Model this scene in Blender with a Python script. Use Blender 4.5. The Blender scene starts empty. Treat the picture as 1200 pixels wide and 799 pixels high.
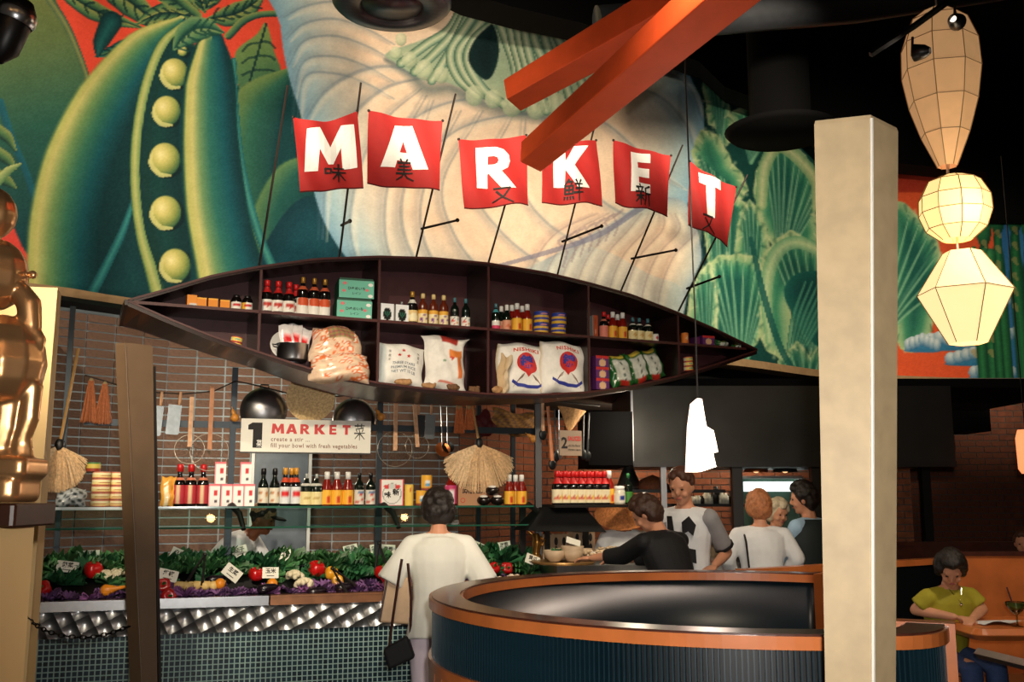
import bpy, bmesh, math, random
import numpy as np
from mathutils import Vector, Matrix

# ---------------------------------------------------------------- camera, world, light, exposure
SC = bpy.context.scene
COL = SC.collection
EYE = Vector((0.0, 0.0, 1.6)); PITCH = math.radians(8.84); FPX = 1167.0
cam = bpy.data.cameras.new('camera'); camo = bpy.data.objects.new('camera', cam); COL.objects.link(camo)
cam.sensor_width = 36.0; cam.lens = 36.0 * FPX / 1200.0; cam.clip_end = 100
camo.location = EYE; camo.rotation_euler = (math.radians(90) + PITCH, 0, 0)
SC.camera = camo
SC.view_settings.view_transform = 'Standard'; SC.view_settings.look = 'None'
SC.view_settings.exposure = 0.0; SC.view_settings.gamma = 1.0
SC.view_settings.use_curve_mapping = False
w = bpy.data.worlds.new('dim_room_air'); SC.world = w; w.use_nodes = True
w.node_tree.nodes['Background'].inputs[0].default_value = (1.0, 0.86, 0.7, 1)
w.node_tree.nodes['Background'].inputs[1].default_value = 0.035

def light(kind, name, loc, target, power, color=(1, .86, .68), size=.15, spot=60, blend=.6):
    l = bpy.data.lights.new(name, kind); o = bpy.data.objects.new(name, l); COL.objects.link(o)
    l.energy = power; l.color = color
    if kind == 'SPOT':
        l.spot_size = math.radians(spot); l.spot_blend = blend; l.shadow_soft_size = size
    elif kind == 'AREA': l.size = size
    else: l.shadow_soft_size = size
    o.location = loc
    d = Vector(target) - Vector(loc); o.rotation_euler = d.to_track_quat('-Z', 'Y').to_euler()
    return o
WARM = (1, .84, .62); NEU = (1, .93, .84)
# the camera's own flash, beside the lens
light('SPOT', 'camera_flash', (.06, -.05, 1.72), (.1, 6, 2.0), 430, (1, .94, .86), .03, 75, .8)
# ceiling track spots washing the mural
light('SPOT', 'mural_spot', (-4.6, 3.6, 5.4), (-3.6, 9.0, 4.9), 1150, WARM, .1, 64, .8)
light('SPOT', 'mural_spot', (-2.3, 4.6, 4.6), (-2.2, 10.0, 5.2), 620, WARM, .1, 60, .8)
light('SPOT', 'mural_spot', (.2, 5.2, 5.0), (-.4, 11.0, 5.2), 820, WARM, .1, 62, .8)
light('SPOT', 'mural_spot', (2.3, 6.6, 5.4), (1.7, 12.0, 4.8), 800, WARM, .1, 58, .8)
light('SPOT', 'mural_spot', (3.9, 8.6, 5.2), (4.1, 13.7, 4.8), 900, WARM, .1, 66, .8)
light('SPOT', 'mural_spot', (6.6, 10.0, 4.6), (7.0, 15.2, 4.2), 520, WARM, .1, 60, .8)
# spots over the market station, aimed under the boat shelf from in front
light('SPOT', 'station_spot', (-2.6, 2.0, 3.7), (-2.9, 7.0, 1.3), 620, WARM, .05, 34, .8)
light('SPOT', 'station_spot', (-1.4, 2.2, 3.7), (-1.9, 7.4, 1.6), 620, WARM, .05, 34, .8)
light('SPOT', 'station_spot', (-.3, 2.4, 3.7), (-.6, 7.8, 1.6), 520, WARM, .05, 36, .8)
light('SPOT', 'boat_spot', (-1.0, 2.6, 5.0), (-1.0, 7.0, 2.9), 300, WARM, .05, 60, .8)
light('SPOT', 'station_spot', (.9, 3.4, 4.2), (.9, 7.6, 1.1), 300, WARM, .06, 42, .8)
light('SPOT', 'booth_spot', (1.2, 2.4, 4.4), (1.1, 5.5, .9), 90, WARM, .06, 50, .8)
light('SPOT', 'dining_spot', (3.6, 5.0, 4.0), (3.3, 7.2, .9), 170, WARM, .06, 50, .8)
light('POINT', 'kitchen_fill', (2.6, 11.0, 2.12), (2.6, 9.6, 0), 16, WARM, .12)  # added fill light, hidden by the hood, to brighten the kitchen bricks
light('POINT', 'kitchen_fill', (1.3, 10.95, 2.12), (.9, 9.9, 0), 26, (1, .74, .48), .12)  # second added fill, warmer, turning the left bricks orange
light('POINT', 'prep_fill', (-2.2, 8.6, 2.2), (-2.2, 8.6, 0), 30, WARM, .1)  # unseen fill light added to brighten the stooping cook's back
light('SPOT', 'pass_spot', (1.5, 4.6, 3.6), (1.4, 7.4, 1.2), 110, WARM, .08, 60, .8)
light('POINT', 'hatted_cook_fill', (1.0, 8.3, 2.2), (0, 0, 0), 22, WARM, .08)  # no fixture here: fill added so the hatted cook's coat reads white

# ---------------------------------------------------------------- geometry helpers
_cp, _sp = math.cos(PITCH), math.sin(PITCH)
def ray(px, py):
    x = (px - 600.0) / FPX; y = (399.5 - py) / FPX
    return Vector((x, _cp - y * _sp, _sp + y * _cp))
def at(px, py, Y):
    d = ray(px, py); return EYE + d * (Y / d.y)
def atz(px, py, z):
    d = ray(px, py); return EYE + d * ((z - EYE.z) / d.z)
class Frame:
    def __init__(s, o, deg):
        s.o = Vector(o); s.deg = deg; t = math.radians(deg); s.rz = t
        s.u = Vector((math.cos(t), math.sin(t), 0)); s.v = Vector((-math.sin(t), math.cos(t), 0))
    def pt(s, a, b, c): return Vector((s.o.x, s.o.y, 0)) + s.u * a + s.v * b + Vector((0, 0, c))
    def hit(s, px, py, b=0.0):          # along-wall coordinate and height where a sight line meets the plane b
        d = ray(px, py); o = Vector((s.o.x, s.o.y, 0)) + s.v * b
        k = ((o - EYE).dot(s.v)) / d.dot(s.v)
        p = EYE + d * k
        return ((p - Vector((s.o.x, s.o.y, 0))).dot(s.u), p.z)
    def loc(s, p):
        q = Vector(p) - Vector((s.o.x, s.o.y, 0)); return Vector((q.dot(s.u), q.dot(s.v), q.z))

def lin(c):
    return tuple((x / 12.92 if x <= .04045 else ((x + .055) / 1.055) ** 2.4) for x in (v / 255.0 for v in c))
RND = random.Random(7)

class MB:
    """collects verts and faces, built as ONE mesh object"""
    def __init__(s): s.v = []; s.f = []; s.m = []; s.smooth = []; s.cur = 0; s.sm = False
    def add(s, vs, fs):
        o = len(s.v); s.v += [tuple(p) for p in vs]
        for f in fs: s.f.append(tuple(i + o for i in f)); s.m.append(s.cur); s.smooth.append(s.sm)
        return s
    def box(s, c, d, M=None, taper=1.0):
        x, y, z = d[0] / 2, d[1] / 2, d[2] / 2
        vs = []
        for k in (-1, 1):
            t = taper if k == 1 else 1.0
            for a, b in ((-1, -1), (1, -1), (1, 1), (-1, 1)):
                p = Vector((a * x * t, b * y * t, k * z))
                if M is not None: p = M @ p
                vs.append(p + Vector(c))
        return s.add(vs, [(3, 2, 1, 0), (4, 5, 6, 7), (0, 1, 5, 4), (1, 2, 6, 5), (2, 3, 7, 6), (3, 0, 4, 7)])
    def rbox(s, c, d, r, M=None, n=2):     # box rounded in plan and slightly at the top
        x, y, z = d[0] / 2 - r, d[1] / 2 - r, d[2] / 2
        ring = []
        for (sx, sy, a0) in ((1, 1, 0), (-1, 1, 90), (-1, -1, 180), (1, -1, 270)):
            for k in range(n + 1):
                a = math.radians(a0 + 90 * k / n); ring.append((sx * x + 0, sy * y + 0, math.cos(a), math.sin(a)))
        N = len(ring); vs = []
        lv = [(-z, r * .6), (-z + r * .4, r), (z - r * .4, r), (z, r * .6)]
        for zz, rr in lv:
            for (a, b, ca, sa) in ring:
                p = Vector((a + ca * rr, b + sa * rr, zz))
                if M is not None: p = M @ p
                vs.append(p + Vector(c))
        fs = [tuple(range(N))[::-1], tuple(range(3 * N, 4 * N))]
        for l in range(3):
            for i in range(N):
                j = (i + 1) % N; fs.append((l * N + i, l * N + j, (l + 1) * N + j, (l + 1) * N + i))
        return s.add(vs, fs)
    def tube(s, pts, r, n=8, cap=True):
        pts = [Vector(p) for p in pts]; rs = r if isinstance(r, (list, tuple)) else [r] * len(pts)
        vs = []; up = None
        for i, p in enumerate(pts):
            t = (pts[min(i + 1, len(pts) - 1)] - pts[max(i - 1, 0)])
            t = t.normalized() if t.length > 1e-9 else Vector((0, 0, 1))
            if up is None: up = Vector((0, 0, 1)) if abs(t.z) < .9 else Vector((1, 0, 0))
            a = t.cross(up); a = a.normalized() if a.length > 1e-6 else t.orthogonal().normalized()
            b = a.cross(t).normalized(); up = b
            for k in range(n):
                an = 2 * math.pi * k / n; vs.append(p + (a * math.cos(an) + b * math.sin(an)) * rs[i])
        fs = []
        for i in range(len(pts) - 1):
            for k in range(n):
                j = (k + 1) % n; fs.append((i * n + k, i * n + j, (i + 1) * n + j, (i + 1) * n + k))
        if cap: fs.append(tuple(range(n))); fs.append(tuple(range((len(pts) - 1) * n, len(pts) * n))[::-1])
        return s.add(vs, [f[::-1] for f in fs])
    def lathe(s, prof, n=16, c=(0, 0, 0), M=None, cap=True, sx=1.0, sy=1.0):
        vs = []; c = Vector(c)
        for r, z in prof:
            for k in range(n):
                a = 2 * math.pi * k / n; p = Vector((math.cos(a) * r * sx, math.sin(a) * r * sy, z))
                if M is not None: p = M @ p
                vs.append(p + c)
        fs = []
        for i in range(len(prof) - 1):
            for k in range(n):
                j = (k + 1) % n; fs.append((i * n + k, i * n + j, (i + 1) * n + j, (i + 1) * n + k))
        if cap: fs.append(tuple(range(n))[::-1]); fs.append(tuple(range((len(prof) - 1) * n, len(prof) * n)))
        return s.add(vs, fs)
    def ball(s, c, r, n=12, m=8, M=None):
        r = (r, r, r) if not isinstance(r, (tuple, list)) else r
        vs = []
        for i in range(m + 1):
            t = math.pi * (i / m) ; t = min(max(t, .02), math.pi - .02)
            for k in range(n):
                a = 2 * math.pi * k / n
                p = Vector((math.sin(t) * math.cos(a) * r[0], math.sin(t) * math.sin(a) * r[1], -math.cos(t) * r[2]))
                if M is not None: p = M @ p
                vs.append(p + Vector(c))
        fs = [(i * n + k, i * n + (k + 1) % n, (i + 1) * n + (k + 1) % n, (i + 1) * n + k) for i in range(m) for k in range(n)]
        fs.append(tuple(range(n))[::-1]); fs.append(tuple(range(m * n, m * n + n)))
        return s.add(vs, fs)
    def prism(s, poly, y0, y1):          # poly in (x, z), pushed along y
        n = len(poly)
        vs = [(x, y0, z) for x, z in poly] + [(x, y1, z) for x, z in poly]
        fs = [tuple(range(n)), tuple(range(n, 2 * n))[::-1]]
        for i in range(n):
            j = (i + 1) % n; fs.append((i, i + n, j + n, j))
        return s.add(vs, fs)
    def mesh(s, name, mats):
        me = bpy.data.meshes.new(name); me.from_pydata(s.v, [], s.f)
        for m in (mats if isinstance(mats, (list, tuple)) else [mats]): me.materials.append(m)
        me.polygons.foreach_set('material_index', s.m); me.polygons.foreach_set('use_smooth', s.smooth)
        me.update(); return me
    def obj(s, name, mats, parent=None, **kw):
        return link(name, s.mesh(name, mats), parent, **kw)

def link(name, me, parent=None, loc=None, rot=None, label=None, cat=None, group=None, kind=None):
    o = bpy.data.objects.new(name, me); COL.objects.link(o)
    if parent is not None: o.parent = parent
    if loc is not None: o.location = loc
    if rot is not None: o.rotation_euler = rot
    if label: o['label'] = label
    if cat: o['category'] = cat
    if group: o['group'] = group
    if kind: o['kind'] = kind
    return o
def thing(name, label, cat, loc=(0, 0, 0), rz=0.0, group=None, rot=None):
    return link(name, None, None, loc, rot if rot is not None else (0, 0, rz), label, cat, group)
def copy_tree(o, parent=None, loc=None, rot=None, label=None, group=None):
    c = o.copy(); COL.objects.link(c); c.parent = parent
    if loc is not None: c.location = loc
    if rot is not None: c.rotation_euler = rot
    if label: c['label'] = label
    if group: c['group'] = group
    for ch in o.children: copy_tree(ch, c)
    return c

# ---------------------------------------------------------------- materials
def mat(name, c, rough=.55, metal=0.0, var=.06, scale=14, spec=.5, bump=0.0, coat=0.0, emit=0.0, alpha=1.0, trans=0.0, sheen=0.0, ecol=None, bscale=None):
    m = bpy.data.materials.new(name); m.use_nodes = True; nt = m.node_tree; b = nt.nodes['Principled BSDF']
    col = lin(c)
    if var > 0 or bump > 0:
        tc = nt.nodes.new('ShaderNodeTexCoord')
        no = nt.nodes.new('ShaderNodeTexNoise'); no.inputs['Scale'].default_value = scale; no.inputs['Detail'].default_value = 4
        nt.links.new(tc.outputs['Object'], no.inputs['Vector'])
    if var > 0:
        rp = nt.nodes.new('ShaderNodeValToRGB')
        rp.color_ramp.elements[0].position = .3; rp.color_ramp.elements[1].position = .7
        rp.color_ramp.elements[0].color = tuple(max(0, x * (1 - var * 2)) for x in col) + (1,)
        rp.color_ramp.elements[1].color = tuple(min(1, x * (1 + var * 2)) for x in col) + (1,)
        nt.links.new(no.outputs['Fac'], rp.inputs['Fac']); nt.links.new(rp.outputs['Color'], b.inputs['Base Color'])
    else: b.inputs['Base Color'].default_value = col + (1,)
    if bump > 0:
        n2 = no
        if bscale:
            n2 = nt.nodes.new('ShaderNodeTexNoise'); n2.inputs['Scale'].default_value = bscale; n2.inputs['Detail'].default_value = 3
            nt.links.new(tc.outputs['Object'], n2.inputs['Vector'])
        bp = nt.nodes.new('ShaderNodeBump'); bp.inputs['Strength'].default_value = bump; bp.inputs['Distance'].default_value = .01
        nt.links.new(n2.outputs['Fac'], bp.inputs['Height']); nt.links.new(bp.outputs['Normal'], b.inputs['Normal'])
    b.inputs['Roughness'].default_value = rough; b.inputs['Metallic'].default_value = metal
    b.inputs['Specular IOR Level'].default_value = spec
    if coat: b.inputs['Coat Weight'].default_value = coat; b.inputs['Coat Roughness'].default_value = .12
    if sheen: b.inputs['Sheen Weight'].default_value = sheen
    if trans: b.inputs['Transmission Weight'].default_value = trans
    if emit:
        b.inputs['Emission Color'].default_value = lin(ecol or c) + (1,); b.inputs['Emission Strength'].default_value = emit
    return m
def paintmat(name, rough=.6, spec=.3, coat=0.0, grain=0.0, gscale=60, emit=0.0, metal=0.0):
    m = bpy.data.materials.new(name); m.use_nodes = True; nt = m.node_tree; b = nt.nodes['Principled BSDF']
    a = nt.nodes.new('ShaderNodeVertexColor'); a.layer_name = 'paint'
    out = a.outputs['Color']
    if grain:
        tc = nt.nodes.new('ShaderNodeTexCoord'); no = nt.nodes.new('ShaderNodeTexNoise')
        no.inputs['Scale'].default_value = gscale; no.inputs['Detail'].default_value = 3
        nt.links.new(tc.outputs['Object'], no.inputs['Vector'])
        mr = nt.nodes.new('ShaderNodeMapRange'); mr.inputs['From Min'].default_value = .3; mr.inputs['From Max'].default_value = .7
        mr.inputs['To Min'].default_value = 1 - grain; mr.inputs['To Max'].default_value = 1 + grain
        nt.links.new(no.outputs['Fac'], mr.inputs['Value'])
        vm = nt.nodes.new('ShaderNodeVectorMath'); vm.operation = 'SCALE'
        nt.links.new(out, vm.inputs[0]); nt.links.new(mr.outputs[0], vm.inputs['Scale']); out = vm.outputs[0]
    nt.links.new(out, b.inputs['Base Color'])
    b.inputs['Roughness'].default_value = rough; b.inputs['Specular IOR Level'].default_value = spec; b.inputs['Metallic'].default_value = metal
    if coat: b.inputs['Coat Weight'].default_value = coat; b.inputs['Coat Roughness'].default_value = .15
    return m
def glassmat(name, c=(210, 235, 225), rough=.02, mix=.12):
    m = bpy.data.materials.new(name); m.use_nodes = True; nt = m.node_tree; nt.nodes.clear()
    out = nt.nodes.new('ShaderNodeOutputMaterial'); t = nt.nodes.new('ShaderNodeBsdfTransparent'); g = nt.nodes.new('ShaderNodeBsdfGlossy')
    t.inputs[0].default_value = lin(c) + (1,); g.inputs['Roughness'].default_value = rough
    f = nt.nodes.new('ShaderNodeFresnel'); f.inputs['IOR'].default_value = 1.5
    mx = nt.nodes.new('ShaderNodeMixShader')
    nt.links.new(f.outputs[0], mx.inputs[0]); nt.links.new(t.outputs[0], mx.inputs[1]); nt.links.new(g.outputs[0], mx.inputs[2])
    nt.links.new(mx.outputs[0], out.inputs[0]); return m
def sheet(P, n, k, color=None, closed=False):
    """grid surface P(s,t), s,t in 0..1, with an optional painted colour per vertex"""
    vs = []; cs = []
    for j in range(k + 1):
        for i in range(n + 1):
            s_, t_ = i / n, j / k
            vs.append(tuple(P(s_, t_)))
            if color: cs.append(lin(color(s_, t_)) + (1.0,))
    fs = [(j * (n + 1) + i, j * (n + 1) + i + 1, (j + 1) * (n + 1) + i + 1, (j + 1) * (n + 1) + i) for j in range(k) for i in range(n)]
    return vs, fs, cs
def paintmesh(name, vs, fs, cs, m, smooth=True):
    me = bpy.data.meshes.new(name); me.from_pydata(vs, [], fs); me.materials.append(m)
    if cs:
        a = me.color_attributes.new('paint', 'FLOAT_COLOR', 'POINT')
        a.data.foreach_set('color', np.array(cs, dtype=np.float32).ravel())
    if smooth: me.polygons.foreach_set('use_smooth', [True] * len(fs))
    me.update(); return me
_dg = None
def curve_mesh(cu):
    o = bpy.data.objects.new('tmp', cu); COL.objects.link(o)
    bpy.context.view_layer.update()
    dg = bpy.context.evaluated_depsgraph_get()
    me = bpy.data.meshes.new_from_object(o.evaluated_get(dg))
    vs = [tuple(v.co) for v in me.vertices]; fs = [tuple(p.vertices) for p in me.polygons]
    bpy.data.objects.remove(o); bpy.data.meshes.remove(me); bpy.data.curves.remove(cu)
    return vs, fs
def text2d(txt, size=1.0, align='CENTER', bold=0.0, space=1.0):
    cu = bpy.data.curves.new('t', 'FONT'); cu.body = txt; cu.size = size; cu.align_x = align; cu.offset = bold; cu.space_character = space
    cu.resolution_u = 2
    return curve_mesh(cu)
def loops2d(loops):
    cu = bpy.data.curves.new('t', 'CURVE'); cu.dimensions = '2D'; cu.fill_mode = 'BOTH'
    for lp in loops:
        sp = cu.splines.new('POLY'); sp.points.add(len(lp) - 1); sp.use_cyclic_u = True
        for i, (x, y) in enumerate(lp): sp.points[i].co = (x, y, 0, 1)
    return curve_mesh(cu)
def circ(cx, cy, r, n=16, ry=None): return [(cx + r * math.cos(2 * math.pi * k / n), cy + (ry or r) * math.sin(2 * math.pi * k / n)) for k in range(n)]
LET = {
 'M': [[(0,0),(.06,1),(.3,1),(.5,.52),(.7,1),(.94,1),(1,0),(.74,0),(.71,.5),(.55,.12),(.45,.12),(.29,.5),(.26,0)]],
 'A': [[(0,0),(.32,1),(.68,1),(1,0),(.7,0),(.645,.18),(.355,.18),(.3,0)], [(.42,.38),(.5,.64),(.58,.38)]],
 'R': [[(0,0),(0,1),(.5,1),(.7,.95),(.83,.82),(.85,.66),(.78,.5),(.62,.42),(.98,0),(.64,0),(.34,.36),(.3,.36),(.3,0)], [(.3,.58),(.3,.78),(.45,.78),(.53,.74),(.55,.68),(.52,.61),(.45,.58)]],
 'K': [[(0,0),(0,1),(.3,1),(.3,.62),(.58,1),(.95,1),(.57,.54),(1,0),(.62,0),(.3,.42),(.3,0)]],
 'E': [[(0,0),(0,1),(.8,1),(.8,.77),(.3,.77),(.3,.62),(.76,.62),(.76,.39),(.3,.39),(.3,.23),(.8,.23),(.8,0)]],
 'T': [[(.28,0),(.28,.75),(0,.75),(0,1),(.86,1),(.86,.75),(.58,.75),(.58,0)]],
}
# brush characters as strokes in a unit square (y up)
HAN = {
 'mi': [[(.05,.72),(.05,.45)],[(.05,.72),(.3,.7),(.28,.46)],[(.05,.47),(.28,.48)],[(.42,.74),(.92,.76)],[(.36,.52),(1,.55)],[(.66,1),(.66,0)],[(.64,.5),(.4,.15)],[(.68,.5),(.98,.12)]],
 'mei': [[(.3,1),(.4,.86)],[(.7,1),(.6,.86)],[(.15,.82),(.85,.84)],[(.22,.66),(.8,.68)],[(.12,.5),(.88,.52)],[(.5,.84),(.5,.42)],[(.05,.32),(.95,.36)],[(.5,.42),(.36,.18),(.05,.02)],[(.5,.34),(.66,.14),(1,0)]],
 'you': [[(.12,.88),(.85,.92),(.6,.45),(.05,.03)],[(.25,.72),(.55,.35),(1,.02)]],
 'xian': [[(.25,1),(.05,.72)],[(.22,.9),(.42,.88),(.34,.72)],[(.08,.7),(.08,.34),(.45,.34),(.45,.7),(.08,.7)],[(.27,.7),(.27,.34)],[(.08,.52),(.45,.52)],[(.06,.2),(.04,.08)],[(.2,.2),(.2,.08)],[(.33,.2),(.35,.08)],[(.46,.2),(.5,.08)],[(.62,.98),(.7,.84)],[(.92,.98),(.84,.84)],[(.56,.78),(1,.78)],[(.6,.58),(.96,.58)],[(.52,.38),(1,.4)],[(.78,.78),(.78,0)]],
 'xin': [[(.26,1),(.3,.9)],[(.05,.86),(.52,.88)],[(.16,.82),(.2,.7)],[(.42,.82),(.36,.7)],[(.03,.64),(.55,.66)],[(.08,.46),(.52,.48)],[(.3,.64),(.3,.02)],[(.28,.44),(.05,.18)],[(.32,.42),(.5,.26)],[(.95,.95),(.66,.84)],[(.66,.84),(.64,.4),(.52,.04)],[(.66,.58),(1,.6)],[(.86,.58),(.86,0)]],
 'cai': [[(.05,.88),(.95,.9)],[(.32,1),(.32,.78)],[(.68,1),(.66,.78)],[(.85,.76),(.15,.68)],[(.2,.62),(.26,.52)],[(.46,.64),(.5,.54)],[(.82,.66),(.72,.52)],[(.02,.42),(.98,.44)],[(.5,.52),(.5,0)],[(.48,.42),(.08,.08)],[(.52,.42),(.95,.06)]],
}
def strokes2d(key, w=.07):
    V = []; F = []
    for st in HAN[key]:
        pts = [Vector(p) for p in st]; L = len(pts)
        for i in range(L - 1):
            a, b = pts[i], pts[i + 1]; d = (b - a).normalized(); n = Vector((-d.y, d.x))
            w0 = w * (.62 if i == 0 else .5); w1 = w * (.36 if i == L - 2 else .5); o = len(V)
            V += [tuple(a - d * w * .25 + n * w0) + (0,), tuple(a - d * w * .25 - n * w0) + (0,), tuple(b + d * w * .2 - n * w1) + (0,), tuple(b + d * w * .2 + n * w1) + (0,)]
            F.append((o, o + 1, o + 2, o + 3))
    return V, F
def cut(vs, fs, nx, ny):
    """slice a flat print so that it can follow a curved surface"""
    bm = bmesh.new(); vv = [bm.verts.new(v) for v in vs]
    for f in fs:
        try: bm.faces.new([vv[i] for i in f])
        except ValueError: pass
    xs = [v[0] for v in vs]; ys = [v[1] for v in vs]
    for n, ax, lo, hi in ((nx, 0, min(xs), max(xs)), (ny, 1, min(ys), max(ys))):
        for k in range(1, n):
            c = lo + (hi - lo) * k / n; co = [0, 0, 0]; co[ax] = c; no = [0, 0, 0]; no[ax] = 1
            bmesh.ops.bisect_plane(bm, geom=bm.verts[:] + bm.edges[:] + bm.faces[:], plane_co=co, plane_no=no)
    bm.verts.index_update(); out = [tuple(v.co) for v in bm.verts], [tuple(v.index for v in f.verts) for f in bm.faces]
    bm.free(); return out
def print_on(name, vs, fs, P, m, parent, sx, sy, ox, oy, eps=.002, nrm=(0, -1, 0), nx=6, ny=6, mirror=False, label=None):
    """lay a flat shape on surface P(s,t): s = ox + x*sx, t = oy + y*sy, lifted eps along nrm"""
    if nx or ny: vs, fs = cut(vs, fs, nx, ny)
    N = Vector(nrm)
    W = [tuple(Vector(P(ox + v[0] * sx, oy + v[1] * sy)) + N * eps) for v in vs]
    me = bpy.data.meshes.new(name); me.from_pydata(W, [], fs); me.materials.append(m); me.update()
    return link(name, me, parent, label=label)
# ---------------------------------------------------------------- materials for the structure
M_black = mat('black_paint', (7, 7, 8), .8, var=.1, spec=.2)
M_darkmetal = mat('dark_metal', (26, 27, 30), .4, .6, var=.05)
M_brick = mat('brick_brown', (108, 82, 68), .8, var=.14, scale=9, bump=.3, bscale=90)
M_brick_red = mat('brick_red', (136, 78, 50), .8, var=.14, scale=9, bump=.3, bscale=90)
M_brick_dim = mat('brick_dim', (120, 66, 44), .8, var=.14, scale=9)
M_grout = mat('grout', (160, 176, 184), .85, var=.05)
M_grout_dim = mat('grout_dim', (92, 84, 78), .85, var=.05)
M_lip = mat('mural_lip', (150, 122, 88), .6, var=.06)
M_cream = mat('cream_plaster', (226, 190, 130), .6, var=.04, scale=3)
M_floor = mat('floor_stone', (52, 44, 40), .5, var=.1, scale=4)

ST = Frame(at(40, 706, 6.5), 18)        # the market station: a runs along the counter, b goes back from its front
ZC = .93                                # counter top

# floor, ceiling and outer walls
mb = MB(); mb.box((2.5, 8.5, -.06), (19, 19, .12)); mb.obj('floor', M_floor, kind='structure')
mb = MB(); mb.box((2.5, 8.5, 8.2), (19, 19, .1)); ceil = mb.obj('ceiling', M_black, kind='structure')
mb = MB(); mb.box((-6.9, 8.5, 4.08), (.15, 19, 8.2)); mb.obj('wall_left', M_black, kind='structure')
mb = MB(); mb.box((11.9, 8.5, 4.08), (.15, 19, 8.2)); mb.obj('wall_right', M_black, kind='structure')
mb = MB(); mb.box((2.5, 17.5, 4.08), (19, .15, 8.2)); mb.obj('wall_back', M_black, kind='structure')

# ---------------------------------------------------------------- the mural wall, curved in plan
H0 = 3.4; H1 = 8.1
_low = [(-170, 316), (-60, 324), (60, 336), (150, 350), (300, 367), (450, 383), (600, 396), (740, 409), (867, 421), (967, 435), (1075, 441.5), (1200, 444.5), (1330, 447)]
_plan = []
for px, py in _low:
    p = atz(px, py, H0); _plan.append((p.x, p.y))
def catmull(pts, n):
    out = []; P = [np.array(p, float) for p in pts]; P = [2 * P[0] - P[1]] + P + [2 * P[-1] - P[-2]]
    for i in range(1, len(P) - 2):
        for k in range(n):
            t = k / n; a, b, c, d = P[i - 1], P[i], P[i + 1], P[i + 2]
            out.append(.5 * ((2 * b) + (-a + c) * t + (2 * a - 5 * b + 4 * c - d) * t * t + (-a + 3 * b - 3 * c + d) * t ** 3))
    out.append(P[-2]); return np.array(out)
PLAN = catmull(_plan, 24)
_seg = np.r_[0, np.cumsum(np.hypot(*np.diff(PLAN, axis=0).T))]
def mural_xy(s):  # s: arc length
    return np.interp(s, _seg, PLAN[:, 0]), np.interp(s, _seg, PLAN[:, 1])
def project(X, Y, Z):
    dy = Y; dz = Z - EYE.z
    d = dy * _cp + dz * _sp; v = -dy * _sp + dz * _cp
    return 600 + FPX * X / d, 399.5 - FPX * v / d

# column positions: finer where the wall is near
ns, nz = 900, 420
ss = np.linspace(0, _seg[-1], 1200); X, Y = mural_xy(ss); pxs, _ = project(X, Y, np.full_like(X, 4.5))
scol = np.interp(np.linspace(pxs[0], pxs[-1], ns), pxs, ss)
X, Y = mural_xy(scol); zz = np.linspace(H0, H1, nz)
GX, GZ = np.meshgrid(X, zz); GY, _ = np.meshgrid(Y, zz)
PX, PY = project(GX, GY, GZ)            # where the painter's design lands on the wall: the design is drawn in these units
RGB = np.zeros(PX.shape + (3,)); RGB[:] = (14, 58, 62)

def smooth_pts(pts, n=8, closed=False):
    P = [np.array(p, float) for p in pts]
    P = [P[-1]] + P + [P[0], P[1]] if closed else [2 * P[0] - P[1]] + P + [2 * P[-1] - P[-2]]
    out = []
    for i in range(1, len(P) - 2):
        for k in range(n):
            t = k / n; a, b, c, d = P[i - 1], P[i], P[i + 1], P[i + 2]
            out.append(.5 * ((2 * b) + (-a + c) * t + (2 * a - 5 * b + 4 * c - d) * t * t + (-a + 3 * b - 3 * c + d) * t ** 3))
    if not closed: out.append(P[-2])
    return np.array(out)
def window(pts, pad):
    x0, y0 = pts.min(0) - pad; x1, y1 = pts.max(0) + pad
    m = (PX > x0) & (PX < x1) & (PY > y0) & (PY < y1)
    return np.nonzero(m)
def blend(idx, a, c):
    RGB[idx] = RGB[idx] * (1 - a[:, None]) + c * a[:, None]
def inside(x, y, P):
    r = np.zeros(len(x), bool); n = len(P)
    for i in range(n):
        x0, y0 = P[i]; x1, y1 = P[(i + 1) % n]
        if y0 == y1: continue
        c = ((y0 > y) != (y1 > y)) & (x < (x1 - x0) * (y - y0) / (y1 - y0) + x0); r ^= c
    return r
def segdist(x, y, P, closed=False):
    best = np.full(len(x), 1e9); tt = np.zeros(len(x)); sd = np.zeros(len(x)); n = len(P)
    for i in range(n if closed else n - 1):
        a = P[i]; b = P[(i + 1) % n]; d = b - a; L2 = d @ d + 1e-9
        t = np.clip(((x - a[0]) * d[0] + (y - a[1]) * d[1]) / L2, 0, 1)
        ex = x - a[0] - t * d[0]; ey = y - a[1] - t * d[1]; q = ex * ex + ey * ey
        m = q < best; best[m] = q[m]; tt[m] = (i + t[m]) / max(1, (n - 1)); sd[m] = np.sign(d[0] * ey[m] - d[1] * ex[m])
    return np.sqrt(best), tt, sd
def ramp(v, stops):
    xs = [s[0] for s in stops]; return np.stack([np.interp(v, xs, [s[1][k] for s in stops]) for k in range(3)], -1)
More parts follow.
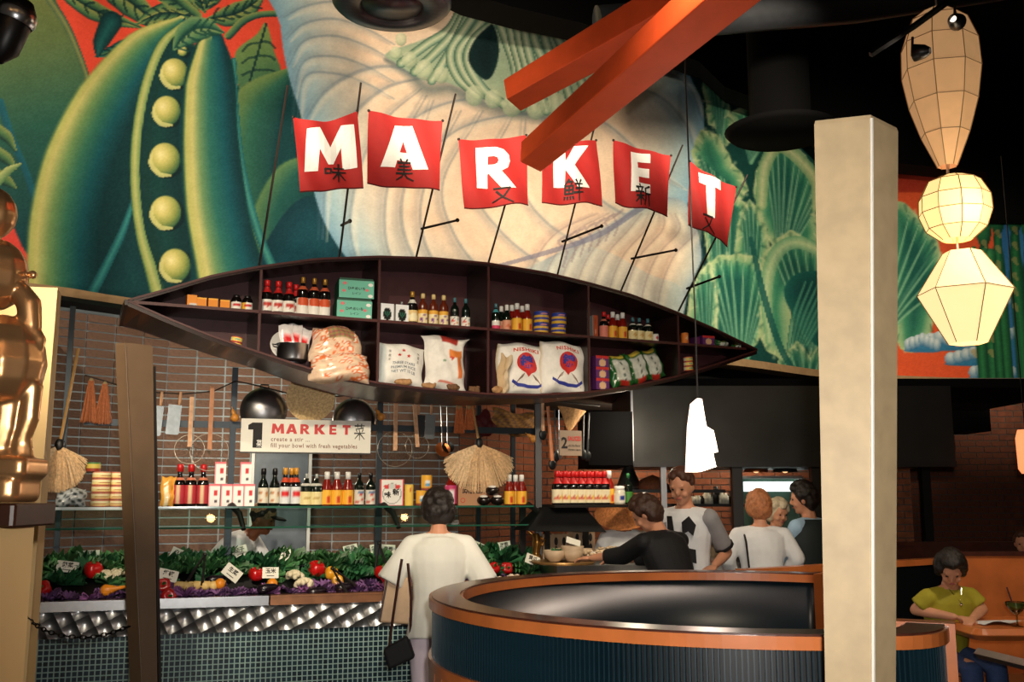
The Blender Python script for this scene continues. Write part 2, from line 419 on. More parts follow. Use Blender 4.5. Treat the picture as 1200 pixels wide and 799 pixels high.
def area(pts, stops, mode='edge', w=30, smooth=True, soft=1.5, ang=0, alpha=1.0, wob=0, freq=.3):
    """closed shape. mode edge: colour by distance in from the outline / w; lin: along direction ang across the shape"""
    P = smooth_pts(pts, 6, True) if smooth else np.array(pts, float)
    if wob:
        c = P.mean(0); k = np.arange(len(P)); d = P - c; d /= np.linalg.norm(d, axis=1)[:, None] + 1e-6
        P = P + d * (np.sin(k * freq * 2.1) * wob + np.sin(k * freq * 5.3 + 1) * wob * .6)[:, None]
    idx = window(P, 2)
    if len(idx[0]) == 0: return
    x, y = PX[idx], PY[idx]; m = inside(x, y, P); idx = (idx[0][m], idx[1][m]); x, y = x[m], y[m]
    if not len(x): return
    d, t, s = segdist(x, y, P, True)
    if mode == 'edge': v = np.clip(d / w, 0, 1)
    else:
        a = math.radians(ang); q = x * math.cos(a) + y * math.sin(a); Q = P[:, 0] * math.cos(a) + P[:, 1] * math.sin(a)
        v = (q - Q.min()) / (Q.max() - Q.min())
    blend(idx, np.clip(d / soft, .35, 1) * alpha, ramp(v, stops))
def ribbon(pts, wd, stops, alpha=1.0, soft=.12, n=8):
    wd = [max(q, 1.5) for q in wd]
    """stroke along pts with widths wd; stops colour it across from -1 (left of travel) to 1"""
    P = smooth_pts(pts, n); W = np.interp(np.linspace(0, 1, len(P)), np.linspace(0, 1, len(wd)), wd)
    idx = window(P, max(wd) + 2)
    if len(idx[0]) == 0: return
    d, t, s = segdist(PX[idx], PY[idx], P); wv = np.interp(t, np.linspace(0, 1, len(P)), W) + .01
    v = d / wv; m = v < 1; idx = (idx[0][m], idx[1][m]); v = v[m]; s = s[m]
    if isinstance(stops, tuple): stops = [(-1, stops), (1, stops)]
    blend(idx, np.clip((1 - v) / soft, 0, 1) * alpha, ramp(v * s, stops))
def ball_(cx, cy, r, stops, lx=-.3, ly=-.35, ry=None, alpha=1.0):
    ry = ry or r; P = np.array([[cx - r, cy - ry], [cx + r, cy + ry]]); idx = window(P, 2)
    x = (PX[idx] - cx) / r; y = (PY[idx] - cy) / ry; d = np.hypot(x, y); m = d < 1
    idx = (idx[0][m], idx[1][m]); v = np.clip(np.hypot(x[m] - lx, y[m] - ly) / 1.5, 0, 1)
    blend(idx, np.clip((1 - d[m]) / .08, 0, 1) * alpha, ramp(v, stops))

DK = (10, 40, 44); TEAL = (26, 88, 88); GRN = (74, 112, 74); OLV = (132, 140, 78); YEL = (190, 180, 112); RED = (206, 62, 46)
# red ground
area([(20, -60), (360, -60), (345, 60), (330, 120), (250, 90), (110, 130), (60, 40)], [(0, RED), (1, (214, 72, 52))], smooth=False)
area([(-10, 210), (60, 190), (45, 335), (-10, 340)], [(0, (206, 66, 58)), (1, (206, 66, 58))], smooth=False)
# far left pods
area([(-60, -40), (40, -60), (70, 10), (98, 80), (100, 150), (60, 240), (35, 300), (0, 240), (-60, 200)], [(0, (120, 118, 62)), (.35, (86, 106, 66)), (.6, (36, 84, 72)), (1, (14, 58, 66))], mode='lin', ang=80)
ribbon([(52, -10), (78, 30), (96, 72), (104, 96)], [5, 4, 3], [(-1, (30, 70, 64)), (0, (128, 130, 78)), (1, (60, 90, 70))])
ribbon([(0, 120), (15, 165), (30, 200), (42, 236)], [5, 4, 4], [(-1, (24, 90, 104)), (1, (24, 76, 90))])
for k in range(3): ribbon([(-8, 150 + k * 26), (8, 160 + k * 26), (18, 176 + k * 22)], [8, 7, 2], [(-1, OLV), (0, GRN), (1, DK)])
ribbon([(-5, 215), (10, 200), (24, 192)], [6, 5, 1], [(-1, (180, 186, 120)), (1, GRN)])
# leaves and stems at the top
def leaf(a, b, wd, bend=0, c1=OLV, c2=GRN, c3=DK, veins=5):
    a = np.array(a, float); b = np.array(b, float); d = b - a; n = np.array([-d[1], d[0]]) / (np.hypot(*d) + 1e-6)
    m = (a + b) / 2 + n * bend
    ribbon([a, a + (m - a) * .5 + n * bend * .2, m, m + (b - m) * .5 + n * bend * .2, b], [2, wd * .8, wd, wd * .7, .5], [(-1, c1), (-.5, c2), (-.05, c3), (.05, c1), (.6, c2), (1, c3)])
    for k in range(veins):
        t = (k + .5) / veins * .8; p = a + (b - a) * t + n * bend * (1 - abs(2 * t - 1)); q = p + d / np.hypot(*d) * wd * .7
        for sg in (-1, 1): ribbon([p, (p + q) / 2 + n * sg * wd * .35, q + n * sg * wd * .55], [.9, .8, .4], c3, alpha=.7)
leaf((110, -20), (190, 38), 17, -6); leaf((60, -22), (165, 32), 12, 8)
leaf((170, 40), (112, 66), 9, -3, GRN, TEAL); ribbon([(130, 26), (118, 50), (114, 66)], [14, 10, 2], [(-1, DK), (0, TEAL), (1, DK)])
leaf((228, 20), (160, 28), 12, 10); leaf((235, 18), (170, -14), 14, 4); leaf((240, 14), (228, -30), 14, 0)
leaf((244, 22), (310, -6), 15, 8); leaf((240, 12), (268, -34), 12, 0)
ribbon([(195, -30), (208, -4), (232, 18)], [6, 6, 5], [(-1, OLV), (0, GRN), (1, DK)])
ribbon([(268, 42), (286, 24), (306, 17), (330, 16)], [5, 5, 4, 4], [(-1, OLV), (0, (70, 110, 80)), (1, DK)])
# right hand leaf and pods
area([(276, 60), (300, 40), (312, 26), (322, 60), (330, 84), (318, 100), (300, 118), (284, 112), (276, 90)], [(0, (120, 140, 76)), (.5, (84, 118, 74)), (1, (42, 86, 70))], mode='lin', ang=70)
for q in (((312, 28), (300, 70), (288, 112)),): ribbon(q, [1.2, 1.4, 1.2], DK, alpha=.8)
for k in range(4): ribbon([(306 - k * 5, 48 + k * 17), (316, 50 + k * 16), (322, 56 + k * 14)], [.8, .9, .5], DK, alpha=.6); ribbon([(305 - k * 5, 50 + k * 17), (292, 52 + k * 16), (284, 60 + k * 14)], [.8, .9, .5], DK, alpha=.6)
ribbon([(340, 84), (306, 118), (290, 160), (288, 230), (292, 300)], [6, 30, 34, 30, 22], [(-1, (18, 60, 62)), (0, (44, 96, 78)), (.5, (84, 118, 74)), (1, (112, 134, 78))])
ribbon([(372, 190), (346, 210), (326, 250), (322, 300), (318, 340)], [10, 26, 30, 28, 20], [(-1, (14, 58, 62)), (.1, (28, 80, 74)), (1, (92, 124, 78))])
area([(300, 340), (324, 262), (370, 230), (420, 300), (420, 345)], [(0, (12, 50, 60)), (1, (16, 64, 76))])
ribbon([(274, 70), (278, 150), (286, 210), (302, 270), (322, 320)], [3, 4, 5, 5, 6], [(-1, (20, 84, 92)), (0, (66, 138, 128)), (1, (18, 70, 78))])
# big closed pod on the left
area([(215, 20), (184, 28), (148, 54), (112, 96), (80, 150), (54, 210), (38, 270), (31, 330), (40, 356), (118, 350), (150, 250), (160, 180), (176, 110), (206, 50)], [(0, (12, 50, 54)), (1, (12, 50, 54))])
ribbon([(212, 24), (168, 58), (124, 120), (92, 190), (76, 260), (72, 330), (72, 380)], [6, 26, 38, 43, 44, 44, 44],
       [(-1, (10, 46, 52)), (-.45, (20, 80, 88)), (0, (52, 108, 86)), (.35, (104, 138, 86)), (.68, (184, 180, 110)), (.86, (168, 172, 98)), (1, (96, 124, 70))])
ribbon([(158, 232), (144, 270), (124, 312), (104, 350)], [4, 5, 6, 7], [(-1, (20, 78, 88)), (0, (52, 130, 128)), (1, (18, 66, 76))])
area([(140, 300), (160, 236), (172, 300), (186, 350), (116, 352)], [(0, (14, 52, 58)), (1, (18, 66, 70))])
# open pod
area([(208, 30), (184, 58), (166, 110), (158, 180), (160, 250), (172, 310), (184, 350), (236, 345), (222, 280), (212, 200), (214, 120), (228, 56)], [(0, (12, 46, 50)), (1, (16, 60, 58))])
ribbon([(214, 28), (190, 52), (172, 96), (161, 150), (158, 210), (164, 270), (178, 320), (188, 352)], [3, 6, 6, 6, 6, 6, 8, 10], [(-1, (96, 130, 78)), (0, (172, 178, 112)), (.6, (134, 150, 84)), (1, (30, 76, 62))])
ribbon([(198, 62), (182, 110), (172, 170), (173, 240), (184, 300), (196, 350)], [1, 3, 4, 4, 4, 4], (16, 52, 50), alpha=.8)
PEA = [(0, (226, 216, 156)), (.3, (196, 188, 112)), (.6, (140, 150, 80)), (.85, (60, 96, 62)), (1, (20, 58, 50))]
for cx, cy, r in ((214, 60, 6), (204, 86, 18), (195, 130, 18), (193, 187, 20), (194, 249, 20), (205, 311, 20)):
    ball_(cx + 3, cy + 2, r * 1.05, [(0, (10, 36, 40)), (1, (10, 36, 40))])
    ball_(cx, cy, r * .94, PEA, -.25, -.3, ry=r * 1.02)
    if r > 10: ribbon([(cx - r * .74, cy - r * .35), (cx - r * .8, cy + r * .25), (cx - r * .3, cy + r * .85), (cx + r * .35, cy + r * .92)], [1, 3, 3, 1], (204, 200, 130), alpha=.8)
# right half of the pod
area([(246, 41), (228, 52), (216, 90), (210, 150), (213, 220), (222, 290), (232, 345), (306, 330), (292, 250), (280, 160), (276, 90), (264, 50)], [(0, (14, 56, 60)), (1, (14, 60, 66))])
ribbon([(248, 50), (245, 100), (246, 170), (252, 240), (264, 300), (276, 350)], [16, 29, 33, 36, 38, 42],
       [(-1, (12, 48, 56)), (-.5, (20, 82, 92)), (0, (44, 106, 96)), (.35, (104, 140, 96)), (.62, (190, 186, 118)), (.85, (176, 178, 104)), (1, (80, 116, 66))])
leaf((204, 58), (262, 38), 17, -14, (120, 146, 96), (70, 116, 84), (20, 62, 58), 6)

# ---- the great onion
PE = (232, 203, 176); BL = (158, 186, 194); BL2 = (118, 158, 180)
area([(324, -80), (328, 30), (338, 90), (356, 150), (364, 210), (380, 262), (410, 308), (450, 345), (620, 400), (760, 330), (806, 240), (824, 180), (823, 120), (808, 84), (760, -80)],
     [(0, BL2), (.16, BL), (.42, (206, 200, 186)), (.75, PE), (1, (236, 210, 184))], w=130)
area([(380, 236), (420, 262), (520, 280), (640, 278), (700, 262), (760, 230), (760, 330), (620, 400), (430, 345), (396, 290)], [(0, (150, 182, 192)), (.3, (164, 196, 202)), (1, (182, 206, 206))], w=60, alpha=.0)
G = (96, 116, 132)
def mer(pts, w=2.2, c=G, a=.36, lt=True):
    a = min(a, .4); w *= 1.25   # a meridian groove: a dark line with a soft light edge
    if lt: ribbon([(x + 5, y + 3) for x, y in pts], [1, 7, 8, 7, 1], (240, 224, 200), alpha=.4, soft=.9)
    ribbon([(x - 5, y) for x, y in pts], [1, 8, 9, 8, 1], c, alpha=.26, soft=1)
    ribbon(pts, [.6, w, w, w * .8, .5], c, alpha=a, soft=.6)
for y0, y1, yy in ((4, -6, 10), (30, 14, 34), (60, 34, 66), (96, 58, 108), (140, 78, 150)):   # left flank ribs
    mer([(332 + yy * .1, y0 + 16), (356, y1 + 14), (392, y1 + 8), (430, y1 + 20), (462, y1 + 38)], 1.6)
mer([(352, 150), (380, 108), (420, 84), (460, 78), (492, 92)], 2.4)
mer([(378, 280), (384, 200), (410, 140), (450, 104), (492, 92)], 2.6)
mer([(420, 316), (410, 260), (424, 190), (452, 140), (494, 104)], 2.0)
mer([(470, 330), (452, 280), (454, 220), (474, 160), (500, 112)], 2.0)
mer([(520, 340), (484, 300), (470, 250), (482, 190), (508, 118)], 2.4)
mer([(580, 350), (520, 320), (494, 270), (500, 210), (540, 130)], 2.0)
mer([(640, 350), (570, 320), (530, 270), (520, 210), (566, 130)], 1.8)
mer([(700, 330), (640, 312), (586, 270), (560, 220), (600, 138)], 1.8)
mer([(740, 300), (690, 290), (640, 260), (612, 216), (616, 140)], 1.8)
mer([(770, 262), (730, 250), (690, 222), (660, 180), (640, 140)], 1.8)
mer([(800, 220), (770, 200), (740, 170), (712, 146), (680, 130)], 1.8)
mer([(816, 190), (806, 150), (780, 118), (750, 104), (716, 104)], 2.0)
mer([(822, 140), (812, 110), (796, 92), (774, 84), (744, 84)], 1.6)
mer([(470, 150), (500, 130), (536, 118), (580, 116), (620, 126)], 1.6); mer([(500, 180), (540, 150), (590, 136), (640, 134), (690, 142)], 1.4)
# shaded throat under the stems
ribbon([(452, 70), (480, 84), (500, 104), (530, 104), (566, 122), (620, 134), (660, 140), (704, 132)], [4, 13, 15, 13, 12, 12, 10, 5], (70, 92, 98), alpha=.62, soft=.9)
area([(452, 62), (500, 44), (528, 26), (560, -70), (700, -70), (716, 110), (690, 138), (640, 136), (600, 124), (560, 112), (520, 96), (486, 88), (466, 76)], [(0, (150, 172, 148)), (.3, (176, 190, 158)), (1, (158, 178, 150))], w=24)
def stalk(pts, w, a=1):
    ribbon(pts, w, [(-1, (54, 88, 78)), (-.5, (140, 166, 136)), (0, (206, 212, 180)), (.5, (150, 176, 148)), (1, (58, 96, 88))], alpha=a)
for pts in ([(470, 74), (500, 52), (530, 30), (552, -20)], [(486, 84), (512, 60), (534, 34), (560, -20)], [(506, 94), (524, 66), (540, 36), (566, -20)],
            [(560, 112), (536, 90), (528, 62), (546, 32), (580, -20)], [(576, 116), (548, 92), (538, 62), (558, 34), (596, -20)],
            [(590, 122), (566, 104), (548, 72), (556, 46), (580, 26)], [(600, 122), (604, 84), (594, 50), (584, 20), (580, -20)], [(612, 126), (610, 84), (600, 44), (592, -10)],
            [(626, 128), (618, 84), (608, 44), (602, -10)], [(640, 130), (628, 90), (616, 44), (612, -10)], [(652, 132), (646, 90), (626, 44), (622, -20)], [(672, 130), (660, 90), (640, 50), (628, -20)], [(692, 126), (676, 84), (652, 40), (640, -20)]):
    stalk(pts, [6, 6, 6, 6])
area([(572, 30), (556, 46), (548, 66), (554, 82), (568, 94), (578, 88), (585, 66), (584, 44), (578, 28)], [(0, (18, 44, 46)), (1, (8, 26, 30))])
for k, (x, y, r) in enumerate(((470, 46, 7), (464, 62, 7), (480, 70, 9), (497, 82, 11), (517, 88, 9), (556, 112, 11), (578, 116, 10), (600, 124, 12), (628, 128, 11), (652, 122, 12), (684, 118, 12))):
    ball_(x, y, r, [(0, (222, 224, 192)), (.6, (186, 198, 164)), (1, (110, 136, 114))], -.2, -.4, ry=r * 1.15, alpha=.75)
area([(652, -60), (668, 30), (676, 60), (716, 92), (770, 80), (830, 70), (860, -60)], [(0, (12, 34, 40)), (1, (10, 26, 32))], smooth=False)
# the second onion, lower right
area([(560, 400), (600, 330), (660, 292), (720, 258), (760, 234), (800, 234), (818, 270), (822, 310), (806, 344), (786, 400)], [(0, (140, 160, 172)), (.2, (186, 190, 180)), (.6, (226, 198, 168)), (1, (232, 206, 176))], w=60)
area([(560, 400), (600, 326), (650, 300), (700, 290), (760, 320), (800, 340), (790, 400)], [(0, (176, 196, 196)), (1, (160, 190, 196))], alpha=.5)
for k in range(9):
    x = 640 + k * 20; mer([(x - 30, 380), (x - 26, 340), (x - 10, 300), (x + 16, 270), (700 + k * 13, 250)], 1.2, (150, 130, 130), .42)
for k in range(7): ribbon([(660 + k * 10, 312 - k * 6), (664 + k * 10, 294 - k * 5), (654 + k * 11, 284 - k * 5), (664 + k * 11, 276 - k * 5)], [.8, 1.4, 1.2, .5], (128, 112, 124), alpha=.4)
ribbon([(560, 318), (640, 296), (700, 276), (748, 246), (776, 232)], [2, 3, 3.5, 3.5, 2], (110, 112, 138), alpha=.6)

# ---- cabbages
area([(806, 84), (880, 130), (900, 100), (985, 130), (985, 470), (780, 470), (806, 340), (824, 300), (820, 260), (806, 236), (826, 180), (824, 120)], [(0, (8, 42, 44)), (1, (14, 62, 58))], smooth=False)
CL = (164, 186, 134); CM = (82, 148, 112); CD = (28, 92, 80); CX = (10, 52, 54)
def cabb(pts, root, tips, edge=(172, 190, 140), body=(60, 132, 100), dark=(22, 82, 74), w=16, nv=9, wob=2.4):
    area(pts, [(0, edge), (.28, (128, 170, 126)), (.5, body), (1, dark)], w=w * 2.2, wob=wob)
    r = np.array(root, float); P = smooth_pts(tips, 6)
    for k in range(nv):
        q = P[int((len(P) - 1) * (k + .5) / nv)]; m = (r + q) / 2 + np.array([0, -4])
        ribbon([r, m, q], [3.4, 3.0, 1.2], [(-1, dark), (0, (140, 186, 148)), (1, body)], alpha=.75, soft=.5)
        if k < nv - 1:
            q2 = P[int((len(P) - 1) * (k + 1) / nv)]; ribbon([r, (r + q2) / 2 + np.array([0, -4]), q2], [1, 3.2, 3.0], dark, alpha=.6, soft=.8)
    n = len(pts); PP = smooth_pts(pts, 6, True)
    PP = PP[::2]
    for i in range(0, len(PP) - 1, 2):
        c = PP.mean(0); d = (PP[i] - c); d /= np.hypot(*d); ribbon([PP[i] - d * 2, PP[i] - d * 9], [3.5, 1], (30, 84, 66), alpha=.45, soft=.9)
        ribbon([PP[i + 1] - d * 1, PP[i + 1] - d * 9], [3.5, 1.5], (204, 212, 164), alpha=.5, soft=.9)
cabb([(824, 96), (842, 104), (852, 124), (862, 150), (850, 170), (836, 150), (826, 130)], (846, 176), [(828, 100), (842, 106), (856, 130)], nv=5, w=8)
cabb([(858, 132), (884, 124), (916, 134), (924, 160), (906, 178), (880, 170), (862, 152)], (880, 190), [(862, 140), (890, 130), (920, 150)], nv=8, w=10)
cabb([(814, 170), (826, 150), (840, 160), (862, 190), (876, 222), (868, 236), (842, 230), (822, 214), (812, 196)], (860, 300), [(816, 180), (836, 200), (862, 220)], edge=(176, 190, 136), nv=8, w=12)
cabb([(818, 214), (850, 226), (872, 240), (872, 300), (862, 340), (836, 320), (824, 270)], (852, 420), [(822, 226), (848, 236), (872, 250)], nv=9, w=10)
cabb([(884, 230), (890, 190), (902, 166), (922, 164), (944, 184), (962, 210), (958, 240), (960, 280), (940, 300), (914, 298), (894, 276)], (916, 320), [(896, 190), (920, 178), (952, 214), (950, 262)], nv=10, w=14)
ribbon([(892, 240), (896, 196), (912, 172), (934, 184), (956, 212), (956, 244)], [7, 8, 8, 8, 8, 5], [(-1, (92, 142, 100)), (0, (196, 202, 152)), (1, (122, 160, 112))], alpha=.85)
cabb([(862, 300), (868, 250), (878, 236), (892, 250), (900, 290), (894, 330), (872, 340)], (884, 380), [(866, 260), (880, 244), (896, 280)], nv=6, w=10)
cabb([(824, 320), (852, 296), (884, 302), (902, 330), (900, 380), (880, 412), (846, 420), (820, 400), (816, 360)], (868, 450), [(824, 326), (850, 306), (890, 320), (900, 360)], nv=9, w=14)
cabb([(892, 330), (900, 288), (926, 272), (956, 284), (985, 300), (985, 380), (960, 360), (930, 350), (930, 400), (926, 430), (898, 410), (888, 370)], (960, 440), [(902, 300), (926, 290), (960, 300), (984, 330)], nv=9, w=16)
ribbon([(902, 400), (898, 340), (908, 300), (930, 284), (958, 292), (985, 312)], [5, 8, 9, 8, 8, 6], [(-1, (88, 150, 112)), (0, (184, 204, 156)), (1, (110, 158, 120))], alpha=.8)
area([(918, 340), (940, 318), (985, 330), (985, 420), (950, 400), (930, 372)], [(0, (24, 92, 84)), (1, (12, 62, 62))], w=20)
for k in range(7): ribbon([(924 + k * 3, 410), (930 + k * 6, 370), (944 + k * 8, 330)], [2.6, 3, 1], [(-1, (20, 80, 76)), (0, (96, 166, 132)), (1, (20, 80, 76))], alpha=.7)
cabb([(910, 440), (916, 416), (934, 402), (950, 412), (964, 404), (985, 412), (985, 470), (900, 470)], (945, 480), [(914, 430), (934, 408), (970, 410)], nv=7, w=10)
ribbon([(880, 280), (896, 350), (916, 410), (940, 448)], [3, 4, 4, 3], (18, 80, 76), alpha=.8)
cabb([(806, 380), (812, 330), (830, 310), (842, 340), (840, 390), (850, 430), (810, 430)], (830, 460), [(812, 340), (828, 320), (842, 350)], edge=(196, 206, 160), nv=5, w=12)
ribbon([(796, 470), (806, 430), (800, 380)], [8, 8, 6], (150, 190, 150), alpha=.6)

# ---- the far right end: cabbage, asparagus and clouds on red
area([(985, 180), (1400, 180), (1400, 470), (985, 470)], [(0, (204, 74, 42)), (1, (214, 84, 46))], smooth=False)
area([(985, 180), (1400, 180), (1400, 226), (985, 226)], [(0, (150, 44, 30)), (1, (150, 44, 30))], smooth=False, alpha=.8)
area([(1170, 190), (1400, 190), (1400, 470), (1170, 470)], [(0, (40, 96, 150)), (1, (56, 120, 170))], smooth=False)
cabb([(1040, 250), (1072, 246), (1096, 280), (1112, 330), (1100, 360), (1086, 400), (1050, 400)], (1030, 400), [(1066, 250), (1096, 290), (1100, 350)], nv=7, w=12)
def cloud(cx, cy, sx):
    area([(cx - sx, cy + 8), (cx - sx * .5, cy - 2), (cx, cy - 4), (cx + sx, cy), (cx + sx, cy + 9)], [(0, (44, 110, 150)), (1, (70, 140, 176))])
    for k in range(7):
        x = cx - sx * .8 + k * sx * 1.7 / 6; ball_(x, cy - (3 - abs(3 - k)) * 2.2, sx * .24, [(0, (214, 222, 222)), (.5, (150, 176, 190)), (1, (62, 110, 146))], -.1, -.5, ry=8)
cloud(1100, 402, 38); cloud(1140, 420, 32); cloud(1190, 396, 34); cloud(1162, 436, 26); cloud(1196, 352, 26); cloud(1080, 404, 20)
for x0, y0, w in ((1152, 262, 9), (1168, 250, 8), (1188, 246, 9), (1204, 256, 8), (1160, 300, 6), (1140, 300, 7)):
    ribbon([(x0, y0), (x0 + 3, 320), (x0 + 8, 380), (x0 + 14, 460)], [3, w, w, w], [(-1, (10, 56, 40)), (0, (44, 120, 70)), (1, (10, 60, 44))])
    ball_(x0 + 1, y0 + 6, w * 1.05, [(0, (70, 150, 90)), (.6, (30, 96, 60)), (1, (8, 50, 36))], ry=w * 2.6)
    for k in range(6): ribbon([(x0 + 1, y0 + 22 + k * 18), (x0 + 4, y0 + 28 + k * 18)], [3.5, 1], (166, 146, 90), alpha=.6)
# paint grain
rs = np.random.RandomState(3); RGB += (rs.rand(*PX.shape)[..., None] - .5) * 10
c = np.clip(RGB, 0, 255) / 255.0; c = np.where(c <= .04045, c / 12.92, ((c + .055) / 1.055) ** 2.4)
M_mural = paintmat('mural_paint', .75, .2, grain=.06, gscale=9)
me = bpy.data.meshes.new('mural_wall'); nv = ns * nz
me.vertices.add(nv); me.vertices.foreach_set('co', np.stack([GX, GY, GZ], -1).astype(np.float32).ravel())
ii = (np.arange(nz - 1)[:, None] * ns + np.arange(ns - 1)[None, :]).ravel()
q = np.stack([ii, ii + 1, ii + ns + 1, ii + ns], -1).astype(np.int32)
me.loops.add(q.size); me.loops.foreach_set('vertex_index', q.ravel()); me.polygons.add(len(q))
me.polygons.foreach_set('loop_start', np.arange(0, q.size, 4, dtype=np.int32)); me.polygons.foreach_set('loop_total', np.full(len(q), 4, np.int32))
me.update(); me.materials.append(M_mural)
ca = me.color_attributes.new('paint', 'FLOAT_COLOR', 'POINT'); ca.data.foreach_set('color', np.concatenate([c, np.ones(c.shape[:2] + (1,))], -1).astype(np.float32).ravel())
mural_wall = link('wall_mural', me, kind='structure')
# plaster lip along the foot of the mural and the dark soffit under it
def swept(name, b0, b1, z0, z1, m, lo=0, hi=None, parent=None):
    P = PLAN[lo:hi:6]; n = len(P); N = []
    for i in range(n):
        d = P[min(i + 1, n - 1)] - P[max(i - 1, 0)]; d = d / np.hypot(*d); N.append(np.array([-d[1], d[0]]))
    vs = []; 
    for p, q in zip(P, N):
        for b, z in ((b0, z0), (b1, z0), (b1, z1), (b0, z1)): vs.append((p[0] + q[0] * b, p[1] + q[1] * b, z))
    fs = [(4 * i + k, 4 * i + 4 + k, 4 * i + 4 + (k + 1) % 4, 4 * i + (k + 1) % 4) for i in range(n - 1) for k in range(4)] + [(0, 1, 2, 3), (4 * n - 1, 4 * n - 2, 4 * n - 3, 4 * n - 4)]
    mb = MB(); mb.add(vs, fs); return mb.obj(name, m, parent, kind=None if parent else 'structure')
swept('trim_1', -.06, .5, H0 - .1, H0, M_lip)
swept('wall_soffit', .25, .45, 2.75, H0 - .1, M_black, lo=170)
# ---------------------------------------------------------------- black duct hung along the top of the mural
_dp = [(380, -60, -2.4), (470, -16, -1.9), (540, 18, -1.4), (600, 34, -1.2), (680, 50, -1), (760, 72, -.9), (820, 92, -.8), (850, 120, -.7), (885, 132, -.6), (930, 150, -.5), (975, 196, -.5), (1075, 206, -.5), (1160, 214, -.5), (1160, 262, -.5), (1330, 262, -.5)]
mb = MB(); vs = []
for px, py, off in _dp:
    dd = ray(px, 400); best = min(PLAN, key=lambda q: abs(q[0] / q[1] - dd.x / dd.y)); Y = best[1] + off
    p = at(px, py, Y); q = at(px, py, Y - .5); q.z = p.z
    vs += [tuple(q), tuple(p), (p.x, p.y, 8.15), (q.x, q.y, 8.15)]
n = len(_dp)
mb.add(vs, [(4 * i + k, 4 * i + 4 + k, 4 * i + 4 + (k + 1) % 4, 4 * i + (k + 1) % 4) for i in range(n - 1) for k in range(4)])
mb.obj('wall_bulkhead', mat('bulkhead_black', (3, 3, 4), .9, var=0, spec=.1), kind='structure')

# ---------------------------------------------------------------- brick walls
_unit = MB().box((0, 0, 0), (1, 1, 1)); BRK = {}
def brick_wall(name, p0, p1, z0, z1, mb_, mg, L=.262, Hh=.078, limit=300, running=False, depth=.014, jit=.004, seed=1):
    p0 = Vector((p0[0], p0[1], 0)); p1 = Vector((p1[0], p1[1], 0)); d = p1 - p0; Lw = d.length; rz = math.atan2(d.y, d.x)
    wl = thing_ = None
    m = MB(); m.box((Lw / 2, .06, (z0 + z1) / 2), (Lw, .12, z1 - z0)); wl = m.obj(name, mg, kind='structure', loc=p0, rot=(0, 0, rz))
    key = mb_.name
    if key not in BRK: BRK[key] = _unit.mesh('brick', mb_)
    rr = random.Random(seed); cells = []
    rows = int((z1 - z0) / Hh); cols = int(Lw / L) + 1
    g = .013
    for r in range(rows):
        for k in range(-1, cols + 1):
            x0 = k * L + (L / 2 if running and r % 2 else 0); x1 = x0 + L
            x0 = max(x0, 0); x1 = min(x1, Lw)
            if x1 - x0 < .03: continue
            zc = z0 + (r + .5) * Hh; xc = (x0 + x1) / 2
            wpt = p0 + d.normalized() * xc; px, py = project(wpt.x, wpt.y, zc); dist = (Vector((wpt.x, wpt.y, zc)) - EYE).length
            vis = -20 < px < 1220 and -20 < py < 820
            cells.append((0 if vis else 1, dist, xc, zc, x1 - x0 - g))
    cells.sort(); rest = MB()
    for i, (nv_, dist, xc, zc, bw) in enumerate(cells):
        dp = depth + rr.uniform(-jit, jit)
        if i < limit and not nv_:
            o = bpy.data.objects.new('brick', BRK[key]); COL.objects.link(o); o.parent = wl
            o.location = (xc, -dp / 2 + .001, zc); o.scale = (bw, dp, Hh - g)
        else: rest.box((xc, -dp / 2 + .001, zc), (bw, dp, Hh - g))
    if rest.v: rest.obj('bricks', mb_, wl, kind='stuff')
    return wl
def planpt(px, off=-.06):
    dd = ray(px, 400); i = int(np.argmin(np.abs(PLAN[:, 0] / PLAN[:, 1] - dd.x / dd.y))); return PLAN[i][0] , PLAN[i][1] + off
cA0 = planpt(66); cA1 = planpt(197)
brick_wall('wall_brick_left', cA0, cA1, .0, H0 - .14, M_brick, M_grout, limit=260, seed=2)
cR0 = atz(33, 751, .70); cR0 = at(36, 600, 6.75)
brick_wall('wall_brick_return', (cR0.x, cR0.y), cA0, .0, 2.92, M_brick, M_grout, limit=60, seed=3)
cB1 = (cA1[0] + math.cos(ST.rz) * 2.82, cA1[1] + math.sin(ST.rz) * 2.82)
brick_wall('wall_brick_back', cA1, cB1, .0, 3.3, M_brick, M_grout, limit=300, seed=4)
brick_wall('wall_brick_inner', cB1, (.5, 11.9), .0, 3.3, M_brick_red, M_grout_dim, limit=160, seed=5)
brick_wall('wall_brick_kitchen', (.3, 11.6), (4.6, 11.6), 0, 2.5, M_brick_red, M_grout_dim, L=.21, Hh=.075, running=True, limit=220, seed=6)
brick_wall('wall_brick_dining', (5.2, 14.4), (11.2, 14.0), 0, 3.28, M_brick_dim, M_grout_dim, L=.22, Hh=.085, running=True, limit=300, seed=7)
# dark steel angle capping the bricks below the lip
mb = MB(); mb.tube([(cA0[0], cA0[1] - .05, H0 - .13), (cA1[0], cA1[1] - .05, H0 - .14)], .05, 4); mb.obj('trim_2', M_darkmetal, kind='structure')

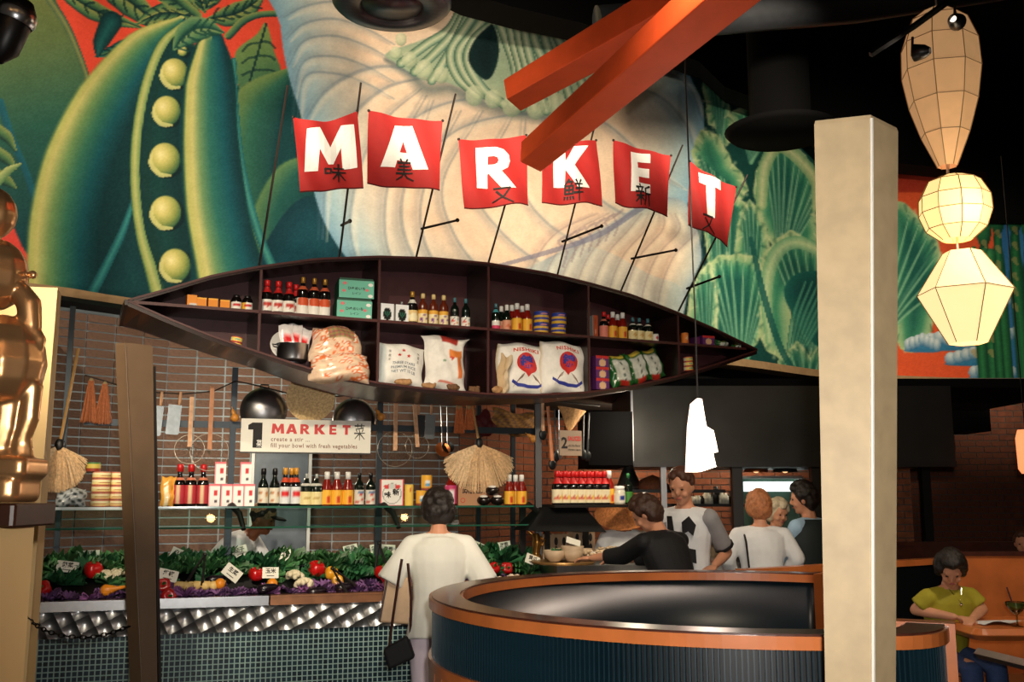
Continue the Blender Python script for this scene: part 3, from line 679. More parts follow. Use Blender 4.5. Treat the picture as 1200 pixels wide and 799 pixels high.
# ---------------------------------------------------------------- cream pier on the far left and the two tapering posts
pr = at(36, 700, 4.7); pt_ = at(63, 400, 4.7)
mb = MB(); mb.add([(-2.9, 4.55, 0), (pr.x, 4.7, 0), (pr.x - .02, 4.85, 0), (-2.9, 4.85, 0), (-2.9, 4.55, 2.59), (pt_.x, 4.7, 2.59), (pt_.x - .05, 4.85, 2.59), (-2.9, 4.85, 2.59)],
       [(3, 2, 1, 0), (4, 5, 6, 7), (0, 1, 5, 4), (1, 2, 6, 5), (2, 3, 7, 6), (3, 0, 4, 7)])
mb.obj('wall_pier', M_cream, kind='structure')
M_post = mat('brushed_gold_laminate', (184, 162, 126), .5, .0, var=.045, scale=16, spec=.3)
M_postd = mat('brown_laminate', (88, 68, 48), .55, .0, var=.05, scale=9)
M_edge = mat('pale_metal_edge', (252, 248, 236), .3, .2, var=0)
M_spine = mat('dark_edge_strip', (24, 20, 18), .5, var=0)
def tapered_post(name, label, m, Y, top, bot, edge_m):
    """top/bot: sight lines of left edge, front corner, right edge at the top and at the frame's foot, in one post plane"""
    root = thing(name, label, 'post', (at(bot[1][0], 400, Y).x, Y, 0))
    o = root.location
    def ring(row, z):
        l, c, r = [at(px, py, Y) for px, py in row]
        # the corner comes forward; side edges sit back
        C = Vector((c.x, Y, z)); wl_ = (c.x - l.x); wr = (r.x - c.x)
        Lp = Vector((l.x * 1.0, Y + wl_ * .32, z)); Rp = Vector((r.x, Y + wr * .9, z)); B = Lp + Rp - C
        return [C, Rp, B, Lp]
    zt = at(top[1][0], top[1][1], Y).z
    zbm = at(bot[1][0], bot[1][1], Y).z
    T = ring(top, zt); Bm = ring(bot, zbm)
    k = zt / (zt - zbm)                       # run the taper on down to the floor
    F = [t + (b - t) * k for t, b in zip(T, Bm)]
    for q in F: q.z = 0
    mb = MB(); mb.add([q - o for q in F] + [q - o for q in T], [(3, 2, 1, 0), (4, 5, 6, 7), (0, 1, 5, 4), (1, 2, 6, 5), (2, 3, 7, 6), (3, 0, 4, 7)])
    mb.obj('shaft', m, root)
    mb = MB(); off = Vector((0, -.002, 0)); mb.tube([F[0] - o + off, T[0] - o + off], .0048, 6); mb.obj('corner_strip', edge_m, root)
    mb = MB(); c = (T[0] + T[2]) / 2 - o; mb.add([t - o + Vector((0, 0, .0)) for t in T] + [c + (t - o - c) * .97 + Vector((0, 0, .012)) for t in T], [(0, 1, 5, 4), (1, 2, 6, 5), (2, 3, 7, 6), (3, 0, 4, 7), (4, 5, 6, 7)]); mb.obj('cap', m, root)
    return root, T, F
tapered_post('tapered_post', 'tall square post in speckled gold laminate tapering down in front of the booth', M_post, 2.6, [(961, 159), (1021, 139), (1070, 152)], [(972, 799), (1023, 799), (1064, 799)], M_edge)
pl, plT, plF = tapered_post('tapered_post', 'slim dark brown post leaning slightly in front of the vegetable counter', M_postd, 5.2, [(133, 406), (147, 404), (171, 408)], [(150, 799), (166, 799), (180, 799)], M_postd)
o = pl.location; mb = MB(); mb.tube([plF[1] - o + Vector((.004, .02, 0)), plT[1] - o + Vector((.004, .02, -.1))], .011, 4); mb.obj('side_strip', M_spine, pl)

# ---------------------------------------------------------------- vegetable counter
M_steel = mat('stainless_steel', (190, 192, 195), .28, 1.0, var=.03, scale=30)
def swirl_mat():
    m = bpy.data.materials.new('swirled_steel'); m.use_nodes = True; nt = m.node_tree; b = nt.nodes['Principled BSDF']; N = nt.nodes; Lk = nt.links
    tc = N.new('ShaderNodeTexCoord'); mp = N.new('ShaderNodeMapping'); mp.inputs['Scale'].default_value = (11, 0, 11); mp.inputs['Rotation'].default_value = (0, math.radians(28), 0)
    Lk.new(tc.outputs['Object'], mp.inputs['Vector'])
    vo = N.new('ShaderNodeTexVoronoi'); vo.inputs['Scale'].default_value = 1; vo.inputs['Randomness'].default_value = .12; Lk.new(mp.outputs[0], vo.inputs['Vector'])
    mu = N.new('ShaderNodeMath'); mu.operation = 'POWER'; mu.inputs[1].default_value = 1.5; Lk.new(vo.outputs['Distance'], mu.inputs[0])
    bp = N.new('ShaderNodeBump'); bp.inputs['Strength'].default_value = 1.0; bp.inputs['Distance'].default_value = .055; Lk.new(mu.outputs[0], bp.inputs['Height']); Lk.new(bp.outputs[0], b.inputs['Normal'])
    b.inputs['Base Color'].default_value = (.78, .82, .86, 1); b.inputs['Metallic'].default_value = 1; b.inputs['Roughness'].default_value = .38
    return m
M_swirl = swirl_mat()
M_tile = mat('mosaic_tile', (22, 44, 56), .25, var=.25, scale=25, spec=.6)
M_tgrout = mat('pale_tile_grout', (150, 178, 172), .8, var=.04)
M_copper = mat('copper_ledge', (150, 104, 74), .35, .7, var=.08)
CW = 5.1
root = thing('vegetable_counter', 'long steel and dark mosaic tiled counter under the boat-shaped shelf', 'counter', ST.pt(0, 0, 0), ST.rz)
mb = MB(); mb.box((CW / 2, .5, .42), (CW, .88, .82)); mb.obj('carcass', M_black, root)
mb = MB(); mb.box((CW / 2, .035, .35), (CW, .03, .70)); mb.obj('grout_bed', M_tgrout, root)
mb = MB(); r_ = random.Random(5); P_ = .0345
for i in range(int(3.3 / P_)):
    for k in range(20): mb.box((.02 + i * P_, .0175, .685 - k * P_), (.0265, .006, .0265))
mb.obj('mosaic_tiles', M_tile, root, kind='stuff')
mb = MB(); mb.box((CW / 2, .012, .785), (CW, .04, .165)); mb.obj('steel_band', M_swirl, root)
mb = MB(); mb.box((.72, .0, .897), (1.46, .075, .052)); mb.box((.72, .0, .93), (1.46, .09, .012)); mb.obj('front_ledge', M_steel, root)
mb = MB(); mb.box((1.46 + (CW - 1.46) / 2, .0, .897), (CW - 1.46, .075, .052)); mb.box((1.46 + (CW - 1.46) / 2, .0, .93), (CW - 1.46, .09, .012)); mb.obj('front_ledge', M_copper, root, label='copper toned front ledge')
mb = MB(); mb.add([(0, .05, .925), (3.55, .05, .925), (3.55, .95, 1.06), (0, .95, 1.06), (0, .95, .83), (3.55, .95, .83)], [(0, 1, 2, 3), (3, 2, 5, 4)]); mb.obj('ice_bed', M_black, root)
mb = MB(); mb.box(((3.55 + CW) / 2, .5, .9), (CW - 3.55, .95, .36)); mb.obj('worktop', M_steel, root, label='plain stainless worktop at the right end')

# ---------------------------------------------------------------- rack: posts, rails, glass shelf, sneeze guard
M_rack = mat('blue_black_steel', (34, 44, 52), .4, .5, var=.05)
M_rope = mat('dark_rope', (46, 38, 32), .8, var=.1)
VP_ = .78                                  # rack plane, behind the counter front
rack = thing('display_rack', 'black steel rack of posts and rails carrying the glass shelf', 'rack', ST.pt(0, VP_, 0), ST.rz)
def ra(px, py=500, b=VP_): return ST.hit(px, py, b)
postx = []
for px in (76, 273, 445, 561, 601, 630):
    a, _ = ra(px, 500, VP_ + (.5 if px in (561, 601) else 0)); b = .5 if px in (561, 601) else 0
    postx.append(a); r = .022 if px in (445, 630, 273) else .018
    zt_ = 2.98 if px == 76 else 2.57; mb = MB(); mb.box((a, b, zt_ / 2 + .44), (r * 2, r * 2, zt_ - .87)); mb.obj('post', M_rack, rack)
a0, _ = ra(98); a1, _ = ra(630)
_, zr = ra(280, 498)
mb = MB(); mb.box(((a0 + a1) / 2, .0, zr), (a1 - a0, .02, .05)); mb.obj('rail', M_rack, rack)
_, zs = ra(300, 591); ZS = zs
# rope or thin bar the tools hang from
ropes = []
for pts in ([(100, 440), (140, 452), (180, 460), (215, 462), (250, 459), (276, 447)], [(276, 447), (300, 452), (340, 462), (380, 466), (445, 460)], [(445, 466), (500, 466), (560, 470), (630, 474)]):
    P = [Vector((ra(px, py)[0], -.03, ra(px, py)[1])) for px, py in pts]; mb = MB(); mb.tube(P, .006, 6); mb.obj('hanging_rope', M_rope, rack); ropes.append(P)
def rope_z(px):
    for pts in ropes:
        if pts[0].x <= ra(px)[0] <= pts[-1].x:
            return float(np.interp(ra(px)[0], [p.x for p in pts], [p.z for p in pts]))
    return ropes[-1][-1].z
# brackets that carry the sneeze guard
M_brk = mat('bracket_dark', (22, 20, 20), .45, var=.05)
for px in (272, 446, 612):
    a, _ = ra(px); mb = MB()
    mb.box((a, 0, 1.25), (.05, .03, .62)); mb.tube([(a, 0, 1.52), (a + .02, -.1, 1.53), (a + .07, -.22, 1.47), (a + .1, -.3, 1.36)], [.024, .024, .022, .018], 8); mb.obj('bracket', M_brk, rack)
M_glass = glassmat('clear_glass'); M_gedge = mat('green_glass_edge', (40, 92, 74), .15, var=0, spec=.6)
ga0, _ = ra(64); ga1, _ = ra(186); ga2, _ = ra(616)
gs = thing('glass_shelf', 'long clear glass shelf holding bottles above the vegetables', 'shelf', ST.pt(0, VP_, ZS - .012), ST.rz)
mb = MB(); mb.box(((ga0 + ga2) / 2, -.02, -.006), (ga2 - ga0, .34, .012)); mb.obj('glass_plate', M_glass, gs)
mb = MB(); mb.box(((ga0 + ga2) / 2, -.195, -.006), (ga2 - ga0, .008, .014)); mb.obj('glass_edge', M_gedge, gs)
mb = MB(); mb.box(((ga0 + ga1) / 2, -.2, -.012), (ga1 - ga0, .03, .02)); mb.obj('pale_edge_strip', mat('white_strip', (215, 225, 228), .3, var=0), gs)
sg = thing('sneeze_guard', 'clear glass sneeze guard hanging between the shelf and the kale', 'glass panel', ST.pt(0, VP_ - .3, 0), ST.rz)
_, z1 = ra(300, 618, VP_ - .3); z1g = z1
mb = MB(); mb.add([(ga0, 0, z1 - .0), (ga2, 0, z1 - .0), (ga2, .02, ZS - .03), (ga0, .02, ZS - .03)], [(0, 1, 2, 3)]); mb.obj('glass_pane', M_glass, sg)
mb = MB(); mb.tube([(ga0, 0, z1), (ga2, 0, z1)], .007, 6); mb.obj('glass_edge', M_gedge, sg)
# grey door panel behind the chef
M_grey = mat('blue_grey_panel', (92, 104, 116), .5, var=.04)
LB = ST.loc((cA1[0], cA1[1], 0)); vB = LB.y
gpa, gpz = ST.hit(300, 520, vB - .12); gpb, _ = ST.hit(362, 520, vB - .12)
mb = MB(); mb.box((gpa / 2 + gpb / 2, vB - .08, 1.15), (gpb - gpa, .05, 2.3)); o = mb.obj('door_1', M_grey, kind='structure', loc=ST.pt(0, 0, 0), rot=(0, 0, ST.rz))
mb = MB(); mb.box((gpb + .02, vB - .09, 1.15), (.03, .06, 2.3)); mb.box((gpa - .02, vB - .09, 1.15), (.03, .06, 2.3)); mb.obj('door_frame', mat('frame_white', (200, 205, 205), .4, var=0), o)
# ---------------------------------------------------------------- the boat-shaped shelf
BO = Frame(at(150, 351, 6.3), 25); DB = .42
def prof(pts, b=0.0):
    q = [BO.hit(px, py, b) for px, py in pts]; return [p[0] for p in q], [p[1] for p in q]
tx, tz = prof([(150, 351), (190, 340), (250, 322), (303, 312), (370, 303), (443, 300), (510, 302), (572, 308), (640, 319), (690, 331), (740, 345), (795, 366), (840, 386), (887, 409)])
lx, lz = prof([(150, 352), (200, 374), (250, 394), (303, 412), (358, 430), (400, 440), (443, 448), (500, 455), (572, 461), (630, 462), (690, 459), (740, 452), (795, 440), (840, 426), (887, 410)])
hx, hz = prof([(150, 383), (200, 400), (250, 417), (303, 433), (345, 449), (400, 464), (443, 471), (500, 474), (560, 475), (630, 473), (690, 466), (760, 452), (817, 437), (887, 411)], DB)
mx, mz = prof([(167, 352), (837, 405)])
ZM = sum(mz) / 2
ft = lambda a: float(np.interp(a, tx, tz)); fl = lambda a: float(np.interp(a, lx, lz)); fh = lambda a: float(np.interp(a, hx, hz))
M_hull = mat('dark_lacquer', (34, 17, 16), .32, var=.12, scale=6, spec=.5, coat=.3)
M_back = mat('maroon_back', (74, 38, 42), .5, var=.06)
M_redge = mat('red_edge', (70, 26, 24), .5, var=.06)
boat = thing('boat_shelf', 'long dark wooden boat-shaped shelf full of groceries under the banners', 'shelf', BO.pt(0, 0, 0), BO.rz)
A1 = tx[-1]; N_ = 60; AA = [A1 * i / N_ for i in range(N_ + 1)]
def slab(name, za0, za1, zb0, zb1, b0, b1, m, AA=AA):
    """closed slab: at front (b0) from za0 to za1, at back (b1) from zb0 to zb1"""
    vs = []
    for a in AA: vs += [(a, b0, za0(a)), (a, b0, za1(a)), (a, b1, zb1(a)), (a, b1, zb0(a))]
    n = len(AA); fs = [(4 * i + k, 4 * i + 4 + k, 4 * i + 4 + (k + 1) % 4, 4 * i + (k + 1) % 4) for i in range(n - 1) for k in range(4)]
    fs += [(0, 1, 2, 3), (4 * n - 1, 4 * n - 2, 4 * n - 3, 4 * n - 4)]
    mb = MB(); mb.add(vs, fs); return mb.obj(name, m, boat)
T = .028
slab('top_board', lambda a: ft(a) - T, ft, lambda a: ft(a) - T, ft, 0, DB, M_hull)
slab('hull_board', lambda a: fl(a) - .035, lambda a: fl(a), lambda a: fh(a) - .0, lambda a: max(fl(a) - .01, fh(a) + .02), .0, DB, M_hull)
slab('back_panel', lambda a: fh(a), lambda a: ft(a) - .005, lambda a: fh(a), lambda a: ft(a) - .005, DB - .02, DB, M_back)
e = .012
slab('edge_trim', lambda a: ft(a) - .012, lambda a: ft(a) + .004, lambda a: ft(a) - .012, lambda a: ft(a) + .004, -.006, 0, M_redge)
slab('edge_trim', lambda a: fl(a) - .010, lambda a: fl(a) + .004, lambda a: fl(a) - .010, lambda a: fl(a) + .004, -.006, 0, M_redge)
mb = MB(); mb.add([(0, 0, fl(0) - .03), (0, 0, ft(0)), (0, DB, ft(0)), (0, DB, fh(0)), (-.02, 0, fl(0) - .03), (-.02, 0, ft(0)), (-.02, DB, ft(0)), (-.02, DB, fh(0))],
        [(0, 1, 2, 3), (7, 6, 5, 4), (0, 4, 5, 1), (1, 5, 6, 2), (2, 6, 7, 3), (3, 7, 4, 0)]); mb.obj('stern_cap', M_hull, boat)
ms = [a for a in AA if ft(a) - T > ZM and fl(a) < ZM - .03]
mb = MB(); mb.box(((ms[0] + ms[-1]) / 2, DB / 2 - .01, ZM - .011), (ms[-1] - ms[0] + .1, DB - .02, .022)); mb.obj('middle_shelf', M_hull, boat)
mb = MB(); mb.box(((ms[0] + ms[-1]) / 2, -.003, ZM - .011), (ms[-1] - ms[0] + .1, .006, .02)); mb.obj('edge_trim', M_redge, boat)
DIV = []
for px in (303, 443, 572, 690, 795):
    a, _ = BO.hit(px, 400, 0); DIV.append(a); z0, z1 = fl(a), ft(a) - T
    mb = MB(); mb.box((a, DB / 2 - .01, (z0 + z1) / 2), (.022, DB - .02, z1 - z0)); mb.obj('divider', M_hull, boat)
    mb = MB(); mb.box((a, -.003, (z0 + z1) / 2), (.014, .006, z1 - z0)); mb.obj('edge_trim', M_redge, boat)
for a in (1.2, 3.6):
    pass

# ---------------------------------------------------------------- bottles, jars, tins and boxes
MATS = {}
def M(name, c, **k):
    if name not in MATS: MATS[name] = mat(name, c, **k)
    return MATS[name]
M_paint = paintmat('printed_paper', .5, .3); M_foil = paintmat('printed_film', .22, .6, coat=.5, grain=.12, gscale=30); M_cloth = paintmat('printed_woven_sack', .6, .25, grain=.05, gscale=40)
def wrap(name, r, z0, z1, fn, parent, n=20, k=6, m=None):
    vs, fs, cs = sheet(lambda s, t: (math.sin((s - .5) * 2 * math.pi) * r, -math.cos((s - .5) * 2 * math.pi) * r, z0 + (z1 - z0) * t), n, k, fn)
    return link(name, paintmesh(name, vs, fs, cs, m or M_paint), parent)
PROF = {  # (radius, height) fractions
 'soy': [(.16, 0), (.17, .03), (.17, .52), (.155, .6), (.075, .72), (.062, .88), (.062, .9)],
 'mid': [(.125, 0), (.135, .03), (.135, .52), (.12, .6), (.06, .72), (.052, .88), (.052, .9)],
 'tall': [(.14, 0), (.15, .02), (.15, .58), (.13, .66), (.055, .78), (.048, .92)],
 'squat': [(.2, 0), (.21, .03), (.21, .55), (.18, .64), (.08, .74), (.07, .86)],
 'chilli': [(.15, 0), (.165, .04), (.165, .5), (.13, .64), (.075, .78), (.068, .86)],
 'jar': [(.3, 0), (.32, .04), (.32, .7), (.27, .8), (.24, .84)],
}
def bottle(kind, h, glass, cap, labels, cap_z=None, cap_r=None):
    root = thing('bottle', '', 'bottle'); pf = [(r * h, z * h) for r, z in PROF[kind]]
    mb = MB(); mb.sm = True; mb.lathe(pf, 14); mb.obj('body', glass, root)
    rt, zt = pf[-1]; cr = cap_r or rt * 1.18
    mb = MB(); mb.sm = True; mb.lathe([(cr, zt - .08 * h), (cr, h * .985), (cr * .8, h)], 12); mb.obj('cap', cap, root)
    for (z0, z1, fn) in labels:
        zz = [p[1] for p in pf]; rr = [p[0] for p in pf]; r = max(np.interp(z0 * h, zz, rr), np.interp(z1 * h, zz, rr)) + .0012
        if z0 > .6:     # neck label follows the taper
            vs, fs, cs = sheet(lambda s, t: (math.sin((s - .5) * 2 * math.pi) * (np.interp((z0 + (z1 - z0) * t) * h, zz, rr) + .0015), -math.cos((s - .5) * 2 * math.pi) * (np.interp((z0 + (z1 - z0) * t) * h, zz, rr) + .0015), (z0 + (z1 - z0) * t) * h), 14, 3, fn)
            link('neck_label', paintmesh('neck_label', vs, fs, cs, M_paint), root)
        else: wrap('label', r, z0 * h, z1 * h, fn, root)
    return root
def solid(c): return lambda s, t: c
def blob(bg, fg, cx=.5, cy=.5, rx=.12, ry=.3, band=None, bandc=None):
    def f(s, t):
        if band and (t < band or t > 1 - band): return bandc
        q = ((s - cx) / rx) ** 2 + ((t - cy) / ry) ** 2
        return fg if q < 1 else bg
    return f
G_dark = M('dark_soy_glass', (14, 10, 9), rough=.08, spec=.7, var=0); G_red = M('chilli_glass', (120, 22, 12), rough=.1, spec=.6, var=0)
G_green = M('green_black_glass', (10, 20, 14), rough=.08, spec=.7, var=0); G_amber = M('amber_glass', (92, 34, 14), rough=.1, spec=.6, var=0)
C_red = M('red_cap', (196, 28, 30), rough=.35, var=0); C_white = M('white_cap', (226, 226, 222), rough=.35, var=0); C_gold = M('gold_cap', (186, 142, 60), rough=.35, metal=.5, var=0)
C_black = M('black_cap', (16, 16, 18), rough=.35, var=0); C_teal = M('blue_cap', (60, 112, 124), rough=.35, var=0); C_pale = M('pale_gold_cap', (214, 190, 130), rough=.4, var=0)
ORD = {1: [''], 2: ['left of the two', 'right of the two'], 3: ['left of the three', 'middle of the three', 'right of the three']}
def ordn(i, n):
    if n <= 3: return ORD[n][i]
    w_ = ['leftmost', 'second from left', 'third from left', 'fourth from left', 'fifth from left', 'sixth from left', 'seventh from left', 'eighth from left', 'ninth from left']
    return 'rightmost' if i == n - 1 else w_[i]
def row(proto, frame, spots, z, label, group, rz=None, cat='bottle', name=None):
    """spots: list of (px, base offset b); proto is placed first then copied with its parts; label has {} for which one"""
    out = []
    for i, sp in enumerate(spots):
        px, b = sp[0], sp[1]
        a, _ = frame.hit(px, 400, b); p = frame.pt(a, b, z)
        ro = (0, 0, frame.rz + RND.uniform(-.15, .15) if rz is None else rz)
        lb = label.format(ordn(i, len(spots))) if '{}' in label else label
        if i == 0:
            proto.location = p; proto.rotation_euler = ro; proto['label'] = lb; proto['category'] = cat
            if len(spots) > 1: proto['group'] = group
            if name: proto.name = name
            out.append(proto)
        else: out.append(copy_tree(proto, None, p, ro, lb, group))
    return out
WHITE = (232, 228, 220); CREAM = (226, 210, 160)
zU = ZM + .001                                     # the upper deck of the boat
S = .0056
# upper deck, bay 2: soy sauces and rice vinegar
b1 = bottle('soy', .232, G_dark, C_red, [(.06, .4, blob(WHITE, (190, 60, 50), cy=.55, ry=.22)), (.62, .8, solid((176, 30, 30)))], cap_r=.02)
row(b1, BO, [(311, .1), (324, .1), (337, .1), (345, .16)], zU, 'red-capped dark soy bottle on the boat shelf, {} in its row', 'red-capped soy bottles on the boat shelf')
b2 = bottle('tall', .272, G_dark, C_gold, [(.02, .24, solid(WHITE)), (.24, .44, blob(WHITE, (206, 84, 44), cy=.5, rx=.2, ry=.6)), (.66, .76, solid((190, 90, 60)))], cap_r=.015)
row(b2, BO, [(353, .08), (366.5, .08), (379, .08)], zU, 'gold-capped bottle with orange crest label on the boat shelf, {}', 'gold-capped bottles on the boat shelf')
def label_mix(cols, bg=WHITE, n=5, seed=1):
    r = random.Random(seed); sp = [(r.uniform(.38, .62), r.uniform(.15, .85), r.uniform(.03, .07), r.uniform(.06, .16), r.choice(cols)) for _ in range(n)]
    def f(s, t):
        for cx, cy, rx, ry, c in sp:
            if ((s - cx) / rx) ** 2 + ((t - cy) / ry) ** 2 < 1: return c
        return bg
    return f
# bay 3
b3 = bottle('soy', .24, G_dark, C_gold, [(.05, .4, blob((226, 196, 130), (244, 232, 190), cy=.4, rx=.2, ry=.3)), (.62, .74, solid((225, 225, 215)))])
row(b3, BO, [(482.5, .08)], zU, 'dark bottle with cream label between the white box and yellow-labelled bottles', '')
b4 = bottle('tall', .232, G_amber, C_pale, [(.02, .34, label_mix([(120, 60, 130), (90, 50, 120)], (236, 220, 176), 4, 3)), (.34, .46, solid((226, 170, 60)))], cap_r=.016)
row(b4, BO, [(495, .08), (507.5, .08), (519.5, .08)], zU, 'yellow-labelled bottle with purple writing on the boat shelf, {}', 'yellow-labelled bottles on the boat shelf')
b5 = bottle('tall', .222, G_green, C_teal, [(.02, .34, label_mix([(200, 60, 50), (70, 140, 150), (220, 160, 80)], (230, 224, 214), 6, 4))])
row(b5, BO, [(532.5, .08), (545.5, .08)], zU, 'near-black bottle with pale pictorial label on the boat shelf, {}', 'black bottles on the boat shelf')
def carton(name, w, d, h, front, side=(180, 180, 176), top=None, n=10, k=10, m=None):
    """box whose faces carry print; front at -y"""
    root = thing(name, '', 'box'); P = [((-w / 2, -d / 2, 0), (w, 0, 0), (0, 0, h), front), ((w / 2, -d / 2, 0), (0, d, 0), (0, 0, h), solid(side)), ((-w / 2, d / 2, 0), (0, -d, 0), (0, 0, h), solid(side)),
         ((w / 2, d / 2, 0), (-w, 0, 0), (0, 0, h), solid(side)), ((-w / 2, -d / 2, h), (w, 0, 0), (0, d, 0), solid(top or side)), ((-w / 2, d / 2, 0), (w, 0, 0), (0, -d, 0), solid(side))]
    V = []; F = []; C = []
    for o_, e1, e2, fn in P:
        o_, e1, e2 = Vector(o_), Vector(e1), Vector(e2); big = fn is front
        vs, fs, cs = sheet(lambda s, t: o_ + e1 * s + e2 * t, n if big else 1, k if big else 1, fn); off = len(V); V += vs; F += [tuple(i + off for i in f) for f in fs]; C += cs
    link('carton', paintmesh('carton', V, F, C, m or M_paint, smooth=False), root)
    return root
def flat_text(txt, size, m, parent, loc, bold=0, name='print', rot=(math.pi / 2, 0, 0), space=1.0, align='CENTER'):
    vs, fs = text2d(txt, size, align, bold, space); me = bpy.data.meshes.new(name); me.from_pydata(vs, [], fs); me.materials.append(m)
    return link(name, me, parent, loc=loc, rot=rot)
def flat_han(key, size, m, parent, loc, w=.09, name='brush_character', rot=(math.pi / 2, 0, 0)):
    vs, fs = strokes2d(key, w); me = bpy.data.meshes.new(name); me.from_pydata([((v[0] - .5) * size, v[1] * size, i * 1e-5) for i, v in enumerate(vs)], [], fs); me.materials.append(m)
    return link(name, me, parent, loc=loc, rot=rot)
I_black = M('black_ink', (20, 18, 18), rough=.7, var=0); I_red = M('red_ink', (196, 34, 30), rough=.6, var=0); I_blue = M('blue_ink', (48, 58, 150), rough=.6, var=0)
I_white = M('white_ink', (240, 238, 232), rough=.6, var=0); I_pink = M('pink_ink', (220, 120, 120), rough=.6, var=0); I_green = M('green_ink', (20, 90, 70), rough=.6, var=0); I_grey = M('grey_ink', (120, 130, 138), rough=.7, var=0)
I_orange = M('orange_ink', (226, 112, 60), rough=.6, var=0)
# bay 2: two mint boxes, one on the other
for k in range(2):
    px = 405 + (2 if k else 0); a, _ = BO.hit(413, 400, .12); w_, h_ = .25, .128
    c = carton('mint_carton', w_, .22, h_, solid((112, 192, 168)), (20, 84, 62), (24, 96, 74)); c['category'] = 'box'
    c.location = BO.pt(a + (.012 if k else 0), .15, zU + k * (h_ + .02)); c.rotation_euler = (0, 0, BO.rz - .12)
    c['label'] = ['mint green carton with pink corner logo, lower of the stacked pair', 'mint green carton with pink corner logo, upper of the stacked pair'][k]; c['group'] = 'mint cartons on the boat shelf'
    for (x, z, q, m_) in ((-.085, .105, .016, I_pink), (.1, .1, .018, I_white), (.1, .018, .018, I_white), (-.09, .05, .014, I_pink), (.075, .06, .014, I_pink)):
        vs, fs = loops2d([circ(0, 0, q, 10, q * .7)]); me = bpy.data.meshes.new('emblem'); me.from_pydata(vs, [], fs); me.materials.append(m_); link('emblem', me, c, loc=(x, -.1115, z), rot=(math.pi / 2, 0, 0))
    flat_text('ひぬめいち', .026, I_black, c, (0, -.112, .06), .0005, 'lettering'); flat_text('レイン', .022, I_black, c, (0, -.112, .026), .0003, 'lettering')
    mb = MB(); mb.box((0, 0, h_ + .009), (w_ * .96, .2, .018)); mb.obj('green_lid_edge', M('deep_green', (10, 74, 52), var=0), c)
# bay 3: white boxes with a dark oval window
for i, px in enumerate((451, 468.5)):
    a, _ = BO.hit(px, 400, .1)
    c = carton('gift_carton', .098, .09, .13, blob((236, 238, 240), (12, 20, 14), cy=.4, rx=.32, ry=.36), n=14, k=14); c['category'] = 'box'
    c.location = BO.pt(a, .1, zU); c.rotation_euler = (0, 0, BO.rz); c['label'] = 'white carton with a black oval window, ' + ORD[2][i]; c['group'] = 'white window cartons'
    flat_text('Ψ', .05, I_green, c, (0, -.0465, .035), .002, 'lettering')
    if i == 1:
        bq = bottle('tall', .19, G_dark, M('silver_cap', (170, 175, 180), rough=.3, metal=.8, var=0), []); row(bq, BO, [(470, .24)], zU, 'dark silver-capped bottle peeping over the white cartons', '')
# bay 4
b6 = bottle('tall', .205, G_green, C_teal, [(.0, .16, solid((210, 60, 100))), (.16, .34, solid(WHITE)), (.66, .78, solid((70, 150, 160)))])
row(b6, BO, [(581, .08)], zU, 'dark green bottle with white and magenta label at bay corner', '')
b7 = bottle('chilli', .205, G_green, C_white, [(.04, .4, label_mix([(206, 110, 70), (170, 70, 50)], (214, 150, 120), 6, 9))], cap_r=.016)
row(b7, BO, [(587.5, .16), (594, .09)], zU, 'white-capped bottle with orange-pink label, {}', 'white-capped dark bottles on the boat shelf')
def hot(s, t):
    if .12 < t < .5 and .5 < s < .58: return (204, 60, 34)
    return (238, 176, 54) if t > .15 and not (.45 < s < .55 and t > .55) else (236, 200, 90)
b8 = bottle('chilli', .222, G_red, C_white, [(.04, .46, blob((236, 178, 58), (204, 60, 34), cx=.53, cy=.35, rx=.05, ry=.25))], cap_r=.018)
row(b8, BO, [(600, .16), (606, .08), (612, .16), (618, .08)], zU, 'red chilli sauce bottle with yellow label in the middle bay, {}', 'chilli sauce bottles in the middle bay')
def canfn(s, t):
    if t < .2 or (.45 < t < .55): return (222, 174, 48)
    if abs(s - .5) < .06 and .72 < t < .86: return (222, 150, 150)
    return (42, 62, 150) if (.25 < t < .45 or t > .62) else (226, 180, 60)
def tin(w, h, fn, name='tin', lid=(190, 190, 186)):
    root = thing(name, '', 'tin'); wrap('tin_wall', w / 2, 0, h, fn, root, 20, 10, M_paint)
    mb = MB(); mb.sm = False; mb.lathe([(w / 2, h - .002), (w / 2 - .002, h + .002), (w / 2 - .006, h - .002), (.001, h - .002)], 20, cap=False); mb.obj('lid', M('tin_lid', lid, rough=.3, metal=.8, var=0), root)
    return root
t1 = tin(.118, .085, canfn)
o_ = row(t1, BO, [(634, .1), (654.5, .1)], zU, 'blue and yellow tin on the boat shelf, lower tin of the {} stack', 'blue and yellow tins', rz=BO.rz, cat='tin')
for i, q in enumerate(o_):
    q['label'] = 'blue and yellow tin at the bottom of the %s stack' % ['left', 'right'][i]
    copy_tree(q, None, q.location + Vector((.004, 0, .0865)), None, 'blue and yellow tin on top of the %s stack' % ['left', 'right'][i])
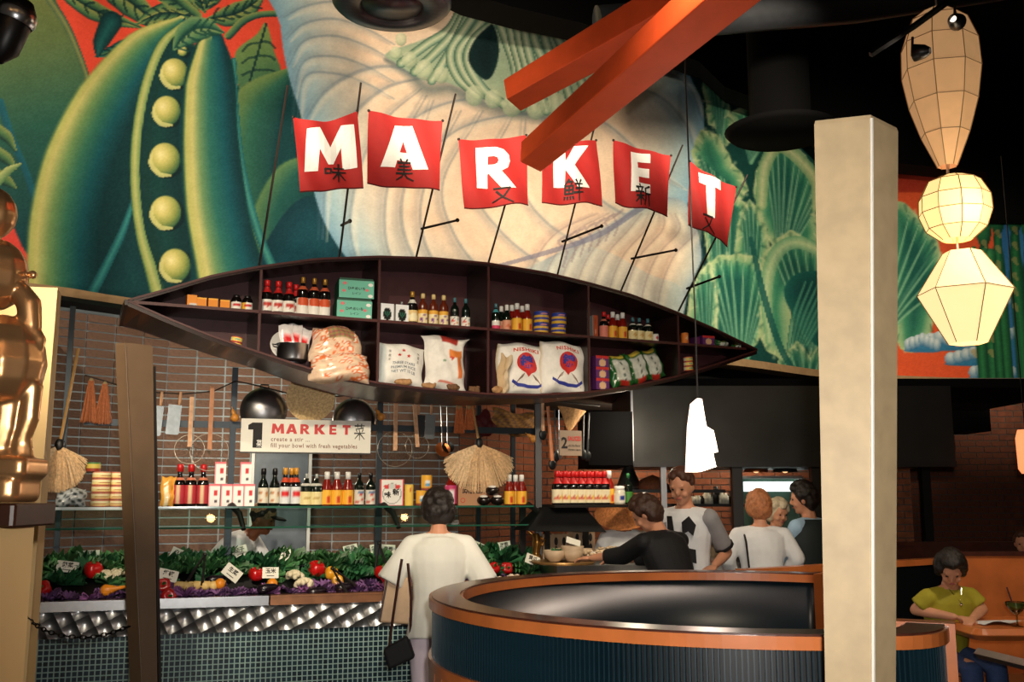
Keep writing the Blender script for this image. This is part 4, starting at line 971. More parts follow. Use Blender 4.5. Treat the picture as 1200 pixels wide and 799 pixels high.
# bay 5
tb = carton('tall_carton', .042, .06, .175, label_mix([(40, 100, 50), (230, 210, 180), (120, 30, 20)], (170, 70, 34), 5, 5)); row(tb, BO, [(696, .08)], zU, 'narrow upright orange and green carton beside the divider', '', cat='box', rz=BO.rz)
b9 = bottle('soy', .215, G_dark, C_red, [(.03, .46, solid((222, 130, 112))), (.64, .72, solid((190, 110, 90)))])
row(b9, BO, [(708, .08), (713, .17)], zU, 'dark red-capped bottle with salmon label in the right bay, {}', 'salmon-labelled bottles')
b10 = copy_tree(b8); row(b10, BO, [(718.5, .08), (724, .16), (730, .08)], zU, 'red chilli sauce bottle with yellow label in the right bay, {}', 'chilli sauce bottles in the right bay')
b11 = bottle('squat', .19, G_green, C_teal, [(.04, .42, blob((228, 214, 160), (214, 170, 90), cy=.5, rx=.08, ry=.2)), (.66, .74, solid((210, 210, 200)))], cap_r=.014)
for ch in b11.children: pass
row(b11, BO, [(742, .08), (749.5, .08), (759.5, .08)], zU, 'short blue-capped bottle with cream label in the right bay, {}', 'short blue-capped bottles')
j1 = tin(.05, .062, blob(WHITE, (190, 40, 60), rx=.06, ry=.25)); row(j1, BO, [(768.5, .06)], zU, 'small white jar with a red patch at the end of the right bay', '', cat='jar')
# bay 6
j2 = tin(.066, .09, blob((222, 124, 40), (240, 200, 150), rx=.05, ry=.2), 'orange_tub'); row(j2, BO, [(802.5, .06)], zU, 'orange tub in the narrow right end of the boat shelf', '', cat='tub')
def purple(s, t):
    if t > .72: return (190, 36, 40) if int(s * 14) % 2 == 0 else (206, 60, 56)
    if ((s - .5) / .26) ** 2 + ((t - .36) / .34) ** 2 < 1: return (222, 180, 140)
    return (96, 44, 110)
pc = carton('purple_carton', .12, .12, .075, purple, (80, 36, 90), n=14, k=10); row(pc, BO, [(825.5, .06)], zU, 'purple and red carton lying in the right end of the boat', '', cat='box', rz=BO.rz)
pc2 = carton('purple_carton', .05, .1, .06, solid((104, 30, 90)), (80, 36, 90)); row(pc2, BO, [(813, .08)], zU, 'plum coloured carton squeezed behind the orange tub', '', cat='box', rz=BO.rz)
# bay 1: little orange boxes and pill-shaped jars
for i, (px, hh) in enumerate(((222, .075), (233.5, .062), (247, .062), (261, .058))):
    c = carton('orange_carton', .062, .06, hh, (lambda s, t: (200, 200, 200) if t < .25 and s > .2 else (222, 138, 44)) if i == 0 else (lambda s, t: (236, 170, 60) if t > .8 else (218, 134, 40)), (190, 104, 30))
    row(c, BO, [(px, .07)], zU, 'small orange carton in the left tip, ' + ordn(i, 4), '', cat='box', rz=BO.rz); c['group'] = 'small orange cartons'
for i, px in enumerate((275, 288)):
    j = bottle('jar', .108, G_dark, C_black, [(.06, .52, (lambda s, t: (190, 30, 36) if .4 < t < .8 and abs(s - .5) < .12 else ((222, 170, 50) if (i and s < .42) else (226, 222, 214))))], cap_r=.022)
    row(j, BO, [(px, .09)], zU, 'short dark jar with red stripe label, ' + ORD[2][i], '', cat='jar'); j['group'] = 'red-striped jars'
def tinyel(s, t):
    if t > .82 or t < .14: return (190, 50, 40)
    if abs(s - .5) < .07 and .3 < t < .7: return (130, 170, 150)
    return (232, 206, 96) if abs(s - .5) < .16 else (232, 220, 190)
tt = tin(.078, .036, tinyel)
zf = fl(BO.hit(280, 400, .05)[0]) + .002
for i in range(2):
    q = tt if i == 0 else copy_tree(tt); a, _ = BO.hit(276, 400, .1)
    q.location = BO.pt(a + i * .004, .1, fl(a + .045) + .003 + i * .0385); q.rotation_euler = (0, math.radians(9), BO.rz); q['category'] = 'tin'
    q['label'] = ['flat yellow tin, lower of the leaning pair', 'flat yellow tin, upper of the leaning pair'][i]; q['group'] = 'flat yellow tins in the left tip'
# lower deck -------------------------------------------------
def deck(px, b=.15): a, _ = BO.hit(px, 400, b); return a, fl(a)
# steel pot with packets of dried goods
a, z = deck(343, .17); pot = thing('steel_pot', 'brushed steel pot holding white and red packets on boat shelf', 'pot', BO.pt(a, .17, z + .035), BO.rz)
mb = MB(); mb.sm = True; mb.lathe([(.07, 0), (.098, .004), (.105, .02), (.108, .125), (.114, .128), (.104, .127), (.1, .02), (.001, .012)], 24, cap=False); mb.obj('pot_body', M_steel, pot)
mb = MB(); mb.tube([(-.108, 0, .1), (-.135, -.01, .104), (-.14, 0, .12), (-.108, .01, .12)], .005, 6); mb.obj('handle', M_steel, pot)
def pillow(w, h, th, fn, name, n=14, k=16, m=None, pinch=.0, wr=.004, seed=0, sag=.0, top=1.0):
    """stuffed bag: front and back sheets meeting at a seam; s across, t up; returns front surface function"""
    rs = random.Random(seed); ph = [rs.uniform(0, 6) for _ in range(6)]
    def shape(s, t, side):
        e = (1 - abs(2 * s - 1) ** 3.2) * (1 - abs(2 * t - 1) ** 3.6); e = max(e, 0) ** .55
        e *= 1 + sag * (.5 - t)
        wdt = w * (1 - pinch * (abs(2 * t - 1) ** 6)) * (1 - (1 - top) * t)
        x = (s - .5) * wdt + math.sin(t * 9 + ph[0]) * wr; z = t * h + math.sin(s * 8 + ph[1]) * wr * 1.5 - sag * .02 * math.sin(s * 3.14)
        y = side * (th / 2 * e + (math.sin(s * 17 + t * 9 + ph[2]) + math.sin(s * 7 - t * 19 + ph[3])) * wr * .7 * min(1, e * 3))
        return Vector((x, y, z))
    V = []; F = []; C = []
    for side, f in ((-1, fn), (1, fn)):
        vs, fs, cs = sheet(lambda s, t: shape(s, t, side), n, k, f); off = len(V); V += vs; C += cs
        F += [tuple(i + off for i in (q if side < 0 else q[::-1])) for q in fs]
    root = thing(name, '', 'bag'); link('sack', paintmesh('sack', V, F, C, m or M_cloth), root)
    return root, (lambda s, t: shape(s, t, -1))
def redpack(s, t):
    if .15 < s < .85 and .18 < t < .62: return (206, 34, 40) if (int(t * 20) % 3) else (226, 150, 150)
    return (226, 222, 222)
for i, (dx, tz_, w_, h_) in enumerate(((-.055, .16, .1, .2), (.0, -.06, .1, .2), (.055, -.3, .1, .19))):
    p, _ = pillow(w_, h_, .03, redpack, 'snack_packet', 8, 10, M_foil, wr=.003, seed=i); p['category'] = 'packet'
    p.location = BO.pt(a + .01 + dx * .8, .14 + i * .02, z + .1 + (.01 if i == 1 else 0)); p.rotation_euler = (-.1, -tz_ * .8, BO.rz)
    p['label'] = ['white and red packet standing in the pot, left one', 'white and red packet standing in the pot, middle one', 'white and red packet leaning in the pot, right one'][i]; p['group'] = 'packets in the steel pot'
mb = MB(); mb.sm = True; mb.lathe([(.001, 0), (.1, .004), (.105, .01), (.1, .008), (.001, .006)], 24, M=Matrix.Rotation(math.radians(80), 3, 'X'), cap=False)
o_ = mb.obj('white_plate', M('plate_white', (214, 212, 208), rough=.3, var=0), loc=BO.pt(a - .03, .29, z + .17), rot=(0, 0, BO.rz)); o_['label'] = 'round white plate standing behind the packets'; o_['category'] = 'plate'
# two big clear bags of dried mushrooms, orange spotted
def shroom(seed):
    r = random.Random(seed); sp = [(r.random(), r.random(), r.uniform(.03, .06)) for _ in range(46)]
    def f(s, t):
        if .28 < s < .82 and .5 < t < .9 and seed == 1: return (150 + 30 * math.sin(s * 60), 116 + 24 * math.sin(t * 50), 86)
        for cx, cy, q in sp:
            d = math.hypot((s - cx), (t - cy) * .7)
            if d < q * .5: return (238, 226, 212)
            if d < q: return (216, 112, 62)
        return (226, 196, 168)
    return f
a, z = deck(396, .1)
for i in range(2):
    p, sf = pillow(.44 - .03 * i, .21 if i == 0 else .27, .2, shroom(i), 'mushroom_bag', 30, 24, M_foil, wr=.007, seed=10 + i, top=.9 if i == 0 else .74)
    p.location = BO.pt(a + (.0 if i == 0 else -.01), .02 if i == 0 else .07, z - .05 if i == 0 else z + .1); p.rotation_euler = (math.radians(-6 - 14 * i), 0, BO.rz - .02)
    p['category'] = 'bag'; p['label'] = ['orange-spotted clear bag of dried food, lower one overhanging the boat', 'orange-spotted clear bag of dried food, upper one'][i]; p['group'] = 'clear bags of dried food'
# rice sacks
def sackprint(s, t): return (234, 232, 226)
a, z = deck(469, .12); s1, f1 = pillow(.35, .32, .14, lambda s, t: (190, 198, 198) if s < .12 else (232, 230, 224), 'rice_sack', 18, 18, pinch=-.1, wr=.006, seed=3)
s1.location = BO.pt(a, .12, z + .01); s1.rotation_euler = (math.radians(-12), math.radians(5), BO.rz); s1['label'] = 'small white sack with three red stars and black lettering'; s1['category'] = 'sack'
star = [(math.sin(math.pi * k / 5) * (1 if k % 2 == 0 else .42), math.cos(math.pi * k / 5) * (1 if k % 2 == 0 else .42)) for k in range(10)]
for cx, cy in ((.5, .78), (.4, .66), (.6, .64)):
    vs, fs = loops2d([star]); print_on('red_star', vs, fs, f1, I_red, s1, .05, .05, cx, cy, .003, nx=2, ny=2)
for k, tx_ in enumerate(('THREE STARS', 'PREMIUM RICE', 'NET WT 15 LB')):
    vs, fs = text2d(tx_, 1, bold=.02); print_on('lettering', vs, fs, f1, I_grey, s1, .082, .09, .52, .44 - k * .1, .003, nx=8, ny=2)
for sx in (.2, .82):
    for k in range(3):
        vs, fs = text2d('米星王'[k], 1); print_on('lettering', vs, fs, f1, I_black, s1, .06, .07, sx, .74 - k * .1, .003, nx=2, ny=2)
def ragged(name, lab, cat, loc, rx, h, m, seed):     # folded brown paper lip of a sack or ball of roots
    r = random.Random(seed); mb = MB()
    mb.ball((0, 0, h * .38), (rx * .8, rx * .42, h * .38), 12, 8)
    for k in range(6):
        an = k * 1.05 + r.uniform(-.3, .3); c_ = Vector((math.cos(an) * rx * .62, math.sin(an) * rx * .25, h * r.uniform(.25, .5)))
        mb.tube([(0, 0, h * .35), c_, c_ * 1.25 + Vector((0, 0, r.uniform(-.01, .02)))], [h * .3, h * .26, h * .16], 7)
    o_ = link(name, None); bpy.data.objects.remove(o_)
    me = mb.mesh(name, m); t_ = bpy.data.objects.new('tmp', me); COL.objects.link(t_); q_ = t_.modifiers.new('r', 'REMESH'); q_.mode = 'VOXEL'; q_.voxel_size = .006; q_.use_smooth_shade = True
    bpy.context.view_layer.update(); out = bpy.data.meshes.new_from_object(t_.evaluated_get(bpy.context.evaluated_depsgraph_get())); bpy.data.objects.remove(t_); out.name = name
    o_ = link(name, out, None, loc, (0, 0, BO.rz), lab, cat); return o_
M_kraft = M('kraft_brown', (176, 132, 88), rough=.7, var=.15, scale=25, bump=.4); M_root = M('dried_root', (112, 78, 50), rough=.8, var=.2, scale=40, bump=.5)
a, z = deck(474, .02); ragged('ginger_root', 'knobbly tan ginger root in front of the three-star sack', 'ginger', BO.pt(a, .03, z + .001), .085, .07, M_kraft, 2)
a, z = deck(505, .02); ragged('ginger_root', 'tan ginger root between the two sacks at the shelf edge', 'ginger', BO.pt(a - .01, .03, z + .001), .07, .06, M_kraft, 5)
a, z = deck(532, .03); ragged('dried_root', 'dark dried root in front of the tall white sack', 'root', BO.pt(a, .035, z + .001), .06, .07, M_root, 3)
a, z = deck(558, .03); ragged('dried_root', 'dark dried root in the corner beside the divider', 'root', BO.pt(a, .06, z + .001), .055, .07, M_root, 4)
a, z = deck(521, .14)
def tallp(s, t):
    if t > .86 and .35 < s < .75: return (176, 60, 50)
    if .55 < s < .9 and .62 < t < .76: return (222, 130, 60)
    if .76 < s < .88 and .25 < t < .7: return (220, 120, 60)
    if ((s - .62) / .05) ** 2 + ((t - .6) / .035) ** 2 < 1: return (200, 50, 40)
    if ((s - .4) / .04) ** 2 + ((t - .5) / .03) ** 2 < 1: return (90, 140, 100)
    if .3 < s < .7 and .1 < t < .15: return (210, 100, 70)
    return (236, 233, 226)
s2, f2 = pillow(.31, .42, .15, tallp, 'rice_sack', 26, 30, pinch=-.28, wr=.007, seed=6)
s2.location = BO.pt(a, .14, z + .003); s2.rotation_euler = (math.radians(-5), math.radians(2), BO.rz); s2['label'] = 'tall white sack with pinched top and orange print'; s2['category'] = 'sack'
for i, (px, bb, wd) in enumerate(((609, .16, .42), (655, .1, .40))):
    a, z = deck(px, bb); p, f = pillow(wd, .41, .17, lambda s, t: (238, 235, 228) if s > .03 else (196, 176, 140), 'rice_sack', 24, 26, wr=.007, seed=20 + i, pinch=.06)
    p.location = BO.pt(a + .02, bb, z + .004); p.rotation_euler = (math.radians(-5), math.radians(3 if i else 0), BO.rz); p['category'] = 'sack'
    p['label'] = ['white rice sack with red sun crest, left of the pair', 'white rice sack with red sun crest, right of the pair'][i]; p['group'] = 'crested rice sacks'
    vs, fs = text2d('NISHIKI', 1, bold=.03, space=1.1); print_on('lettering', vs, fs, f, M('red_orange_ink', (214, 74, 50), var=0), p, .14, .1, .53, .8, .003, nx=10, ny=2)
    vs, fs = loops2d([circ(0, 0, 1, 22)]); print_on('sun_crest', vs, fs, f, M('crest_red', (206, 48, 44), var=0), p, .2, .2, .54, .57, .003, nx=8, ny=8)
    vs, fs = loops2d([[(-1, 0), (0, -1.2), (1, 0)]]); print_on('sun_crest', vs, fs, f, M('crest_red', (206, 48, 44), var=0), p, .08, .08, .54, .4, .003, nx=3, ny=3)
    vs, fs = text2d('錦', 1, bold=.03); print_on('crest_character', vs, fs, f, I_blue, p, .27, .26, .54, .49, .006, nx=6, ny=6)
    for sg in (-1, 1):
        for k in range(5):
            pts = [(sg * (.08 + .17 * q + k * .012), -.018 * k + .1 * (1 - (q - .1) ** 2) - .08 * q) for q in (0, .33, .66, 1)]
            V = []; F = []
            for q in range(3):
                (x0, y0), (x1, y1) = pts[q], pts[q + 1]; o2 = len(V); V += [(x0, y0, 0), (x1, y1, 0), (x1, y1 + .008, 0), (x0, y0 + .008, 0)]; F.append((o2, o2 + 1, o2 + 2, o2 + 3))
            print_on('wheat_mark', V, F, f, M('brown_ink', (130, 100, 84), var=0), p, 1, 1, .54, .26, .003, nx=0, ny=0)
    arc = [(-.32, .08), (-.2, -.01), (0, -.05), (.2, -.01), (.32, .08), (.34, .03), (.2, -.07), (0, -.11), (-.2, -.07), (-.34, .03)]
    vs, fs = loops2d([arc]); print_on('blue_ribbon', vs, fs, f, I_blue, p, 1, 1, .54, .2, .003, nx=8, ny=2)
a, z = deck(588, .05); p, f = pillow(.1, .3, .05, lambda s, t: (206, 186, 156) if s > .5 else (196, 168, 130), 'paper_sack', 8, 14, wr=.01, seed=31); p.location = BO.pt(a, .06, z + .003); p.rotation_euler = (0, math.radians(8), BO.rz); p['label'] = 'crumpled tan paper sack squeezed left of the crested rice'; p['category'] = 'sack'
a, z = deck(580, .02); ragged('dried_root', 'light brown dried root at the left edge of the rice bay', 'root', BO.pt(a + .02, .02, z + .001), .05, .08, M_kraft, 8)
# purple snack cartons, three high
a, z = deck(702, .06)
for k in range(3):
    c = carton('purple_carton', .118, .1, .088, purple, (80, 36, 90), n=14, k=10); c.location = BO.pt(a, .06, z + .004 + k * .0895); c.rotation_euler = (0, 0, BO.rz); c['category'] = 'box'
    c['label'] = 'purple carton with red scalloped top, ' + ['bottom', 'middle', 'top'][k] + ' of the stack of three'; c['group'] = 'stacked purple cartons'
def greenbag(s, t):
    if .22 < s < .85 and .15 < t < .78:
        return (60, 90, 80) if (abs(s - .55) < .05 and int(t * 11) % 2) else (206, 210, 200)
    if t > .86 and .3 < s < .8: return (222, 196, 80)
    if t < .12 and .3 < s < .7: return (190, 50, 40)
    return (36, 96, 44)
for i, px in enumerate((728, 750, 769)):
    a, z = deck(px, .12); p, f = pillow(.22, .26, .09, greenbag, 'green_packet', 14, 18, M_foil, wr=.006, seed=40 + i); p['category'] = 'packet'
    p.location = BO.pt(a, .08 + .03 * i, z + .01); p.rotation_euler = (math.radians(-14), math.radians(-14), BO.rz); p['label'] = 'green packet with pale window, ' + ORD[3][i]; p['group'] = 'green packets on the lower deck'
a, z = deck(806, .05); tt2 = None
for k in range(3):
    q = copy_tree(tt); q.location = BO.pt(a, .05, z + .01 + k * .0385); q.rotation_euler = (0, math.radians(-6), BO.rz); q['label'] = 'flat yellow tin, ' + ['bottom', 'middle', 'top'][k] + ' of the three at the right end'; q['group'] = 'flat yellow tins at the right end'
p, f = pillow(.13, .05, .08, greenbag, 'green_packet', 10, 6, M_foil, wr=.004, seed=50); a, _ = BO.hit(845, 400, .06); p.location = BO.pt(a, .06, zU); p.rotation_euler = (0, .1, BO.rz); p['category'] = 'packet'; p['label'] = 'green packet lying flat in the right tip'
p, f = pillow(.1, .035, .06, greenbag, 'green_packet', 10, 6, M_foil, wr=.004, seed=51); a, _ = BO.hit(862, 400, .05); p.location = BO.pt(a, .05, zU - .01); p.rotation_euler = (0, .1, BO.rz); p['category'] = 'packet'; p['label'] = 'smaller green packet right at the boat tip'
# ---------------------------------------------------------------- goods on the glass shelf
zG = ZS + .0005 - .012
def shx(px, b): return ST.hit(px, 560, b)[0]
B0 = VP_ - .02
def srow(proto, spots, label, group, **k): return row(proto, ST, [(px, B0 + b) for px, b in spots], zG, label, group, **k)
# left section, beyond the slim post
tg = tin(.1, .062, lambda s, t: (60, 130, 70) if t > .8 else ((210, 190, 90) if t > .3 else (150, 60, 40)))
def yl(s, t):
    if t > .86 or t < .12: return (206, 110, 80)
    return (170, 60, 40) if abs(s - .5) < .1 and .3 < t < .5 else ((250, 238, 190) if t > .5 else (242, 222, 150))
ty = tin(.128, .047, yl); n_ = 0
for i, (px, cnt) in enumerate(((119, 5), (139, 5))):
    for k in range(cnt):
        q = ty if n_ == 0 else copy_tree(ty); n_ += 1; q.location = ST.pt(shx(px, B0 + .08 * i), B0 + .08 * i, zG + k * .0505); q.rotation_euler = (0, 0, ST.rz + k * .2); q['category'] = 'tin'
        q['label'] = 'flat yellow and cream tin, %s of the %s pile at the left' % (['lowest', 'second up', 'third up', 'fourth up', 'topmost'][k], ['front', 'back'][i]); q['group'] = 'piled yellow tins'
row(tg, ST, [(119, B0)], zG + 5 * .0505, 'green-lidded round tin on top of the yellow tin pile', '', cat='tin')
p, f = pillow(.2, .13, .1, lambda s, t: (70, 80, 78) if (int(s * 9) + int(t * 7)) % 3 == 0 else (196, 204, 206), 'clear_packet', 14, 12, M_foil, wr=.006, seed=60); p.location = ST.pt(shx(85, B0), B0, zG); p.rotation_euler = (0, 0, ST.rz); p['label'] = 'crinkled clear packet lying left of the yellow tin pile'; p['category'] = 'packet'
q = bottle('soy', .23, G_dark, C_red, [(.08, .4, blob((30, 26, 24), (200, 40, 40), cx=.53, cy=.6, ry=.3))]); row(q, ST, [(184, B0)], zG, 'dark bottle with red square label half behind the slim post', '')
for i, px in enumerate((196, 209)):
    p, f = pillow(.082, .215, .05, lambda s, t: (250, 236, 190) if .25 < s < .75 and t < .7 else (226, 166, 70), 'gold_packet', 8, 14, M_foil, wr=.004, seed=70 + i); p.location = ST.pt(shx(px, B0), B0, zG); p.rotation_euler = (0, 0, ST.rz)
    p['label'] = 'upright shiny gold foil packet, ' + ORD[2][i]; p['category'] = 'packet'; p['group'] = 'gold foil packets'
q = bottle('mid', .31, G_dark, C_red, [(.06, .5, lambda s, t: (222, 190, 150) if abs(s - .5) < .05 else (190, 60, 70)), (.62, .68, solid((206, 120, 90)))], cap_r=.024)
for ch in q.children: pass
srow(q, [(219, 0), (232, 0), (246, 0)], 'large red-capped dark bottle with crimson label, {}', 'large red-capped bottles')
def redwhite(s, t):
    if t > .9: return (226, 110, 120)
    if .45 < s < .8 and .45 < t < .75: return (206, 44, 50)
    if .5 < s < .8 and .15 < t < .35 and int(t * 28) % 2: return (70, 60, 70)
    if s < .12: return (240, 150, 160)
    return (244, 236, 234)
k_ = 0
for px, z_, nm in ((259, 0, 'lower row, leftmost'), (273, 0, 'lower row, second from left'), (286, 0, 'lower row, second from right'), (299, 0, 'lower row, rightmost'), (265, .165, 'upper left'), (294, .165, 'upper right')):
    c = carton('tea_carton', .08, .06, .164, redwhite, (225, 190, 190), n=16, k=16); row(c, ST, [(px, B0)], zG + z_, 'pink and white carton with red square, ' + nm, '', cat='box', rz=ST.rz); c['group'] = 'pink and white cartons'
q = bottle('mid', .285, G_green, C_black, [(.08, .48, label_mix([(180, 110, 60), (90, 130, 100), (200, 150, 90)], (214, 208, 190), 6, 21)), (.9, .92, solid((200, 120, 120)))], cap_r=.019)
srow(q, [(315, 0), (328, 0)], 'black beer-like bottle with pale patterned label, {}', 'black bottles beside the pink cartons')
q = bottle('mid', .29, G_dark, M('amber_cap', (196, 140, 50), rough=.35, var=0), [(.06, .5, blob((210, 214, 216), (200, 40, 44), cy=.6, rx=.13, ry=.2)), (.62, .74, solid((190, 70, 40)))], cap_r=.019)
srow(q, [(340, 0), (347, .08), (352.5, 0)], 'amber-capped bottle with red medallion label, {}', 'amber-capped bottles')
q = bottle('squat', .245, G_green, M('clear_cap', (150, 155, 150), rough=.2, var=0), [(.04, .44, blob((220, 206, 150), (180, 150, 80), rx=.06, ry=.15)), (.62, .7, solid((190, 190, 180)))], cap_r=.012)
srow(q, [(364.5, 0), (376, 0)], 'squat green-black bottle with cream label, {}', 'squat bottles under the sign')
q8 = copy_tree(b8)
for ch in q8.children: pass
q8.scale = (1.18, 1.18, 1.18); srow(q8, [(388, 0), (399.5, 0), (412, 0)], 'white-capped red chilli sauce bottle under the market sign, {}', 'chilli bottles under the market sign')
q = bottle('tall', .255, G_green, C_black, [(.04, .48, label_mix([(200, 70, 50), (80, 120, 160)], (218, 212, 200), 6, 33))], cap_r=.015)
srow(q, [(425, 0), (438, 0)], 'black capless bottle with blue and red label, {}', 'black bottles at the end of the sign')
# middle section
def boxsn(s, t):
    if s < .04 or s > .96 or t < .03 or t > .97: return (200, 60, 60)
    if t > .5 and ((s - .5) / .36) ** 2 + ((t - .72) / .1) ** 2 < 1: return (206, 60, 60) if abs(s - .5) > .14 else (200, 205, 200)
    if ((s - .5) / .4) ** 2 + ((t - .45) / .4) ** 2 < 1 and ((s - .5) / .36) ** 2 + ((t - .45) / .36) ** 2 > 1: return (150, 150, 146)
    return (230, 228, 222)
c = carton('picture_carton', .19, .08, .205, boxsn, (150, 140, 130), n=26, k=26); row(c, ST, [(461.5, B0)], zG, 'white square carton with brush writing and a red rim', '', cat='box', rz=ST.rz)
flat_han('mi', .05, I_black, c, (-.035, -.0415, .06), .16); flat_han('xin', .05, I_black, c, (.03, -.0415, .08), .16)
q = tin(.072, .165, blob((236, 200, 90), (200, 70, 50), cy=.75, rx=.07, ry=.07), 'tall_tin'); row(q, ST, [(482, B0)], zG, 'tall pale yellow tin beside the square picture carton', '', cat='tin')
def yb(s, t):
    if t < .14: return (140, 60, 50)
    if ((s - .5) / .1) ** 2 + ((t - .45) / .22) ** 2 < 1: return (90, 160, 200) if t < .5 else (225, 230, 232)
    return (236, 176, 56)
q = tin(.088, .118, yb)
for i, (px, z_) in enumerate(((494, 0), (508, 0), (500, .121))):
    o_ = q if i == 0 else copy_tree(q); o_.location = ST.pt(shx(px, B0), B0, zG + z_); o_.rotation_euler = (0, 0, ST.rz); o_['category'] = 'tin'
    o_['label'] = 'orange tin with blue oval, ' + ['lower left of three', 'lower right of three', 'on top of the two others'][i]; o_['group'] = 'orange tins with blue ovals'
q = bottle('soy', .285, G_red, C_white, [(.05, .56, lambda s, t: (196, 60, 110) if abs(s - .5) > .06 or t > .8 else (236, 225, 228))], cap_r=.016); srow(q, [(530, 0)], 'single bottle with magenta and white label left of the brown box', '')
c = carton('brown_carton', .235, .14, .19, solid((176, 132, 98)), (140, 100, 72)); row(c, ST, [(552, B0 + .02)], zG, 'brown cardboard box with brush characters and a red roundel', '', cat='box', rz=ST.rz)
flat_text('蔬冠', .085, I_black, c, (0, -.0715, .1), .001, 'brush_writing', space=1.1)
vs, fs = loops2d([circ(0, 0, .02), circ(0, 0, .015)]); me = bpy.data.meshes.new('roundel'); me.from_pydata(vs, [], fs); me.materials.append(I_red); link('roundel', me, c, loc=(-.08, -.0712, .04), rot=(math.pi / 2, 0, 0))
for i, (px, z_) in enumerate(((567, 0), (583, 0), (577, .078))):
    mb = MB(); mb.sm = True; mb.ball((0, 0, .04), (.058, .05, .04), 16, 10)
    o_ = link('round_packet', mb.mesh('round_packet', M('dark_wrap', (28, 20, 18), rough=.2, var=0)), loc=ST.pt(shx(px, B0 - .06), B0 - .06, zG + z_)); o_['category'] = 'packet'; o_['group'] = 'dark wrapped rounds'
    mb = MB(); mb.sm = True; mb.lathe([(.03, .0), (.045, .0), (.03, .028), (.001, .034)], 14, cap=False, sy=.85); mb.obj('white_label', M('label_white', (226, 222, 216), rough=.4, var=0), o_, loc=(0, -.008, .05))
    o_['label'] = 'dark round wrapped bundle with white top, ' + ['lower left', 'lower right', 'on top'][i]
q8b = copy_tree(q8); q8b.scale = (1.12,) * 3; srow(q8b, [(597, -.04), (604, .05), (611, -.04)], 'white-capped red chilli sauce bottle by the right end post, {}', 'chilli bottles by the right post')

# ---------------------------------------------------------------- tools hanging from the rope
M_wood = mat('pale_wood', (206, 158, 118), .55, var=.1, scale=(22)); M_bamb = mat('bamboo_cane', (176, 134, 74), .5, var=.1)
M_blade = mat('cleaver_steel', (120, 128, 134), .5, .9, var=.08, scale=20); M_dblade = mat('dark_blade', (34, 36, 38), .4, .7, var=.05); M_gblade = mat('grey_blade', (96, 102, 104), .4, .8, var=.05)
M_wire = mat('skimmer_wire', (130, 120, 106), .4, .8, var=0); M_straw = mat('straw_bristle', (232, 200, 158), .8, var=.14, scale=60); M_red_straw = mat('ruddy_straw', (176, 106, 66), .8, var=.12, scale=60)
BT = VP_ - .05
def hang(px, py): a, z = ST.hit(px, py, BT); return a, z
def tool(name, label, cat, px, py, group=None): a, z = hang(px, py); return thing(name, label, cat, ST.pt(a, BT, z), ST.rz, group)
PXM = (hang(301, 500)[0] - hang(300, 500)[0])      # metres per picture unit on the tool plane
def cleaver(px, ytop, ybl, x0, x1, ybot, blade, label, tilt=0):
    r = tool('cleaver', label, 'cleaver', px, ytop); r.rotation_euler = (0, tilt, ST.rz)
    hl = (ybl - ytop) * PXM; mb = MB(); mb.sm = True; mb.tube([(0, 0, 0), (0, 0, -hl * .5), (0, 0, -hl)], [.009, .012, .009], 8); mb.obj('handle', M_wood, r)
    w0, w1 = (x0 - px) * PXM, (x1 - px) * PXM; bh = (ybot - ybl) * PXM; mb = MB(); mb.prism([(w0, -hl), (w1, -hl), (w1, -hl - bh + .01), (w1 - .01, -hl - bh), (w0, -hl - bh)], -.0015, .0015); mb.obj('blade', blade, r)
cleaver(190, 459, 476, 179, 194, 511, M_blade, 'square steel cleaver hanging nearest the slim brown post', .06)
cleaver(212, 459, 475, 200, 215, 510, M_blade, 'square steel cleaver second from the slim brown post', .06)
cleaver(491, 474, 487, 489, 500, 515, M_dblade, 'black-bladed cleaver hanging among the middle tools', .05)
cleaver(506, 474, 487, 499, 512, 518, M_gblade, 'grey-bladed cleaver hanging beside the black one', .05)
def skimmer(px, y0, y1, px2, cy, rr, label, wood=M_wood, hw=.016, tilt=0):
    r = tool('wire_skimmer', label, 'skimmer', px, y0); r.rotation_euler = (0, tilt, ST.rz); L = (y1 - y0) * PXM
    mb = MB(); mb.box((0, 0, -L / 2), (hw * 2, .012, L)); mb.obj('handle', wood, r)
    R = rr * PXM; c = Vector(((px2 - px) * PXM * 0, .005, -(cy - y0) * PXM)); mb = MB()
    mb.tube([c + Vector((R * math.cos(t), 0, R * math.sin(t))) for t in [2 * math.pi * k / 28 for k in range(29)]], .003, 5)
    for q in (.7, .42): mb.tube([c + Vector((R * q * math.cos(t), (1 - q) * R * .25, R * q * math.sin(t))) for t in [2 * math.pi * k / 20 for k in range(21)]], .0013, 4)
    for k in range(9):
        t = math.pi * k / 9; d = Vector((math.cos(t), 0, math.sin(t))); mb.tube([c - d * R, c + Vector((0, R * .25, 0)), c + d * R], .0012, 4)
    mb.obj('wire_basket', M_wire, r)
skimmer(225, 465, 524, 224, 527, 17, 'wire skimmer with pale wooden handle, smaller one beside the cleavers')
skimmer(249, 452, 528, 248, 531, 22, 'wire skimmer with long tan handle, between cleavers and rack post', mat('tan_wood', (190, 128, 84), .55, var=.08))
skimmer(464, 472, 532, 464, 530, 22, 'large wire skimmer with flat wooden handle right of the market sign')
skimmer(486, 474, 528, 490, 527, 15, 'smaller wire skimmer hanging behind the black cleaver', tilt=-.08)
